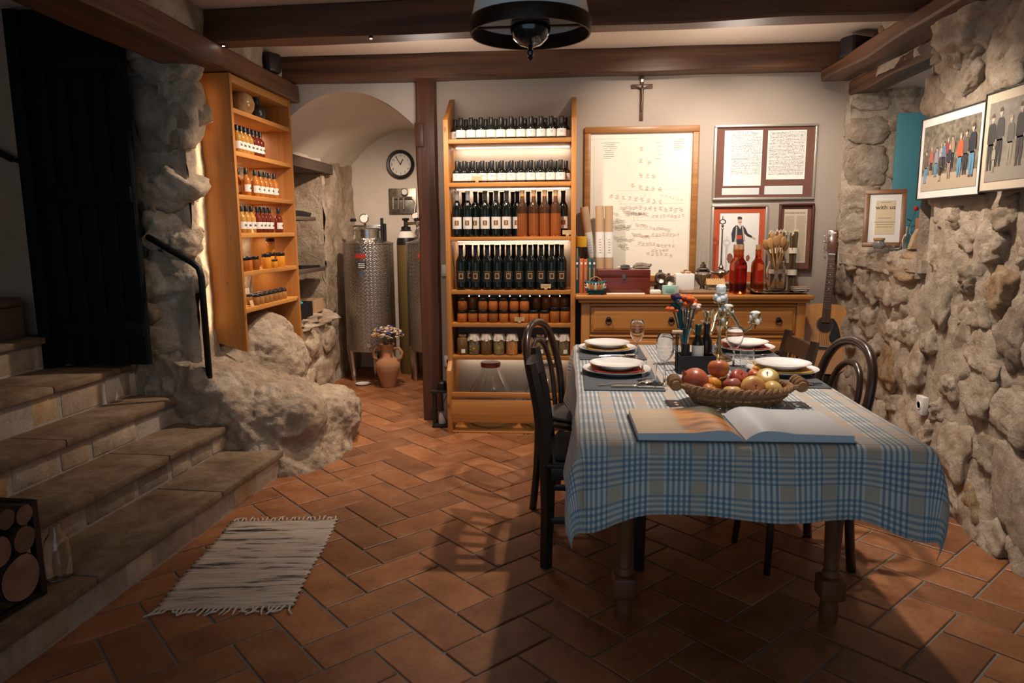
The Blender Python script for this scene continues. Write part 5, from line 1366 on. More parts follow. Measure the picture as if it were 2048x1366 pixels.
for (x, y, nap, xa, xb, ya, yb, wh, s) in SET:
    o = MB().b2((xa, ya, TZ2), (xb-.012, yb, TZ2+.003)).build('placemat', M['mat'], None, bevel=0.001); tag(o, 'grey woven placemat at the '+wh+' setting', 'placemat', 'grey placemats')
    zz = TZ2+.0032
    plate('charger_plate', 0.142, (x, y, zz), 'wide white charger plate at the '+wh+' setting')
    mb = MB(); n = 10; vs_ = []; fs = []
    for i in range(n+1):
        for j in range(n+1):
            a, b = (i/n-.5)*.20, (j/n-.5)*.20; rr_ = sqrt(a*a+b*b); vs_.append((a, b, max(0.0, (rr_-.085))*.18+.0012*mnoise.noise(Vector((a*40, b*40, x)))))
    for i in range(n):
        for j in range(n): fs.append((i*(n+1)+j, (i+1)*(n+1)+j, (i+1)*(n+1)+j+1, i*(n+1)+j+1))
    mb.add(vs_, fs); o = mb.build('napkin', NAP[nap], None, (x, y, zz+.0135), (0,0,0.06*s), smooth=3); sm = o.modifiers.new('s', 'SOLIDIFY'); sm.thickness = 0.005; sm.offset = 1
    tag(o, nap+' folded napkin between the plates at the '+wh+' setting', 'napkin')
    plate('dinner_plate', 0.112, (x, y, zz+.0215), 'white dinner plate on top at the '+wh+' setting', 0.022)
# cutlery on the near edges of the left mats and the right mats
def fork(loc, rz, lab):
    t = thing('fork', lab, 'fork', loc, rz, 'forks on the table')
    MB().tube([(-.09,0,.003),(-.03,0,.006),(.02,0,.004),(.035,0,.003)], [0.0045,0.003,0.0025,0.004], 8, flat=.5).build('handle', M['chrome'], t)
    MB().ball((.046,0,.004), (.014,.011,.0025), 12, 6).build('head', M['chrome'], t)
    for k in range(4): MB().tube([(.055,(k-1.5)*.0052,.004),(.092,(k-1.5)*.0048,.007)], [0.0017,0.001], 5).build('tine', M['chrome'], t)
def knife(loc, rz, lab):
    t = thing('knife', lab, 'knife', loc, rz, 'knives on the table')
    MB().tube([(-.10,0,.004),(-.05,0,.005),(0,0,.004)], [0.0045,0.005,0.004], 8, flat=.6).build('handle', M['chrome'], t)
    MB().prism([(0,-.007),(.09,-.008),(.11,-.003),(.112,.004),(0,.006)], .0025, .004).build('blade', M['chrome'], t)
def spoon_(loc, rz, lab):
    t = thing('table_spoon', lab, 'spoon', loc, rz, 'spoons on the table')
    MB().tube([(-.09,0,.003),(-.03,0,.007),(.035,0,.005)], [0.0045,0.003,0.003], 8, flat=.5).build('handle', M['chrome'], t)
    MB().ball((.058,0,.0055), (.028,.018,.005), 14, 8).build('bowl', M['chrome'], t)
for (x, y, wh) in ((0.205, 3.285, 'far left'), (0.215, 2.675, 'near left')):
    fork((x-.01, y-.012, TZ2+.004), 0.02, 'silver fork in front of the '+wh+' plates'); spoon_((x+.03, y+.025, TZ2+.004), 0.16, 'silver spoon in front of the '+wh+' plates'); knife((x+.05, y-.035, TZ2+.004), 0.0, 'silver knife in front of the '+wh+' plates')
fork((0.87, 2.715, TZ2+.004), -0.05, 'silver fork in front of the near right plates'); knife((0.86, 2.755, TZ2+.004), 0.03, 'silver knife in front of the near right plates')
fork((0.87, 3.36, TZ2+.004), -0.05, 'silver fork in front of the far right plates')
# glasses
def wineglass(x, y, lab, h=0.19, r=0.036):
    t = thing('wine_glass', lab, 'glass', (x, y, TZ2), 0, 'wine glasses on the table')
    b = h*.48
    MB().lathe([(0,0.0015),(0.033,0.0),(0.034,0.0015),(0.012,0.004),(0.0045,0.010),(0.0038,b-.015),(0.006,b-.006),(0,b-.004)], 28).build('foot', M['glass'], t, smooth=1.2)
    out = [(0.004,b-.006),(0.018,b+.004),(r*.85,b+.026),(r,b+.050),(r*.97,b+.07),(r*.80,h)]
    MB().lathe(out+[(rr_-.0012, z+.0006) for rr_, z in reversed(out)], 32, close=False).build('bowl', M['glass'], t, smooth=1.2)
wineglass(0.314, 3.225, 'wine glass standing beside the far left plates', 0.185, 0.033)
wineglass(0.372, 2.715, 'wine glass standing beside the near left plates', 0.195, 0.036)
wineglass(0.715, 3.08, 'wine glass standing between the candelabra and the right plates', 0.175, 0.038)
def tumbler(x, y, lab, h=0.075, r=0.031):
    t = MB().lathe([(0,0.006),(r*.88,0.0),(r*.9,0.0),(r,h),(r-.0016,h),(r*.86,0.008),(0,0.009)], 32).build('tumbler', M['glass'], None, (x, y, TZ2), smooth=1.2)
    tag(t, lab, 'glass', 'tumblers on the table')
tumbler(0.318, 2.765, 'clear tumbler beside the near left wine glass', 0.075)
tumbler(0.768, 3.065, 'clear tumbler in front of the far right plates', 0.085)
# ------------------------------------------------------------------ candelabra
x, y = 0.690, 3.27
t = thing('candelabra', 'five-armed tarnished brass candelabra dripping with pale wax', 'candelabra', (x, y, TZ2))
M['brassw'] = pmat('worn_brass', (0.66,0.54,0.36), 0.22, 1.0, col2=(0.42,0.30,0.15), vs_=40)
M['wax'] = pmat('pale_blue_wax', (0.62,0.68,0.72), 0.5, bump=0.6, bs=60)
ztop = at_y(1445, 605, y).z-TZ2
MB().lathe([(0,0),(0.058,0),(0.062,0.006),(0.050,0.016),(0.022,0.026),(0.014,0.04),(0.010,0.06),(0.014,0.075),(0.009,0.09),(0.008,0.13),(0.013,0.145),(0.018,0.158),(0.012,0.172),(0.009,0.185),(0.014,0.20),(0.009,0.215),(0.008,ztop-.02),(0.012,ztop-.01),(0.006,ztop),(0,ztop)], 20).build('stem', M['brassw'], t)
def cup(px_, py_, z, waxy, top=False):
    MB().lathe([(0.004,z),(0.030,z+.004),(0.033,z+.008),(0.013,z+.009),(0.012,z+.015),(0.018,z+.024),(0.021,z+.044),(0.027,z+.051),(0.020,z+.051),(0.016,z+.03),(0,z+.03)], 18, (px_, py_, 0)).build('candle_cup', M['brassw'], t)
    if waxy:
        mb = MB()
        for q in range(7):
            a = q*.9+z*9; mb.ball((px_+.018*cos(a), py_+.018*sin(a), z+.012+.010*(q % 4)), (.010,.010,.014), 8, 6)
        mb.ball((px_, py_, z+.051), (.022,.022,.009), 10, 6)
        mb.build('wax_drip', M['wax'], t)
arms = [(-.150,-.035,at_y(1376,641,y).z-TZ2,False), (-.080,-.13,at_y(1410,645,y-.13).z-TZ2,False), (.062,.12,at_y(1471,633,y+.12).z-TZ2,True), (.150,-.03,at_y(1512,648,y-.03).z-TZ2,True)]
for (ax, ay, az, wx) in arms:
    r_ = sqrt(ax*ax+ay*ay); ux, uy = ax/r_, ay/r_
    MB().tube([(ux*q*r_, uy*q*r_, zq) for q, zq in ((.05,.19),(.20,.225),(.38,.205),(.55,.155),(.72,.135),(.88,.15),(.97,.18),(1.0,az-.02),(1.0,az+.002))], [0.0085]*9, 10).build('arm', M['brassw'], t)
    MB().ball((ux*.30*r_, uy*.30*r_, .205), (.010,.010,.010), 8, 6).build('scroll', M['brassw'], t)
    cup(ax, ay, az, wx)
cup(0, 0, ztop-.006, False)
mb = MB(); mb.lathe([(0,ztop+.02),(0.020,ztop+.02),(0.024,ztop+.04),(0.024,ztop+.072),(0.016,ztop+.082),(0,ztop+.078)], 12); 
for q in range(9): mb.ball((.022*cos(q*.7), .022*sin(q*.7), ztop+.012+.008*(q % 3)), (.012,.011,.014), 8, 6)
mb.build('candle_stub', M['wax'], t)
mb = MB()
for q in range(6): mb.ball((.012*cos(q*1.1), .012*sin(q*1.1)-.004, .185+.012*q), (.009,.009,.013), 8, 6)
mb.build('wax_drip', M['wax'], t)
# ------------------------------------------------------------------ bottle caddy, bottles, vase
cx_, cy_ = 0.535, 2.98
t = thing('bottle_caddy', 'black leather bottle caddy with a wooden grip behind the fruit basket', 'caddy', (cx_, cy_, TZ2))
M['leather'] = pmat('black_leather', (0.012,0.012,0.014), 0.5, bump=0.15, bs=90)
mb = MB(); mb.b2((-.075,-.055,0), (.075,.055,.006)); mb.build('base', M['leather'], t)
for (lo, hi) in (((-.075,-.055,.006),(.075,-.050,.075)), ((-.075,.050,.006),(.075,.055,.075)), ((-.075,-.05,.006),(-.070,.05,.075)), ((.070,-.05,.006),(.075,.05,.075))):
    MB().b2(lo, hi).build('side', M['leather'], t, bevel=0.0015)
for s in (-1, 1): MB().tube([(-.079, s*.022, 0.002), (-.079, s*.022, 0.165)], 0.003, 6).build('upright', M['iron'], t)
MB().tube([(-.10,0.0,0.168), (-.058,0.0,0.168)], 0.008, 10).build('grip', pmat('pale_wood_grip', (0.60,0.40,0.24), 0.5), t)
zc = TZ2+.0065
def small_bottle(x, y, lab, cap, lbl):
    t = thing('oil_cruet', lab, 'bottle', (x, y, zc))
    MB().lathe([(0,0.002),(0.021,0),(0.0245,0.004),(0.0245,0.115),(0.021,0.132),(0.012,0.148),(0.011,0.175),(0,0.176)], 22).build('body', M['bglass'], t)
    MB().lathe([(0.0125,0.152),(0.0135,0.156),(0.0135,0.195),(0.011,0.198),(0,0.198)], 18).build('cap', cap, t)
    if lbl:
        curved_label('label', 0.0249, 0.052, 0.110, -1.4, 1.4, M['label'], t, 12); curved_label('print', 0.0251, 0.058, 0.062, -1.4, 1.4, M['inkg'], t.children[-1], 10)
small_bottle(cx_+.004, cy_-.018, 'small dark bottle with white label and green cap in the caddy', pmat('dark_green_cap', (0.01,0.035,0.025), 0.4), True)
small_bottle(cx_+.046, cy_+.020, 'small dark bottle without a label at the right of the caddy', M['cap_black'], False)
o = MB().lathe([(0,0),(0.018,0),(0.018,0.11),(0.016,0.114),(0,0.114)], 20).build('pepper_mill', M['blackp'], None, (cx_-.045, cy_-.012, zc)); tag(o, 'short black pepper mill at the left of the caddy', 'mill')
vx, vy = at_y(1368, 700, 3.10).x, 3.10
t = thing('glass_vase', 'slim clear glass vase of cloth flowers beside the candelabra', 'vase', (vx, vy, TZ2))
pr = [(0.026,0.0),(0.030,0.006),(0.022,0.05),(0.018,0.09),(0.022,0.14),(0.032,0.17)]
MB().lathe([(0,0.001)]+pr+[(r_-.002, z+.0015) for r_, z in reversed(pr[1:])]+[(0,0.010)], 28).build('body', M['glass'], t, smooth=1.2)
CF = [pmat('cloth_flower_'+n, c, 0.85) for n, c in (('orange', (0.60,0.12,0.03)), ('purple', (0.05,0.015,0.06)), ('cream', (0.66,0.52,0.42)), ('teal', (0.02,0.13,0.16)))]
rr = random.Random(12)
for i, (u, v, c, s) in enumerate(((1368,607,0,.022),(1352,595,1,.014),(1344,620,0,.016),(1384,606,0,.014),(1392,614,2,.013),(1362,615,2,.016),(1376,598,0,.016),(1350,612,3,.011),(1357,604,3,.012))):
    s *= 1.55; p = at_y(u, v, vy+rr.uniform(-.02,.02)); q = p-Vector((vx, vy, TZ2))
    f = bpy.data.objects.new('cloth_flower', None); COL.objects.link(f); f.location = (vx, vy, TZ2+.012)
    tag(f, ['orange','purple','orange','orange','cream','cream','orange','teal','teal'][i]+' cloth flower in the glass vase, '+['largest in front','far left tip','lowest on the left','at the right','far right','low in the middle','at the top','low on the left','beside the purple one'][i], 'flower', 'cloth flowers in the glass vase')
    MB().tube([(rr.uniform(-.008,.008),rr.uniform(-.008,.008),0.0),(q.x*.25,0.0,.11),(q.x*.8,q.y*.8,q.z-.03),(q.x,q.y,q.z-.012)], 0.0035, 6).build('stem', CF[3], f)
    for k in range(5):
        a = k*2*pi/5+i; MB().ball((q.x+s*.6*cos(a), q.y+s*.6*sin(a), q.z-.008+.006*sin(a*2)), (s*.62,s*.5,s*.42), 10, 6, Rz(a)).build('petal', CF[c], f)
# ------------------------------------------------------------------ fruit basket
bx_, by_ = 0.578, 2.435
t = thing('fruit_basket', 'oval rope-rimmed wicker basket of fruit with rolled handles', 'basket', (bx_, by_, TZ2))
M['wicker'] = pmat('brown_wicker', (0.20,0.095,0.04), 0.8, col2=(0.34,0.19,0.09), vs_=60, bump=0.5, bs=140)
M['rope'] = pmat('twisted_rope', (0.26,0.13,0.06), 0.9, col2=(0.38,0.22,0.11), vs_=50, bump=0.5, bs=200)
LA = [(0.132,0.080,0.004),(0.144,0.089,0.014),(0.155,0.098,0.025),(0.164,0.106,0.036),(0.172,0.113,0.047)]
for k, (a, b, z) in enumerate(LA):
    n = 64
    MB().tube([((a+.003*(q % 2)*(1 if k % 2 else -1))*cos(2*pi*q/n), (b+.003*(q % 2)*(1 if k % 2 else -1))*sin(2*pi*q/n), z) for q in range(n)], 0.0066, 6, cyc=True).build('weave_row', M['wicker'], t)
for q in range(28):
    a = 2*pi*q/28; MB().tube([(0.130*cos(a), 0.078*sin(a), 0.002), (0.176*cos(a), 0.117*sin(a), 0.055)], 0.0035, 5).build('stake', M['wicker'], t)
mb = MB(); mb.lathe([(0,0.0),(1,0.0),(1,0.004),(0,0.004)], 36, (0,0,0), Matrix(((0.132,0,0),(0,0.08,0),(0,0,1)))); mb.build('base', M['wicker'], t)
for k in range(2):     # two strands twisted into the rim rope
    n = 160
    MB().tube([((0.179+.0065*cos(q*2*pi*22/n+k*pi))*cos(2*pi*q/n), (0.121+.0065*cos(q*2*pi*22/n+k*pi))*sin(2*pi*q/n), 0.060+.0065*sin(q*2*pi*22/n+k*pi)) for q in range(n)], 0.0075, 7, cyc=True).build('rim_rope', M['rope'], t)
for s in (-1, 1):
    MB().tube([(s*.208, -.048, 0.068), (s*.216, 0.0, 0.072), (s*.208, .048, 0.068)], 0.0155, 12).build('handle_roll', pmat('handle_wood', (0.34,0.16,0.07), 0.6), t)
    for q in range(3): MB().tube([(s*.209+.019*cos(a), -.030+.030*q, 0.070+.019*sin(a)) for a in [2*pi*w/14 for w in range(14)]], 0.006, 6, cyc=True).build('lashing', M['rope'], t)
    for q in (-.035, .035): MB().tube([(s*.175, q, 0.060), (s*.195, q*1.1, 0.066), (s*.208, q*1.1, 0.070)], 0.009, 7).build('handle_tie', M['rope'], t)
def fruit_mat(name, c1, c2, sc=9, rough=0.35):
    m, nt, b = _nt(name); v = objcoord(nt)
    col = ramp(nt, noise(nt, v, sc, 4, .6, .8), [(0.35, c1), (0.65, c2)])
    col = mixc(nt, .5, col, ramp(nt, noise(nt, v, 160, 2), [(0.45, (1,1,1)), (0.7, (1.25,1.2,1.1))]), 'MULTIPLY')
    nt.links.new(col, b.inputs['Base Color']); b.inputs['Roughness'].default_value = rough; return m
M['apple_o'] = fruit_mat('orange_red_apple_skin', (0.46,0.085,0.03), (0.62,0.27,0.09)); M['apple_r'] = fruit_mat('red_apple_skin', (0.30,0.022,0.018), (0.44,0.10,0.05)); M['apple_p'] = fruit_mat('dusky_red_apple_skin', (0.30,0.06,0.06), (0.42,0.14,0.11))
M['apple_y'] = fruit_mat('yellow_apple_skin', (0.58,0.36,0.08), (0.62,0.44,0.16)); M['apple_m'] = fruit_mat('red_yellow_apple_skin', (0.50,0.06,0.05), (0.62,0.40,0.12), 6); M['orange'] = pmat('orange_peel', (0.75,0.30,0.02), 0.4, bump=0.3, bs=160)
M['pome'] = fruit_mat('pomegranate_skin', (0.34,0.03,0.02), (0.56,0.20,0.09), 7)
def apple(u, v, y, rpx, mat, lab, name='apple', flat=1.0, tilt=(0,0,0)):
    p = at_y(u, v, y); r = rpx*p.y/1415*1.02
    o = bpy.data.objects.new(name, None); COL.objects.link(o); o.location = p; o.rotation_euler = tilt
    tag(o, lab, 'fruit', 'fruit in the basket')
    n = 14; prof = []
    for k in range(n+1):
        a = -pi/2+pi*k/n; rad = cos(a); z = sin(a)
        if name == 'apple': z = z*(.92)-.20*max(0, z)**6*1.2+.12*max(0, -z)**6; rad *= (1+.05*z)
        prof.append((max(0, rad)*r, z*r*flat))
    prof[0] = (0, prof[0][1]); prof[-1] = (0, prof[-1][1])
    MB().lathe(prof, 24).build('flesh', mat, o, smooth=1.5)
    if name == 'apple': MB().tube([(0,0,r*flat*.66),(r*.06,0,r*flat*.95)], [r*.05,r*.04], 6).build('stalk', M['stalk'][0], o)
    elif name == 'pomegranate':
        for k in range(6): a = k*pi/3; MB().ball((r*.13*cos(a), r*.13*sin(a), r*1.06), (r*.05,r*.09,r*.15), 8, 6, Rz(a) @ Ry(.3)).build('crown_sepal', mat, o)
    else: MB().lathe([(r*.09,r*flat*.985),(r*.05,r*flat*1.015),(0,r*flat*1.01)], 8).build('stalk_scar', M['stalk'][1], o)
apple(1390, 763, 2.445, 27, M['pome'], 'large blotchy pomegranate at the left of the basket', 'pomegranate', 1.0, (0.2, -0.9, 0))
apple(1437, 737, 2.50, 21, M['apple_o'], 'big orange-red apple on top of the pile', tilt=(-.25,0.05,0))
apple(1428, 769, 2.47, 16, M['orange'], 'small bright orange beside the pomegranate', 'orange')
apple(1477, 756, 2.53, 18, M['apple_r'], 'red apple behind the pile right of the top one', tilt=(.7,.3,0))
apple(1463, 771, 2.46, 18.5, M['apple_p'], 'dusky red apple in the middle of the basket', tilt=(-.3,-.2,0))
apple(1419, 781, 2.40, 15, M['apple_o'], 'small orange apple at the front beside the pomegranate', tilt=(.2,.5,0))
apple(1464, 784, 2.39, 18, M['apple_y'], 'yellow apple lowest at the front of the basket', tilt=(-.15,0,0), flat=.85)
apple(1506, 776, 2.41, 24, M['apple_m'], 'striped red and yellow apple facing the camera', tilt=(1.1,.1,0))
apple(1535, 758, 2.47, 22, M['apple_y'], 'large yellow apple at the upper right', tilt=(.6,-.3,0))
apple(1545, 780, 2.42, 19, M['apple_y'], 'yellow apple at the front right end', 'pear_quince', .95, tilt=(0,.2,0))
apple(1512, 752, 2.54, 16, M['apple_o'], 'small pale orange apple at the back of the basket', tilt=(.2,.2,0))
apple(1511, 738, 2.55, 6, M['orange'], 'tiny yellow fruit on the back of the pile', 'kumquat')
apple(1450, 792, 2.52, 20, M['apple_r'], 'red apple buried deep under the pile', tilt=(0,.2,0))
apple(1500, 795, 2.50, 20, M['apple_r'], 'red apple buried under the yellow ones', tilt=(0,-.2,0))
# ------------------------------------------------------------------ open book
t = thing('open_book', 'thick cookbook lying open at the front of the table', 'book', (0.496, 2.105, TZ2), 0.012)
M['pagew'] = pmat('glossy_page', (0.60,0.62,0.64), 0.35); M['pageedge'] = pmat('page_edges', (0.62,0.66,0.70), 0.7, bump=0.6, bs=10)
def page_block(s):
    n = 18; vs_ = []; fs = []; D_ = 0.14
    for i in range(n+1):
        f = i/n; xx = s*(0.002+0.296*f)
        h = 0.025*(1-f*.25)*(1-(1-min(1, f*5))**2*.9)+.006*sin(min(1, f*2.2)*pi)
        vs_ += [(xx, -D_, .003), (xx, -D_, .004+h), (xx, D_, .004+h), (xx, D_, .003)]
    for i in range(n):
        for k in range(4): fs.append((i*4+k, i*4+(k+1) % 4, (i+1)*4+(k+1) % 4, (i+1)*4+k))
    fs += [(3,2,1,0), tuple(n*4+k for k in range(4))]
    if s > 0: fs = [tuple(reversed(f)) for f in fs]
    mb = MB(); mb.add(vs_, fs)
    mb.mi = [1 if (len(f) == 4 and q < n*4 and q % 4 == 1) else 0 for q, f in enumerate(mb.f)]
    return mb
def photo_page():
    m, nt, b = _nt('printed_food_photo'); L = nt.links
    v = objcoord(nt, (1,1,1), False)
    mp = nt.nodes.new('ShaderNodeMapping'); mp.inputs['Rotation'].default_value = (0,0,.35); mp.inputs['Scale'].default_value = (7,22,1); L.new(v, mp.inputs[0])
    sp = nt.nodes.new('ShaderNodeSeparateXYZ'); L.new(v, sp.inputs[0])
    carrot = ramp(nt, noise(nt, mp.outputs[0], 1.0, 2), [(0.36, (0.18,0.07,0.03)), (0.47, (0.62,0.20,0.03)), (0.6, (0.72,0.30,0.06)), (0.72, (0.20,0.10,0.05))])
    greens = ramp(nt, noise(nt, mp.outputs[0], 2.2, 3), [(0.4, (0.025,0.03,0.015)), (0.6, (0.14,0.13,0.06)), (0.75, (0.34,0.28,0.2))])
    board = ramp(nt, noise(nt, mp.outputs[0], .6, 3), [(0.3, (0.50,0.36,0.23)), (0.7, (0.60,0.47,0.33))])
    def step(sock, a, bb):
        n = nt.nodes.new('ShaderNodeMapRange'); n.inputs['From Min'].default_value = a; n.inputs['From Max'].default_value = bb; L.new(sock, n.inputs['Value']); n.clamp = True; return n.outputs[0]
    c = mixc(nt, step(sp.outputs[0], -.175, -.155), board, carrot)
    yy = nt.nodes.new('ShaderNodeMath'); yy.operation = 'ADD'; L.new(sp.outputs[1], yy.inputs[0]); L.new(sp.outputs[0], yy.inputs[1])
    c = mixc(nt, step(yy.outputs[0], -.03, .0), c, greens)
    L.new(c, b.inputs['Base Color']); b.inputs['Roughness'].default_value = .3; return m
page_block(-1).build('left_page_block', [M['pageedge'], photo_page()], t, smooth=.5)
page_block(1).build('right_page_block', [M['pageedge'], M['pagew']], t, smooth=.5)
MB().b2((-.303,-.145,0), (.303,.145,.003)).build('cover', pmat('book_cover_board', (0.05,0.06,0.07), 0.5), t)
# ------------------------------------------------------------------ chairs
M['chairw'] = wood('black_stained_wood', (0.010,0.009,0.009), (0.022,0.018,0.016), 2, 1.2, 0.4, 0.1, False, 0)
M['bentw'] = wood('dark_bentwood', (0.018,0.009,0.006), (0.042,0.020,0.012), 2, 1.2, 0.3, 0.05, False, 0, .3)
M['cushion'] = pmat('grey_cushion_cloth', (0.17,0.165,0.16), 0.9, bump=0.3, bs=220)
M['cushion_d'] = pmat('charcoal_cushion_cloth', (0.045,0.047,0.05), 0.9, bump=0.3, bs=220)
def slat_chair(loc, rz, lab, mat=None):
    m = mat or M['chairw']
    t = thing('slat_back_chair', lab, 'chair', loc, rz)
    w, d, sh_ = 0.21, 0.20, 0.445
    for s in (-1, 1):
        MB().tube([(-.19, s*.185, 0.0), (-.185, s*.185, .25), (-.19, s*.19, .46), (-.213, s*.195, .66), (-.250, s*.197, .848)], [.024,.026,.027,.025,.021], 4, flat=1.0).build('rear_leg', m, t, smooth=.3)
        MB().tube([(.185, s*.185, 0.0), (.185, s*.185, .42)], [.021,.027], 4).build('front_leg', m, t, smooth=.3)
        MB().b2((-.19, s*.185-.009, .19), (.18, s*.185+.009, .215)).build('side_stretcher', m, t, bevel=.002)
        MB().b2((-.18, s*.185-.010, .375), (.18, s*.185+.010, .43)).build('seat_rail', m, t, bevel=.002)
    MB().b2((.175, -.18, .375), (.195, .18, .43)).build('seat_rail', m, t, bevel=.002); MB().b2((-.195, -.18, .375), (-.175, .18, .43)).build('seat_rail', m, t, bevel=.002)
    MB().b2((-.01, -.185, .185), (.012, .185, .205)).build('cross_stretcher', m, t, bevel=.002)
    MB().b2((-.205, -.212, .428), (.215, .212, .448)).build('seat', m, t, bevel=.006, seg=3)
    cu = MB().b2((-.155, -.175, .449), (.195, .175, .472)); cu.build('seat_cushion', M['cushion_d'], t, bevel=.010, seg=3)
    def rail(z0, z1, x0, x1, bow, name):
        mb = MB(); n = 10; vs_ = []; fs = []
        for i in range(n+1):
            f = i/n*2-1; yy = f*.185; bx2 = -bow*(1-f*f)
            vs_ += [(x0+bx2-.009, yy, z0), (x0+bx2+.009, yy, z0), (x1+bx2+.009, yy, z1), (x1+bx2-.009, yy, z1)]
        for i in range(n):
            for k in range(4): fs.append((i*4+k, i*4+(k+1) % 4, (i+1)*4+(k+1) % 4, (i+1)*4+k))
        fs += [(3,2,1,0), tuple(n*4+k for k in range(4))]
        mb.add(vs_, fs); mb.build(name, m, t, smooth=.5)
    rail(.742, .822, -.230, -.246, .022, 'top_rail'); rail(.535, .572, -.200, -.204, .018, 'lower_rail')
    for k in range(4):
        yy = (k-1.5)*.082; bw = .022*(1-(yy/.185)**2)
        MB().tube([(-.203-bw*.8, yy, .565), (-.231-bw, yy, .755)], [.016,.016], 4, flat=.45).build('slat', m, t, smooth=.3)
    return t
def bentwood_chair(loc, rz, lab):
    m = M['bentw']
    t = thing('bentwood_chair', lab, 'chair', loc, rz)
    out = [(-.185,-.165,0.0),(-.165,-.160,.22),(-.160,-.160,.44),(-.175,-.178,.60),(-.200,-.180,.72),(-.222,-.155,.82),(-.235,-.095,.885),(-.240,0,.908)]
    path = out+[(x, -y, z) for x, y, z in reversed(out[:-1])]
    MB().tube(crv(path, 6), .0185, 12).build('back_hoop', m, t, smooth=2)
    inn = [(-.165,-.085,.46),(-.185,-.098,.60),(-.205,-.100,.70),(-.222,-.078,.775),(-.232,-.035,.812),(-.233,0,.818)]
    MB().tube(crv(inn+[(x, -y, z) for x, y, z in reversed(inn[:-1])], 6), .013, 10).build('inner_hoop', m, t, smooth=2)
    for s in (-1, 1):
        MB().tube([(.165, s*.15, 0.0), (.150, s*.135, .20), (.125, s*.125, .43)], [.013,.016,.018], 10).build('front_leg', m, t, smooth=2)
        MB().tube([(-.155, s*.165, .47), (-.10, s*.185, .455)], .010, 8).build('brace', m, t)
    MB().tube([(.005+.135*cos(a), .135*sin(a), .235) for a in [2*pi*k/32 for k in range(32)]], .0095, 8, cyc=True).build('ring_stretcher', m, t, smooth=2)
    MB().lathe([(.0,.425),(.195,.425),(.205,.435),(.205,.452),(.195,.460),(0,.460)], 36).build('seat_ring', m, t)
    MB().lathe([(0,.461),(.165,.461),(.178,.467),(.178,.476),(.160,.484),(0,.486)], 36).build('seat_cushion', M['cushion'], t)
    return t
slat_chair((0.105, 2.90, 0), 0.0, 'black slat-back chair at the near left of the table')
bentwood_chair((0.062, 3.42, 0), -0.36, 'dark bentwood hoop-back chair at the far left of the table')
bentwood_chair((0.925, 2.89, 0), pi+.2, 'dark bentwood hoop-back chair at the near right of the table')
slat_chair((0.875, 3.485, 0), pi, 'dark slat-back chair at the far right in front of the guitar', M['bentw'])
# ------------------------------------------------------------------ hanging lamp
lx, ly = -0.126, 2.40
t = thing('pendant_lamp', 'hanging lamp with a white glass shade and dark metal ring', 'lamp', (lx, ly, 1.915))
M['opal'] = pmat('opal_glass', (0.88,0.88,0.87), 0.25, coat=.2); M['bronze'] = pmat('dark_bronze', (0.035,0.022,0.014), 0.4, 0.7); M['gloss_blue'] = pmat('glossy_dark_enamel', (0.006,0.010,0.016), 0.08, coat=1.0)
MB().lathe([(0.0,0),(0.010,0.004),(0.012,0.014),(0.006,0.022),(0.010,0.028),(0.034,0.036),(0.055,0.055),(0.066,0.085),(0.066,0.10),(0.0,0.10)], 32).build('font', M['gloss_blue'], t)
MB().ball((0,0,-.004), .009, 12, 8).build('finial', M['bronze'], t)
MB().lathe([(0.060,0.10),(0.062,0.108),(0.058,0.118),(0.062,0.135),(0.055,0.15),(0,0.15)], 28).build('collar', M['bronze'], t)
MB().lathe([(0.187,0.066),(0.193,0.066),(0.197,0.10),(0.195,0.112),(0.186,0.112),(0.184,0.10),(0.187,0.066)], 56, close=False).build('ring', M['bronze'], t)
for a in (0.0, pi/2): MB().box((0,0,.092), (.38,.012,.006), Rz(a)).build('cross_bar', M['bronze'], t)
MB().lathe([(0.187,0.112),(0.186,0.13),(0.172,0.19),(0.135,0.25),(0.085,0.29),(0.045,0.305),(0.043,0.300),(0.083,0.285),(0.132,0.246),(0.168,0.188),(0.182,0.13),(0.183,0.112)], 56, close=False).build('shade', M['opal'], t, smooth=1.2)
MB().lathe([(0.05,0.298),(0.05,0.33),(0.02,0.35),(0.012,0.36),(0,0.36)], 24).build('shade_cap', M['bronze'], t)
MB().tube([(0,0,.355),(0,0,CEIL-1.915-.001)], .006, 8).build('rod', M['bronze'], t)
MB().lathe([(0.05,CEIL-1.915-.03),(0.03,CEIL-1.915-.001),(0,CEIL-1.915-.001)], 24).build('ceiling_rose', M['bronze'], t)
# ------------------------------------------------------------------ pictures on the back wall
def frame(name, lab, x0, x1, z0, z1, w, mat, depth=0.022, cat='picture', face='y'):
    """an empty at the lower left corner; local x runs right, local z up, -y faces the room"""
    t = thing(name, lab, cat, (x0, BACK-.001, z0))
    W_, H_ = x1-x0, z1-z0
    for (lo, hi, nm) in (((0,-depth,0),(W_,0,w),'frame_rail'), ((0,-depth,H_-w),(W_,0,H_),'frame_rail'), ((0,-depth,w),(w,0,H_-w),'frame_stile'), ((W_-w,-depth,w),(W_,0,H_-w),'frame_stile')):
        MB().b2(lo, hi).build(nm, mat, t, bevel=min(w, depth)*.22, seg=2)
    return t, W_, H_
def panel(name, t, x0, x1, z0, z1, y, mat, th=0.001):
    return MB().b2((x0, y-th, z0), (x1, y, z1)).build(name, mat, t)
M['oakf'] = wood('oak_frame_wood', (0.27,0.10,0.018), (0.42,0.18,0.036), 0, 1.6, 0.4, 0.2, False, 0)
M['silverf'] = pmat('silver_frame', (0.55,0.50,0.42), 0.35, 0.6)
M['brownf'] = wood('brown_frame_wood', (0.06,0.018,0.010), (0.11,0.035,0.018), 2, 1.2, 0.35, 0.1, False, 0)
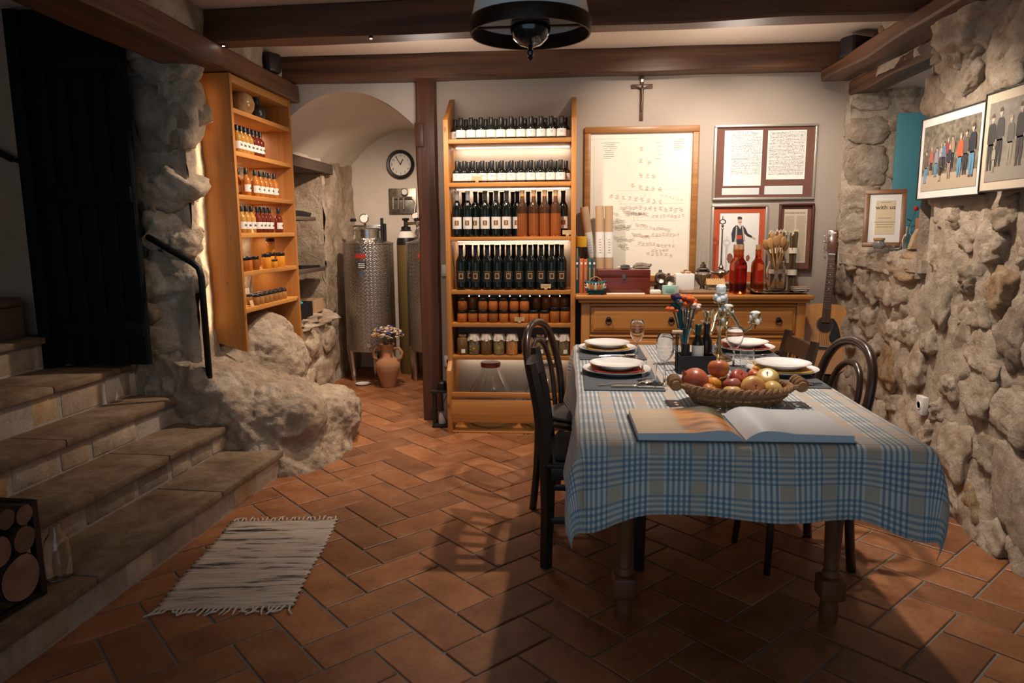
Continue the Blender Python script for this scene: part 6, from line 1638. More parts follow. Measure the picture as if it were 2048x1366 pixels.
M['matbrown'] = pmat('brown_mount_board', (0.15,0.062,0.042), 0.8); M['matorange'] = pmat('orange_mount_board', (0.46,0.085,0.030), 0.8)
M['chartp'] = pmat('aged_chart_paper', (0.78,0.70,0.57), 0.8, col2=(0.82,0.76,0.65), vs_=2)
M['pane'] = None
t, W_, H_ = frame('family_tree_chart', 'large family tree chart in an oak frame on the back wall', 0.105, 0.868, 1.005, 2.045, 0.042, M['oakf'], 0.026)
panel('chart_sheet', t, .03, W_-.03, .03, H_-.03, -.004, M['chartp'])
rr = random.Random(21)
mbk, mbb = MB(), MB()
def mark(mb, fx, fz, w, h): mb.b2((fx*W_-w/2, -.0056, (1-fz)*H_-h/2), (fx*W_+w/2, -.0051, (1-fz)*H_+h/2))
def entry(mb, fx, fz, s=1.0, n=3):
    for k in range(n):
        w = rr.uniform(.012,.026)*s; mark(mb, fx+rr.uniform(-.006,.006), fz+k*.007, w, .0022*s)
# chart fractions read off the photograph (x from left edge, z from top edge)
top = [(.50,.13),(.50,.205),(.57,.218),(.50,.30),(.56,.302),(.61,.308),(.43,.362),(.50,.375),(.555,.382),(.61,.385),(.67,.388)]
for fx, fz in top: entry(mbb, fx, fz, 1.0, 4)
for k in range(9): entry(mbb, .24+.055*k, .43+.005*k, 1.0, 4)
for k in range(6): entry(mbk, .69+.035*k, .435+.006*k, .8, 2)
for k in range(9): entry(mbb, .50+.045*k, .505+.002*k+.006*(k % 2), 1.0, 4)
for row_, (z, a, b, n) in enumerate(((.51,.33,.47,9),(.53,.35,.50,10),(.55,.38,.56,12),(.545,.27,.30,3),(.565,.62,.88,9),(.59,.30,.36,4),(.60,.24,.30,3),(.62,.47,.56,6),(.63,.28,.42,9),(.64,.60,.76,7),(.645,.29,.40,7),(.68,.44,.58,10),(.685,.62,.84,8),(.70,.27,.33,4),(.72,.30,.44,9),(.74,.50,.80,10),(.755,.32,.38,4),(.77,.34,.40,4),(.79,.62,.75,5),(.81,.58,.78,6))):
    for k in range(n):
        fx = a+(b-a)*k/max(1, n-1); m_ = mbb if (fx > .5 and row_ % 4 != 1) else mbk
        entry(m_, fx, z+.004*sin(k*1.3)+.0025*k*(row_ % 2), .9, 3)
for k in range(22): mark(mbk, .17+.004*k % .12+rr.uniform(-.02,.05), .10+.012*(k % 9), rr.uniform(.02,.07), .0018)
for k in range(5): mark(mbk, .64+.02*rr.random(), .10+.026*k, .035, .0022)
for k in range(6): mark(mbk, .82+.01*rr.random(), .085+.012*k, rr.uniform(.03,.075), .0028)
ln = MB()
for (a, b, z) in ((.28,.62,.405),(.5,.86,.40),(.30,.9,.49),(.25,.6,.575),(.42,.88,.60),(.3,.8,.655),(.32,.8,.705),(.46,.76,.765)):
    mark(ln, (a+b)/2, z, (b-a)*W_, .0009)
for k in range(40): mark(ln, rr.uniform(.25,.88), rr.uniform(.40,.8), .0009, rr.uniform(.015,.04))
for (a, b) in ((.085,.965),): 
    mark(ln, .5, .075, (b-a)*W_, .0012); mark(ln, a, .5, .0012, .85*H_); mark(ln, .93, .5, .0012, .85*H_)
mbb.build('brown_entries', M['inkb'], t, smooth=0)['kind'] = 'stuff'; mbk.build('grey_entries', M['inkg'], t, smooth=0)['kind'] = 'stuff'; ln.build('ruled_lines', pmat('faint_ink', (0.48,0.38,0.26), .8), t, smooth=0)['kind'] = 'stuff'
# two manuscripts
t, W_, H_ = frame('manuscript_frame', 'two handwritten manuscript pages on brown mount in a wide silver frame', 0.968, 1.634, 1.553, 2.043, 0.015, M['silverf'], 0.022)
panel('mount_board', t, .012, W_-.012, .012, H_-.012, -.004, M['matbrown'])
fx = lambda c: (c-166)/710*W_
fz = lambda c: (600-c)/525*H_
for (x0, x1, y0, y1, nm) in ((238,502,112,500,'left'), (538,804,116,457,'right')):
    s = panel('page', t, fx(x0), fx(x1), fz(y1), fz(y0), -.0055, M['paper'])
    mb = MB(); rows = 30 if nm == 'left' else 36
    for k in range(rows):
        z = fz(y0+14+(y1-y0-40)*k/rows*(.86 if nm == 'left' else 1.0)); x = fx(x0+(48 if nm == 'left' else 12))+rr.uniform(0,.004)
        while x < fx(x1-10):
            w = rr.uniform(.004,.020); h = rr.uniform(.0008,.0019)
            mb.b2((x, -.0072, z-h+rr.uniform(-.0008,.0008)), (min(x+w, fx(x1-8)), -.0067, z+h)); x += w+rr.uniform(.002,.005)
    mb.build('handwriting', M['inkg'] if nm == 'left' else pmat('sepia_ink', (0.22,0.16,0.10), .8), s, smooth=0)['kind'] = 'stuff'
for (x0, x1, y0, y1) in ((232,493,515,563), (530,796,503,562)): panel('caption_slip', t, fx(x0), fx(x1), fz(y1), fz(y0), -.0055, pmat('pale_blue_slip_%d' % x0, (0.62,0.64,0.62), .8))
# man in traditional dress, flat print
t, W_, H_ = frame('portrait_print', 'print of a man in folk dress with orange mount in a silver frame', 0.967, 1.338, 0.985, 1.523, 0.016, M['silverf'], 0.022)
panel('mount_board', t, .012, W_-.012, .012, H_-.012, -.004, M['matorange'])
pic = panel('print_sheet', t, .058, W_-.052, .085, H_-.058, -.0055, M['paper'])
def poly(name, pts, mat, d=0):   # points in the crop (1410,400) x8.54, on the picture plane
    P_ = []
    for (a, b) in pts:
        p = at_y(1410+a/8.539, 400+b/8.539, BACK-.008); P_.append((p.x-t.location.x, p.z-t.location.z))
    MB().prism(P_, .0066+.0002*d, .0070+.0002*d, Matrix(((1,0,0),(0,0,-1),(0,1,0)))).build(name, mat, pic, smooth=0)
ck = {n: pmat('print_'+n, c, .8) for n, c in (('navy', (0.035,0.04,0.055)), ('skin', (0.62,0.42,0.32)), ('sash', (0.50,0.07,0.03)), ('vest', (0.52,0.42,0.32)), ('sock', (0.60,0.45,0.22)), ('boot', (0.16,0.07,0.04)), ('leaf', (0.26,0.09,0.06)), ('grey', (0.22,0.18,0.20)), ('shirt', (0.68,0.62,0.56)))}
poly('hair', [(557,290),(600,280),(636,300),(634,335),(560,350)], ck['navy'], 0)
poly('face', [(560,335),(630,328),(628,385),(610,425),(585,420),(563,385)], ck['skin'], 1)
poly('moustache', [(580,377),(622,374),(622,384),(582,388)], ck['boot'], 2)
poly('left_sleeve', [(525,435),(478,480),(450,580),(460,720),(500,715),(530,560)], ck['navy'], 0)
poly('right_sleeve', [(650,440),(690,480),(730,570),(810,620),(800,650),(720,620),(660,560)], ck['navy'], 0)
poly('hand', [(800,625),(850,640),(868,675),(830,680),(805,655)], ck['skin'], 1)
poly('jacket', [(525,435),(650,440),(690,690),(660,715),(520,715)], ck['navy'], 1)
poly('vest', [(530,450),(550,450),(540,710),(510,715)], ck['vest'], 2); poly('vest', [(630,450),(650,450),(690,690),(660,710)], ck['vest'], 2)
poly('shirt', [(560,430),(625,430),(600,500)], ck['shirt'], 2)
poly('sash', [(538,605),(630,598),(632,665),(540,675)], ck['sash'], 3)
poly('breeches', [(535,670),(635,665),(672,770),(600,775),(540,765)], ck['navy'], 2)
poly('stocking', [(540,765),(600,770),(598,880),(545,880)], ck['sock'], 1); poly('stocking', [(605,772),(675,770),(665,885),(612,885)], ck['sock'], 1)
poly('boot', [(545,880),(598,880),(592,990),(540,1000)], ck['boot'], 1); poly('boot', [(612,885),(664,885),(668,985),(610,990)], ck['boot'], 1)
poly('cloak', [(490,760),(535,770),(540,960),(500,980),(478,880)], ck['grey'], 0)
poly('shrub', [(385,930),(430,905),(470,945),(480,1010),(450,1080),(400,1080),(370,1010)], ck['leaf'], 0)
poly('shrub', [(700,960),(745,930),(770,990),(740,1050),(700,1040)], ck['leaf'], 0)
# newspaper page
t, W_, H_ = frame('newspaper_frame', 'yellowed newspaper cutting in a dark brown frame above the guitar', 1.413, 1.640, 1.078, 1.527, 0.014, M['brownf'], 0.030)
panel('mount_board', t, .010, W_-.010, .010, H_-.010, -.004, M['matbrown'])
news = panel('newspaper_sheet', t, .036, W_-.040, .052, H_-.038, -.0055, pmat('yellowed_newsprint', (0.56,0.46,0.33), .85))
mb = MB()
xx = .040
for wd in (.012,.009,.014,.018,.008,.020,.016,.012,.010,.008):
    if xx+wd > W_-.044: break
    mb.b2((xx, -.0072, H_-.068), (xx+wd, -.0067, H_-.058)); xx += wd+.003
for c in range(2):
    for k in range(52):
        z = H_-.085-k*.0058
        if c == 0 and .35 < k/52 < .75: continue
        mb.b2((.042+c*.075, -.0072, z), (.042+c*.075+rr.uniform(.055,.066), -.0068, z+.0016))
mb.build('newsprint', pmat('news_ink', (0.30,0.24,0.17), .8), news, smooth=0)['kind'] = 'stuff'
MB().b2((.042,-.0072,H_-.27), (.100,-.0068,H_-.19)).build('news_photo', M['inkg'], news)
# crucifix
t = thing('crucifix', 'dark wooden crucifix with a metal figure high on the back wall', 'crucifix', (0.482, BACK-.001, 2.085))
M['crossw'] = wood('crucifix_wood', (0.06,0.02,0.010), (0.13,0.045,0.02), 2, 2, 0.35, 0.1, False, 0)
MB().b2((-.012,-.016,0), (.012,0,.286)).build('upright', M['crossw'], t, bevel=.002); MB().b2((-.070,-.017,.205), (.070,-.001,.229)).build('cross_arm', M['crossw'], t, bevel=.002)
MB().b2((-.008,-.018,.245), (.008,-.016,.276)).build('title_plate', M['pewter'], t)
bmf = MB(); y_ = -.024
bmf.tube([(0,y_,.055),(-.002,y_-.004,.10),(.002,y_,.135),(0,y_,.165),(0,y_,.198),(0,y_-.002,.212)], [.004,.006,.0085,.0075,.011,.005], 10)
bmf.ball((.003,y_-.003,.222), (.0075,.007,.010), 10, 8)
for s in (-1, 1): bmf.tube([(s*.008,y_,.203),(s*.03,y_+.002,.212),(s*.056,y_+.004,.222)], [.005,.0038,.003], 8)
bmf.build('figure', pmat('dull_bronze_figure', (0.13,0.08,0.05), 0.45, 0.7), t, smooth=1.5)
# ------------------------------------------------------------------ photographs on the stone wall
def wall_photo(lab, y0, y1, z0, z1, x, warm, people, thick=0.03, mount=None):
    """hangs on the right wall: local x runs towards the camera, local z up, local -y faces the room"""
    t = thing('framed_photo', lab, 'picture', (x, y1, z0), -pi/2)
    W_, H_ = y1-y0, z1-z0; w = .006
    for (lo, hi, nm) in (((0,-thick,0),(W_,0,w),'frame_rail'), ((0,-thick,H_-w),(W_,0,H_),'frame_rail'), ((0,-thick,w),(w,0,H_-w),'frame_stile'), ((W_-w,-thick,w),(W_,0,H_-w),'frame_stile')):
        MB().b2(lo, hi).build(nm, M['blackp'], t, bevel=.001)
    panel('mount_board', t, w*.5, W_-w*.5, w*.5, H_-w*.5, -thick+.006, mount)
    a, b, c, d = .035, W_-.035, .040, H_-.045
    m = pmat('photo_background_'+str(warm), (0.26,0.21,0.15) if warm else (0.30,0.26,0.21), .5, col2=(0.05,0.045,0.03) if warm else (0.20,0.17,0.13), vs_=45)
    ph = panel('photo_sheet', t, a, b, c, d, -thick+.0045, m)
    panel('photo_ground', ph, a, b, c, c+(d-c)*.24, -thick+.0034, pmat('photo_ground_'+str(warm), (0.44,0.34,0.24) if warm else (0.30,0.26,0.21), .5), .0004)
    for i, (fx_, base, h, top_, leg, k) in enumerate(people):
        px_ = a+(b-a)*fx_; z = c+(d-c)*base; hh = (d-c)*h; y = -thick+.0030-.00025*i; wd = hh*.13
        mt = [pmat('photo_cloth_%s_%d' % (warm, i), top_, .5), pmat('photo_leg_%s_%d' % (warm, i), leg, .5), pmat('photo_skin_%s_%d' % (warm, i), (0.60,0.40,0.30) if warm else (0.50,0.43,0.35), .5), pmat('photo_hair_%s_%d' % (warm, i), (0.10,0.06,0.04) if k % 2 else (0.35,0.27,0.2), .5)]
        mb = MB(); R_ = Matrix(((1,0,0),(0,0,-1),(0,1,0))); rq = random.Random(i*7+warm)
        sw = rq.uniform(-.12,.12)*wd; aw = rq.uniform(.9,1.15)
        def pp(pts, lift=0.0): mb.prism([(px_+a_*wd, z+b_*hh) for a_, b_ in pts], -y+lift, -y+lift+.0002, R_)
        skirt = (k == 0 and rq.random() < .4)
        mb.m = 1
        if skirt: pp([(-.62,.20),(.62,.20),(.55,.46),(-.55,.46)])
        else:
            pp([(-.62,.03),(-.16,.03),(-.04,.30),(.0,.47),(-.66,.47),(-.70,.30)]); pp([(.10,.03),(.55,.03),(.68,.28),(.66,.47),(.02,.47),(.04,.30)])
        mb.m = 3; pp([(-.72,.0),(-.12,.0),(-.14,.035),(-.62,.035)]); pp([(.10,.0),(.66,.0),(.56,.035),(.12,.035)])
        mb.m = 0
        pp([(-.60,.44),(.60,.44),(.66,.60),(.78*aw,.76),(.62*aw,.815),(.22,.84),(-.22,.84),(-.62*aw,.815),(-.78*aw,.76),(-.66,.60)])
        pp([(-.80*aw,.775),(-.62*aw,.80),(-.62,.62),(-.70,.47),(-.92,.48),(-.94,.62)], .0001); pp([(.80*aw,.775),(.62*aw,.80),(.62,.62),(.62,.50),(.84,.50),(.94,.62)], .0001)
        mb.m = 2
        pp([(-.90,.48),(-.72,.47),(-.74,.43),(-.86,.425)]); pp([(.66,.50),(.84,.50),(.82,.455),(.70,.45)]); pp([(-.13,.83),(.13,.83),(.12,.87),(-.12,.87)], .0001)
        if skirt: pp([(-.40,.03),(-.12,.03),(-.14,.20),(-.42,.20)]); pp([(.12,.03),(.40,.03),(.42,.20),(.14,.20)])
        pp([(sw/wd+.36*cos(q*.628), .918+.065*sin(q*.628)) for q in range(10)], .0002)
        mb.m = 3; pp([(sw/wd+.41*cos(q*.39), .925+.078*sin(q*.39)) for q in range(9)], .00025)
        mb.build('photo_figure', mt, ph, smooth=0)
J, K_ = (0.10,0.26,0.40), (0.03,0.03,0.035)
pe = [(.08,.12,.52,(0.12,0.08,0.07),J,1),(.18,.22,.46,(0.40,0.10,0.07),K_,0),(.28,.20,.46,(0.26,0.25,0.27),J,1),(.36,.28,.42,(0.30,0.32,0.36),K_,0),(.42,.28,.44,(0.10,0.18,0.28),K_,1),(.49,.30,.46,(0.28,0.03,0.03),K_,0),(.57,.30,.48,(0.30,0.20,0.12),K_,1),
      (.80,.18,.64,(0.10,0.08,0.07),K_,1),(.91,.14,.74,(0.012,0.014,0.02),J,1),(.71,.16,.62,(0.60,0.09,0.02),J,0),(.37,.13,.44,(0.05,0.04,0.04),K_,0),(.53,.16,.50,(0.02,0.025,0.045),(0.32,0.22,0.18),0)]
wall_photo('colour photo of a family group outdoors in a black frame on the stone wall', 3.235, 3.79, 1.497, 1.890, 1.775, True, pe, .03, pmat('white_photo_mount', (0.74,0.70,0.64), .8))
D1, D2 = (0.035,0.03,0.025), (0.06,0.05,0.045)
pe2 = [(.06,.14,.72,D1,D1,1),(.18,.18,.74,D2,D1,1),(.33,.18,.62,(0.14,0.12,0.10),(0.30,0.26,0.2),0),(.46,.16,.76,D1,D2,1),(.58,.20,.66,(0.40,0.36,0.30),(0.36,0.32,0.27),0),(.72,.18,.74,D1,D1,1),(.86,.18,.68,D2,D2,0),(.12,.12,.34,(0.36,0.32,0.26),(0.36,0.32,0.26),0)]
wall_photo('old sepia group photo in a black frame at the right edge', 2.66, 3.205, 1.505, 1.905, 1.770, False, pe2, .046, pmat('cream_photo_mount', (0.62,0.52,0.38), .8))
p = at_x(1843, 810, 1.775)
t = thing('wall_socket', 'white electric socket low on the stone wall beside the table', 'socket', (1.772, p.y, p.z), -pi/2)
MB().b2((-.035,-.010,-.045), (.035,.02,.045)).build('plate', M['white'], t, bevel=.003); MB().lathe([(.022,0),(.022,.003),(.018,.003),(.018,-.004),(0,-.004)], 20, (0,-.010,.0), Rx(pi/2)).build('outlet', M['white'], t)
# ------------------------------------------------------------------ things on the niche sill
SZL = 1.243
def corner(u, v, y): return at_y(u, v, y)
P0 = at_z(1723, 500, SZL); P1 = at_z(1807, 503, SZL)
yb = (P0.y+P1.y)/2
A0 = at_y(1723, 500, 4.38); A1 = at_y(1807, 503, 4.30)
ux = Vector((A1.x-A0.x, A1.y-A0.y, 0)).normalized()
wd = (A1-A0).length
back = Vector((-ux.y, ux.x, 0))
upv = (Vector((0,0,1))*cos(.28)+back*sin(.28)+ux*.10).normalized(); upv = (upv-ux*upv.dot(ux)).normalized(); nrm = ux.cross(upv)
fr_ = bpy.data.objects.new('sign_frame', None); COL.objects.link(fr_)
tag(fr_, 'wood-framed cream card sign leaning in the window niche', 'sign')
mm = Matrix.Identity(4); A0 = Vector((A0.x, A0.y, SZL+.006))
for i in range(3): mm[i][0], mm[i][1], mm[i][2], mm[i][3] = ux[i], -nrm[i], upv[i], A0[i]
fr_.matrix_world = mm
W_ = wd; H_ = 0.345; w = .026
M['walnutf'] = wood('walnut_frame_wood', (0.20,0.075,0.025), (0.30,0.13,0.05), 2, 1.5, .4, .1, False, 0)
for (lo, hi, nm) in (((0,-.016,0),(W_,0,w),'frame_rail'), ((0,-.016,H_-w),(W_,0,H_),'frame_rail'), ((0,-.016,w),(w,0,H_-w),'frame_stile'), ((W_-w,-.016,w),(W_,0,H_-w),'frame_stile')): MB().b2(lo, hi).build(nm, M['walnutf'], fr_, bevel=.003)
panel('mount_board', fr_, w*.6, W_-w*.6, w*.6, H_-w*.6, -.003, M['paper'])
card = panel('card', fr_, .062, W_-.055, .075, H_-.065, -.0045, pmat('cream_sign_card', (0.66,0.53,0.34), .8))
lettering('with us', .036, M['ink'], card, (W_*.51, -.0062, H_*.69))
mb = MB()
for (z, wq) in ((.775,.05),(.50,.07),(.43,.11),(.39,.09),(.345,.08)): mb.b2((W_*.51-wq/2, -.0062, H_*z), (W_*.51+wq/2, -.0057, H_*z+.003))
mb.build('small_print', M['inkg'], card, smooth=0)['kind'] = 'stuff'
xj, yj = at_z(1760, 500, SZL).x, 4.12
def sill(u, y): q = at_y(u, 500, y); return q.x
t = thing('sill_jar', 'small dark jar with a wooden lid before the sign', 'jar', (sill(1757, 4.22), 4.22, SZL))
MB().lathe([(0,0),(.024,0),(.032,.012),(.033,.026),(.026,.042),(.024,.046),(0,.046)], 24).build('body', pmat('grey_blue_glaze', (0.12,0.13,0.14), .25, col2=(0.30,0.27,0.24), vs_=30), t); MB().lathe([(.028,.046),(.030,.048),(.030,.060),(0,.062)], 24).build('lid', M['spoonw'], t)
o = MB().lathe([(0,.002),(.034,0),(.038,.004),(.038,.026),(.036,.026),(.036,.006),(0,.006)], 28).build('glass_dish', M['glass'], None, (sill(1786, 4.18), 4.18, SZL)); tag(o, 'low round glass dish on the niche sill', 'dish')
xb_, yb_ = sill(1813, 4.16), 4.16
t = thing('bud_vase', 'slim clear glass bud vase holding a red rose on the sill', 'vase', (xb_, yb_, SZL))
pr = [(.022,0),(.026,.005),(.027,.05),(.020,.075),(.010,.09),(.009,.125),(.011,.13)]
MB().lathe([(0,.002)]+pr+[(a-.0018, b) for a, b in reversed(pr[1:])]+[(0,.008)], 24).build('body', M['glass'], t, smooth=1.2)
rt = at_y(1832, 417, 4.2)
o = bpy.data.objects.new('red_rose', None); COL.objects.link(o); o.location = (xb_, yb_, SZL+.01); tag(o, 'single red rose standing in the glass bud vase', 'flower')
q = rt-o.location
MB().tube([(0,0,0),(q.x*.1,0,.12),(q.x*.7,q.y*.7,q.z*.8),(q.x,q.y,q.z-.012)], .0022, 6).build('stem', pmat('rose_stem', (0.03,0.10,0.06), .6), o)
mrose = pmat('rose_petal', (0.40,0.012,0.012), .6)
for k in range(9): a = k*2.4; r_ = .0035+.0011*k; MB().ball((q.x+r_*cos(a), q.y+r_*sin(a), q.z), (.008,.004,.012), 8, 6, Rz(a+pi/2)).build('petal', mrose, o)
for s, zf in ((1,.55),(-1,.7)): MB().ball((q.x*.5+s*.014, q.y*.5, q.z*zf), (.018,.008,.004), 8, 6, Ry(-.4*s)).build('leaf', pmat('rose_leaf_%d' % s, (0.02,0.10,0.06), .6), o)
o = MB().prism([(-.03,0),(.035,0),(.028,.05),(.010,.115),(-.012,.07)], -.02, .02, Matrix(((1,0,0),(0,0,-1),(0,1,0)))).build('rough_stone', M['rubble_rust'], None, (sill(1829, 4.05), 4.06, SZL), bevel=.006); tag(o, 'upright pinkish rough stone at the near end of the sill', 'stone')
o = MB().b2((-.012,-.02,0), (.012,.02,.17)).build('tan_carton', pmat('tan_carton_card', (0.38,0.15,0.06), .7), None, (sill(1836, 4.13), 4.14, SZL), bevel=.002); tag(o, 'upright tan carton behind the rough stone on the sill', 'box')
# ------------------------------------------------------------------ loudspeakers and small spot lamps
for (u, v, y, x, lab, s) in ((538, 130, 4.62, -1.93, 'black loudspeaker on the left wall plate beam', 1), (1712, 85, 4.60, 1.70, 'black loudspeaker on the right wall plate beam', -1)):
    t = thing('loudspeaker', lab, 'speaker', (x, y, 2.363), -s*.5+(0 if s > 0 else 0))
    MB().b2((-.075,-.055,0), (.075,.055,.125)).build('cabinet_shell', M['blackp'], t, bevel=.02, seg=3); MB().b2((-.068,-.060,.008), (.068,-.055,.117)).build('grille', M['iron'], t, bevel=.004)
    MB().ball((.03,-.061,.05), .004, 8, 6).build('status_light', pmat('blue_led_%d' % s, (0.05,0.3,0.8), .4, emit=(0.05,0.4,1.0), es=3), t)
for (u, v, lab) in ((742, 77, 'tiny bright spot lamp under the ceiling beam'), (447, 92, 'tiny bright spot lamp on the left wall plate beam')):
    p = at_z(u, v, 2.345)
    t = thing('spot_lamp', lab, 'lamp', (p.x, p.y, 2.345))
    MB().lathe([(.010,.0),(.010,.012),(0,.012)], 14).build('housing', M['black'], t); MB().lathe([(0,-.002),(.006,-.002),(.006,0)], 12).build('lens', pmat('lamp_lens_%d' % u, (1,1,1), .4, emit=(1,.92,.8), es=25), t)
# ------------------------------------------------------------------ steel tanks in the alcove
def tank_mat():
    m, nt, b = _nt('circle_brushed_steel')
    L = nt.links
    tcn = nt.nodes.new('ShaderNodeTexCoord'); sp = nt.nodes.new('ShaderNodeSeparateXYZ'); L.new(tcn.outputs['Object'], sp.inputs[0])
    at = nt.nodes.new('ShaderNodeMath'); at.operation = 'ARCTAN2'; L.new(sp.outputs[1], at.inputs[0]); L.new(sp.outputs[0], at.inputs[1])
    cb_ = nt.nodes.new('ShaderNodeCombineXYZ'); ml = nt.nodes.new('ShaderNodeMath'); ml.operation = 'MULTIPLY'; ml.inputs[1].default_value = .225; L.new(at.outputs[0], ml.inputs[0]); L.new(ml.outputs[0], cb_.inputs[0]); L.new(sp.outputs[2], cb_.inputs[1])
    vo = nt.nodes.new('ShaderNodeTexVoronoi'); vo.voronoi_dimensions = '2D'; vo.inputs['Scale'].default_value = 30; vo.inputs['Randomness'].default_value = .15; L.new(cb_.outputs[0], vo.inputs['Vector'])
    wv = nt.nodes.new('ShaderNodeMath'); wv.operation = 'SINE'; m2 = nt.nodes.new('ShaderNodeMath'); m2.operation = 'MULTIPLY'; m2.inputs[1].default_value = 16; L.new(vo.outputs['Distance'], m2.inputs[0]); L.new(m2.outputs[0], wv.inputs[0])
    b.inputs['Base Color'].default_value = (0.50,0.48,0.45,1); b.inputs['Metallic'].default_value = 1.0; b.inputs['Roughness'].default_value = .27
    bumpn(nt, b, wv.outputs[0], .32, .004); return m
M['tanksteel'] = tank_mat()
M['redlabel'] = pmat('red_lettering', (0.40,0.03,0.025), .5)
def tank(x, y, lab, rot):
    t = thing('steel_tank', lab, 'tank', (x, y, 0), rot, 'steel wine tanks in the alcove')
    R_ = .225
    MB().lathe([(0,.262),(.14,.268),(R_-.012,.285),(R_,.30),(R_,1.245),(R_+.004,1.250),(R_+.004,1.258),(R_-.004,1.262),(.12,1.29),(.115,1.30),(0,1.30)], 56).build('shell', M['tanksteel'], t, smooth=.5)
    MB().lathe([(.110,1.285),(.110,1.365),(.116,1.368),(.116,1.380),(.105,1.392),(.04,1.405),(0,1.407)], 40).build('manhole_collar', M['steel'], t)
    MB().b2((-.13,-.016,1.40), (.13,.016,1.418)).build('clamp_bar', M['steel'], t, bevel=.003)
    MB().tube([(-.125,0,1.33),(-.125,0,1.45)], .007, 8).build('clamp_bolt', M['steel'], t); MB().tube([(.12,0,1.30),(.12,0,1.43)], .007, 8).build('clamp_bolt', M['steel'], t)
    MB().lathe([(.025,1.45),(.028,1.455),(.028,1.470),(.02,1.478),(0,1.478)], 12, (-.125,0,0)).build('clamp_knob', M['blackp'], t)
    g_ = MB().lathe([(0,0),(.042,0),(.044,.006),(.042,.020),(.036,.022),(.034,.018),(0,.018)], 32, (-.02,-.03,1.475), Rx(pi/2)).build('pressure_gauge', M['chrome'], t)
    MB().lathe([(0,0),(.033,0)], 24, (-.02,-.0485,1.475), Rx(pi/2), close=False).build('gauge_dial', M['paper'], g_)
    MB().tube([(-.02,0,1.405),(-.02,0,1.45)], .012, 10).build('gauge_stem', M['brass'], t)
    for dx in (.135, .16): MB().tube([(dx,-.02,1.27),(dx,-.02,1.43+.05*(dx < .15))], .014, 10).build('valve_handle', M['blackp'], t)
    for k in range(3):
        a = -pi/2+pi/3+k*2*pi/3; q = R_-.02
        MB().tube([(q*.86*cos(a), q*.86*sin(a), .0), (q*cos(a), q*sin(a), .33)], [.020,.036], 8).build('leg', M['steel'], t)
    MB().tube([(.02,-R_+.01,.335),(.02,-R_-.045,.335),(.02,-R_-.05,.31)], .010, 10).build('tap', M['chrome'], t); MB().b2((.005,-R_-.04,.345), (.035,-R_-.03,.375)).build('tap_lever', M['chrome'], t)
    MB().tube([(.07,-.16,.27),(.07,-.17,.21),(.10,-.18,.20)], .010, 8).build('drain_valve', M['chrome'], t)
    for (nm, z0, z1, a0, a1, m) in (('badge', 1.03, 1.10, -.30, .08, M['ink']), ('badge', 1.13, 1.165, -.36, .06, M['redlabel'])):
        curved_label(nm, R_+.001, z0, z1, a0, a1, m, t, 8)
    curved_label('badge', R_+.001, .985, 1.005, -.18, -.03, pmat('blue_sticker_%d' % int(x*100), (0.03,0.12,0.25), .5), t, 4)
    mb = MB()
    for k in range(3): curved_label('badge_print', R_+.0015, 1.045+.016*k, 1.051+.016*k, -.24, .02, M['paper'], t, 6)
tank(-1.815, 6.36, 'steel wine tank with a gauge on its lid nearest the stone wall', 0.10)
tank(-1.235, 6.36, 'steel wine tank half hidden behind the timber post', 0.0)
# gas cylinder
t = thing('gas_cylinder', 'tall ochre gas cylinder with twin gauges between the tanks', 'cylinder', (-1.535, 6.68, 0))
MB().lathe([(0,0),(.088,0),(.092,.01),(.092,1.22),(.090,1.24)], 32).build('shell', pmat('ochre_paint', (0.17,0.105,0.035), .4), t)
MB().lathe([(.0925,1.235),(.090,1.27),(.083,1.30)], 32, close=False).build('black_band', M['blackp'], t); MB().lathe([(.083,1.30),(.074,1.335),(.060,1.36)], 32, close=False).build('white_band', M['paper'], t); MB().lathe([(.060,1.36),(.045,1.375),(.045,1.40),(.02,1.41),(.018,1.46),(0,1.46)], 24).build('neck', M['blackp'], t)
MB().lathe([(.030,1.46),(.033,1.466),(.033,1.482),(0,1.486)], 12).build('valve_wheel', M['iron'], t); MB().tube([(0,0,1.43),(.08,-.02,1.435),(.17,-.02,1.43)], .014, 10).build('regulator', M['brass'], t)
for dx in (.10, .17):
    g_ = MB().lathe([(0,0),(.032,0),(.033,.012),(.028,.014),(0,.012)], 28, (dx,-.04,1.50), Rx(pi/2)).build('dial_gauge', M['chrome'], t); MB().lathe([(0,0),(.027,0)], 20, (dx,-.0545,1.50), Rx(pi/2), close=False).build('gauge_dial', M['paper'], g_); MB().tube([(dx,-.03,1.43),(dx,-.035,1.48)], .006, 8).build('gauge_stem', M['brass'], t)
# manifold on a grey plate
p = at_y(805, 402, 6.90)
t = thing('valve_manifold', 'grey wall plate with chrome tap manifold above the tanks', 'manifold', (p.x, 6.905, p.z))
MB().b2((-.135,-.008,-.12), (.135,0,.12)).build('back_plate', M['pewter'], t, bevel=.002); MB().tube([(-.09,-.04,.03),(.10,-.04,.03)], .010, 10).build('pipe', M['chrome'], t)
for dx in (-.08,-.03,.02): MB().tube([(dx,-.04,.03),(dx,-.05,-.08)], [.012,.008], 10).build('tap', M['chrome'], t)
g_ = MB().lathe([(0,0),(.034,0),(.034,.014),(0,.014)], 28, (.03,-.03,.085), Rx(pi/2)).build('dial_gauge', M['chrome'], t); MB().lathe([(0,0),(.028,0)], 20, (.03,-.0445,.085), Rx(pi/2), close=False).build('gauge_dial', M['paper'], g_)
MB().tube([(.10,-.04,.03),(.14,-.06,-.02),(.13,-.08,-.12),(.14,-.1,-.2)], .005, 8).build('hose', M['paper'], t)
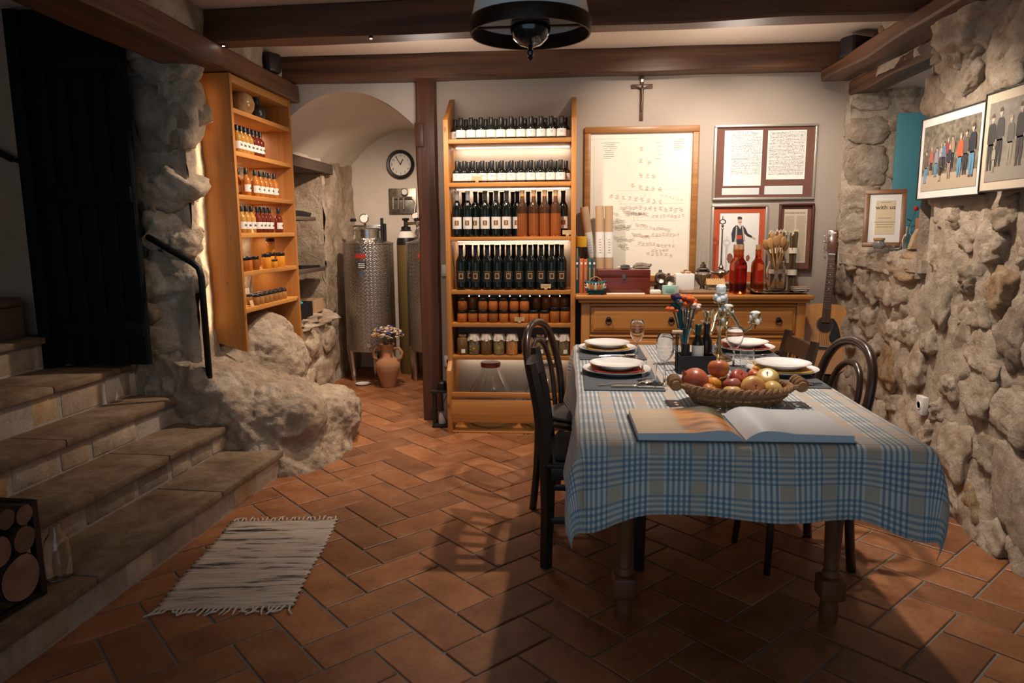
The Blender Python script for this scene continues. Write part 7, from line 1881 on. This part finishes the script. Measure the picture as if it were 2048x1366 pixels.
# clock
p = at_y(801, 329, 6.90)
t = thing('wall_clock', 'round black wall clock with a white dial above the tanks', 'clock', (p.x, 6.905, p.z)); RC = .136
MB().lathe([(RC*.74,.0),(RC,.0),(RC,.020),(RC*.92,.034),(RC*.80,.030),(RC*.76,.020),(RC*.76,.0)], 48, (0,0,0), Rx(pi/2), close=False).build('rim', M['blackp'], t); MB().lathe([(0,.006),(RC*.80,.006)], 40, (0,0,0), Rx(pi/2), close=False).build('dial', M['paper'], t)
for k in range(1, 13):
    a = pi/2-k*pi/6; lettering(str(k), .030, M['ink'], t, (RC*.62*cos(a), -.0068, RC*.62*sin(a)), name='numeral')
for (ang, L_, w, nm) in ((pi/2-27.5/360*2*pi, .055, .0045, 'hour_hand'), (pi/2+30/360*2*pi, .085, .0032, 'minute_hand')):
    MB().box((L_/2*cos(ang), -.009, L_/2*sin(ang)), (L_, .0015, w*2), Ry(-ang)).build(nm, M['ink'], t)
MB().lathe([(0,.012),(.006,.012),(.006,.006)], 12, (0,0,0), Rx(pi/2)).build('hub', M['ink'], t)
# amphora with dried flowers, saucer
t = thing('terracotta_amphora', 'two-handled terracotta amphora on the tiles before the tanks', 'vase', (-1.580, 6.02, 0)); s = .98
M['terra'] = pmat('worn_terracotta', (0.42,0.19,0.09), .8, col2=(0.52,0.28,0.15), vs_=7, bump=.2, bs=30)
MB().lathe([(0,0),(.055,0),(.060,.012),(.072,.06),(.098,.14),(.110,.19),(.104,.225),(.078,.255),(.055,.275),(.050,.33),(.054,.365),(.066,.380),(.066,.388),(.056,.386),(.044,.36),(.042,.29),(0,.28)], 40).build('body', M['terra'], t, smooth=1.0)
for s in (-1, 1): MB().tube([(s*.052,0,.345),(s*.10,0,.352),(s*.128,0,.315),(s*.122,0,.265),(s*.088,0,.242)], .013, 10).build('handle', M['terra'], t, smooth=2)
rr = random.Random(6)
FC = [pmat('dried_flower_'+n, c, .9) for n, c in (('cream', (0.66,0.56,0.42)), ('pale_pink', (0.60,0.42,0.36)), ('blue', (0.05,0.07,0.26)), ('yellow', (0.58,0.34,0.05)), ('lilac', (0.34,0.26,0.36)))]
FN = ['cream', 'pale pink', 'deep blue', 'yellow', 'lilac']
fstem = pmat('dried_stem', (0.16,0.13,0.06), .9)
proto_f = []
for c in range(5):
    mb = MB(); 
    mb.ball((0,0,0), (.007,.007,.006), 6, 4)
    for k in range(7): a = k*2*pi/7; mb.ball((.010*cos(a), .010*sin(a), .003), (.0065,.0065,.006), 6, 4)
    proto_f.append(mb.mesh('flower_head', FC[c], 1.5))
bq = thing('dried_bouquet', 'bouquet of cream, blue and yellow dried flowers in the amphora', 'flowers', (-1.580, 6.02, .29))
for k in range(110):
    th = rr.random()*2*pi; ph = sqrt(rr.random())*1.25; rad = .150*rr.uniform(.72,1.0)
    q = Vector((rad*sin(ph)*cos(th), rad*sin(ph)*sin(th)*.85, .125+rad*cos(ph)*.88)); c = rr.choices(range(5), [9,6,3,2,2])[0]
    f = obj('flower_head', proto_f[c], bq, q, (rr.uniform(-.6,.6), rr.uniform(-.6,.6), 0)); f.scale = [rr.uniform(.75,1.25)]*3
    if k % 3 == 0: MB().tube([(0,0,.0),(q.x*.3,q.y*.3,.09),(q.x,q.y,q.z)], .0014, 4).build('stem', fstem, bq)
o = MB().lathe([(0,.002),(.045,0),(.052,.004),(.066,.012),(.067,.014),(.05,.008),(0,.006)], 32).build('saucer', M['china'], None, (-1.835, 6.10, .0005)); tag(o, 'white saucer lying on the tiles by the tank', 'saucer')
# recess shelves and their things
for (u, v, y1, lab) in ((632, 434, 5.84, 'upper dark board shelf in the stone recess'), (652, 533, 6.02, 'lower dark board shelf in the stone recess')):
    z = at_x(u, v, -2.10).z
    o = MB().b2((-2.46, 4.99, z-.032), (-2.10, y1, z)).build('board_shelf', M['old_y'], bevel=.006); tag(o, lab, 'shelf')
z1_ = at_x(632, 434, -2.10).z+.0005; z2_ = at_x(652, 533, -2.10).z+.0005
t = thing('hand_plane', 'dark wooden hand tool lying on the upper recess shelf', 'tool', (-2.17, 5.60, z1_), 1.35)
MB().prism([(-.15,0),(.15,0),(.17,.03),(.05,.045),(-.15,.05)], -.03, .03, Matrix(((1,0,0),(0,0,1),(0,1,0)))).build('body', M['blackp'], t, bevel=.004); MB().tube([(-.09,0,.045),(-.10,0,.085),(-.05,0,.105)], .011, 8).build('grip', M['blackp'], t)
o = MB().lathe([(0,0),(.05,0),(.052,.01),(.045,.10),(.02,.13),(.02,.15),(0,.15)], 20).build('dark_flask', M['iron'], None, (-2.30, 5.25, z1_)); tag(o, 'dark flask at the back of the upper recess shelf', 'flask')
o = MB().prism([(-.16,0),(.18,0),(.17,.018),(-.14,.03)], -.05, .05, Matrix(((1,0,0),(0,0,1),(0,1,0)))).build('dark_tray', M['blackp'], None, (-2.18, 5.74, z2_), (0,0,1.45)); tag(o, 'flat dark tray lying on the lower recess shelf', 'tray')
o = MB().lathe([(0,0),(.045,0),(.055,.05),(.05,.09),(.03,.11),(0,.11)], 20).build('dark_pot', M['iron'], None, (-2.22, 5.40, z2_)); tag(o, 'dark round pot on the lower recess shelf', 'pot')
LZ = .682
t = thing('cardboard_box', 'open cardboard box on the stone ledge of the alcove', 'box', (-2.22, 5.88, LZ), .05)
for (lo, hi) in (((-.09,-.13,0),(.09,.13,.004)), ((-.09,-.13,.004),(-.086,.13,.11)), ((.086,-.13,.004),(.09,.13,.11)), ((-.086,-.13,.004),(.086,-.126,.11)), ((-.086,.126,.004),(.086,.13,.11))): MB().b2(lo, hi).build('panel', M['kraft'], t)
t = thing('crate', 'small black crate of supplies on the stone ledge', 'crate', (-2.20, 5.50, LZ))
for (lo, hi) in (((-.11,-.13,0),(.11,.13,.006)), ((-.11,-.13,.006),(-.104,.13,.12)), ((.104,-.13,.006),(.11,.13,.12)), ((-.104,-.13,.006),(.104,-.124,.12)), ((-.104,.124,.006),(.104,.13,.12))): MB().b2(lo, hi).build('panel', M['blackp'], t)
o = MB().ball((0,0,.03), (.08,.09,.035), 16, 8).build('blue_bag', pmat('blue_plastic_film', (0.03,0.28,0.45), .3, bump=.8, bs=30), None, (-2.20, 5.50, LZ+.075)); tag(o, 'crumpled blue plastic bag bulging out of the black crate', 'bag')
# ------------------------------------------------------------------ handrail
t = thing('handrail', 'bent black steel handrail standing on the rock beside the steps', 'handrail', (0,0,0))
MB().tube([(-2.34,3.80,1.345),(-2.30,3.765,1.335),(-2.17,3.745,1.265),(-2.05,3.735,1.200),(-2.015,3.735,1.170),(-2.003,3.735,1.12),(-2.0,3.735,.50)], .0175, 14).build('rail_tube', M['black'], t, smooth=2)
MB().lathe([(.03,0),(.03,.008),(0,.008)], 20, (-2.345,3.80,1.347), Ry(-pi/2)).build('wall_flange', M['black'], t)
# ------------------------------------------------------------------ rag rug
def rug_mat():
    m, nt, b = _nt('rag_rug_weave'); L = nt.links
    v = objcoord(nt, (2.2, 30, 1), False); n1 = noise(nt, v, 1.0, 4, .7)
    v2 = objcoord(nt, (5, 90, 1), False); n2 = noise(nt, v2, 1.0, 2)
    col = ramp(nt, n1, [(0.36, (0.03,0.035,0.042)), (0.41, (0.14,0.13,0.12)), (0.445, (0.46,0.38,0.31)), (0.60, (0.60,0.51,0.42)), (0.78, (0.52,0.44,0.36))])
    col = mixc(nt, .5, col, ramp(nt, n2, [(0.35, (0.55,0.52,0.5)), (0.6, (1,1,1))]), 'MULTIPLY')
    L.new(col, b.inputs['Base Color']); b.inputs['Roughness'].default_value = .95; bumpn(nt, b, noise(nt, objcoord(nt, (160,160,1), False), 1.0, 2), .6, .004); return m
M['rug'] = rug_mat(); M['fringe'] = pmat('cotton_fringe', (0.56,0.48,0.40), .95)
RGW, RGL = .496, .795
t = thing('rag_rug', 'striped cream and black rag rug with fringed ends below the steps', 'rug', (-1.293, 2.702, .0015), .118)
t.rotation_euler = (0, 0, atan2(-(-1.293*0+(-1.0455-(-1.338))), (3.10-2.303)) *-1 if False else .115*-1*-1)
mb = MB(); nr, nc = 150, 24; vs_ = []; fs = []
for j in range(nr+1):
    y = -RGL/2+RGL*j/nr
    for i in range(nc+1):
        x = -RGW/2+RGW*i/nc
        e = .006*sin(j*.9)*(1 if i in (0, nc) else 0)
        vs_.append((x+e*(1 if i else -1)+.004*sin(y*9), y+.0025*sin(i*1.1+j*.3), .004+.0026*abs(sin(j*pi/2.5))+.003*mnoise.noise(Vector((x*6, y*6, 0)))))
for j in range(nr):
    for i in range(nc): fs.append((j*(nc+1)+i, j*(nc+1)+i+1, (j+1)*(nc+1)+i+1, (j+1)*(nc+1)+i))
mb.add(vs_, fs); o = mb.build('woven_field', M['rug'], t, smooth=1.0); sm = o.modifiers.new('s', 'SOLIDIFY'); sm.thickness = .004; sm.offset = -1
rr = random.Random(8)
for s in (-1, 1):
    for k in range(26):
        x = -RGW/2+RGW*(k+.5)/26; y = s*RGL/2; a = rr.uniform(-.9,.9); L_ = rr.uniform(.035,.06)
        MB().tube([(x, y-s*.005, .006), (x+L_*.4*sin(a)*.6, y+s*L_*.5, .007), (x+L_*sin(a), y+s*L_*cos(a)*.9, .0045)], [.0035,.004,.002], 6).build('tassel', M['fringe'], t)
# ------------------------------------------------------------------ firewood rack on the lowest step
t = thing('firewood_rack', 'black angle-iron rack of split logs on the lowest step', 'rack', (-1.775, 2.105, .1505), -.055)
RD, RL, RH = .175, .62, .335
for (x, y) in ((0,0), (-RD,0), (0,-RL), (-RD,-RL)): MB().b2((x-.012, y-.012, 0), (x+.012, y+.012, RH)).build('corner_post', M['iron'], t)
for z in (.006, RH-.012):
    for y in (0, -RL): MB().b2((-RD, y-.010, z), (0, y+.010, z+.014)).build('end_bar', M['iron'], t)
    for x in (0, -RD): MB().b2((x-.010, -RL, z), (x+.010, 0, z+.014)).build('long_bar', M['iron'], t)
M['bark'] = stone('log_bark', [(0.05,0.03,0.02), (0.14,0.09,0.06)], 12, .95, 1.0, .6, .3, .02)
def log_end():
    m, nt, b = _nt('sawn_log_end'); L = nt.links; v = objcoord(nt, (1,1,1))
    tcn = nt.nodes.new('ShaderNodeTexCoord'); ln_ = nt.nodes.new('ShaderNodeVectorMath'); ln_.operation = 'LENGTH'; mp = nt.nodes.new('ShaderNodeMapping'); mp.inputs['Scale'].default_value = (0,1,1); L.new(tcn.outputs['Object'], mp.inputs[0]); L.new(mp.outputs[0], ln_.inputs[0])
    s_ = nt.nodes.new('ShaderNodeMath'); s_.operation = 'SINE'; q = nt.nodes.new('ShaderNodeMath'); q.operation = 'MULTIPLY'; q.inputs[1].default_value = 900; L.new(ln_.outputs['Value'], q.inputs[0]); L.new(q.outputs[0], s_.inputs[0])
    col = ramp(nt, noise(nt, v, 14, 4), [(0.3, (0.15,0.075,0.045)), (0.7, (0.26,0.15,0.09))]); col = mixc(nt, .25, col, ramp(nt, s_.outputs[0], [(0.3, (0.6,0.5,0.45)), (0.7, (1,1,1))]), 'MULTIPLY')
    L.new(rnd_val(nt, col, .4), b.inputs['Base Color']); b.inputs['Roughness'].default_value = .9; return m
M['logend'] = log_end()
LG = [(-.085,.105,.078,'largest log low at the far end of the rack'), (-.255,.10,.072,'log low in the middle of the rack'), (-.42,.10,.08,'log low at the near end of the rack'), (-.055,.225,.044,'grey log resting on the largest one'), (-.155,.225,.050,'log in the second layer of the rack'), (-.27,.22,.050,'log in the second layer nearer the camera'),
      (-.045,.305,.034,'small log at the top far corner of the rack'), (-.115,.318,.034,'small pinkish log at the top of the rack'), (-.20,.308,.038,'small log in the top layer of the rack'), (-.37,.232,.052,'log in the second layer at the near end'), (-.53,.09,.06,'log wedged at the near end post'), (-.30,.31,.036,'small log near the top middle of the rack')]
for (y, z, r, lab) in LG:
    o = bpy.data.objects.new('log', None); COL.objects.link(o); tag(o, lab, 'log', 'split logs in the iron rack')
    ca, sa = cos(-.055), sin(-.055); lx_, ly_ = -RD*.5, y
    o.location = (-1.775+ca*lx_-sa*ly_, 2.105+sa*lx_+ca*ly_, .1505+z-.0); o.rotation_euler = (0, 0, -.055)
    n = 22; L_ = .20; vs_ = []; sd = y*31+z*17
    for xx in (-L_/2, L_/2):
        for k in range(n): a = 2*pi*k/n; q = r*(1+.08*mnoise.noise(Vector((cos(a)*1.3, sin(a)*1.3, sd)))); vs_.append((xx, q*cos(a), q*sin(a)))
    mb = MB(); mb.add(vs_, [(k, (k+1) % n, n+(k+1) % n, n+k) for k in range(n)]); mb.build('bark', M['bark'], o, smooth=2)
    mb = MB(); mb.add([(L_/2+.001, b_*.96, c_*.96) for a_, b_, c_ in vs_[n:]], [tuple(range(n))]); mb.build('sawn_end', M['logend'], o, smooth=0); mb = MB(); mb.add([(-L_/2-.001, b_*.96, c_*.96) for a_, b_, c_ in vs_[:n]], [tuple(reversed(range(n)))]); mb.build('sawn_end', M['logend'], o, smooth=0)
p = at_z(104, 1150, .1505)
o = MB().lathe([(0,.003),(.036,0),(.042,.006),(.043,.11),(.036,.145),(.018,.17),(.016,.20),(.0145,.20),(.0165,.17),(.034,.143),(.041,.11),(.040,.008),(0,.006)], 28).build('glass_bottle', M['glass'], None, (-1.80, 2.225, .1505), smooth=1.2); tag(o, 'clear glass bottle on the step beside the firewood rack', 'bottle')
# dark chest and rail bracket at the head of the steps
p = at_y(20, 690, 3.5)
t = thing('dark_chest', 'small dark chest on the top step left of the door', 'chest', (-3.12, 3.50, .801), -.055)
MB().b2((-.16,-.11,0), (.16,.11,.17)).build('body', M['old_y'], t, bevel=.004); MB().b2((-.165,-.115,.172), (.165,.115,.22)).build('lid', M['old_y'], t, bevel=.012)
t = thing('wall_rail', 'short dark rail fixed to the stair wall at the left edge', 'rail', (0,0,0))
a_ = at_y(24, 318, 3.66); MB().tube([a_+Vector((-.6,0,.30)), a_], .018, 10).build('rail_tube', M['black'], t); MB().tube([a_, a_+Vector((0,.06,-.01))], .012, 8).build('bracket', M['black'], t)
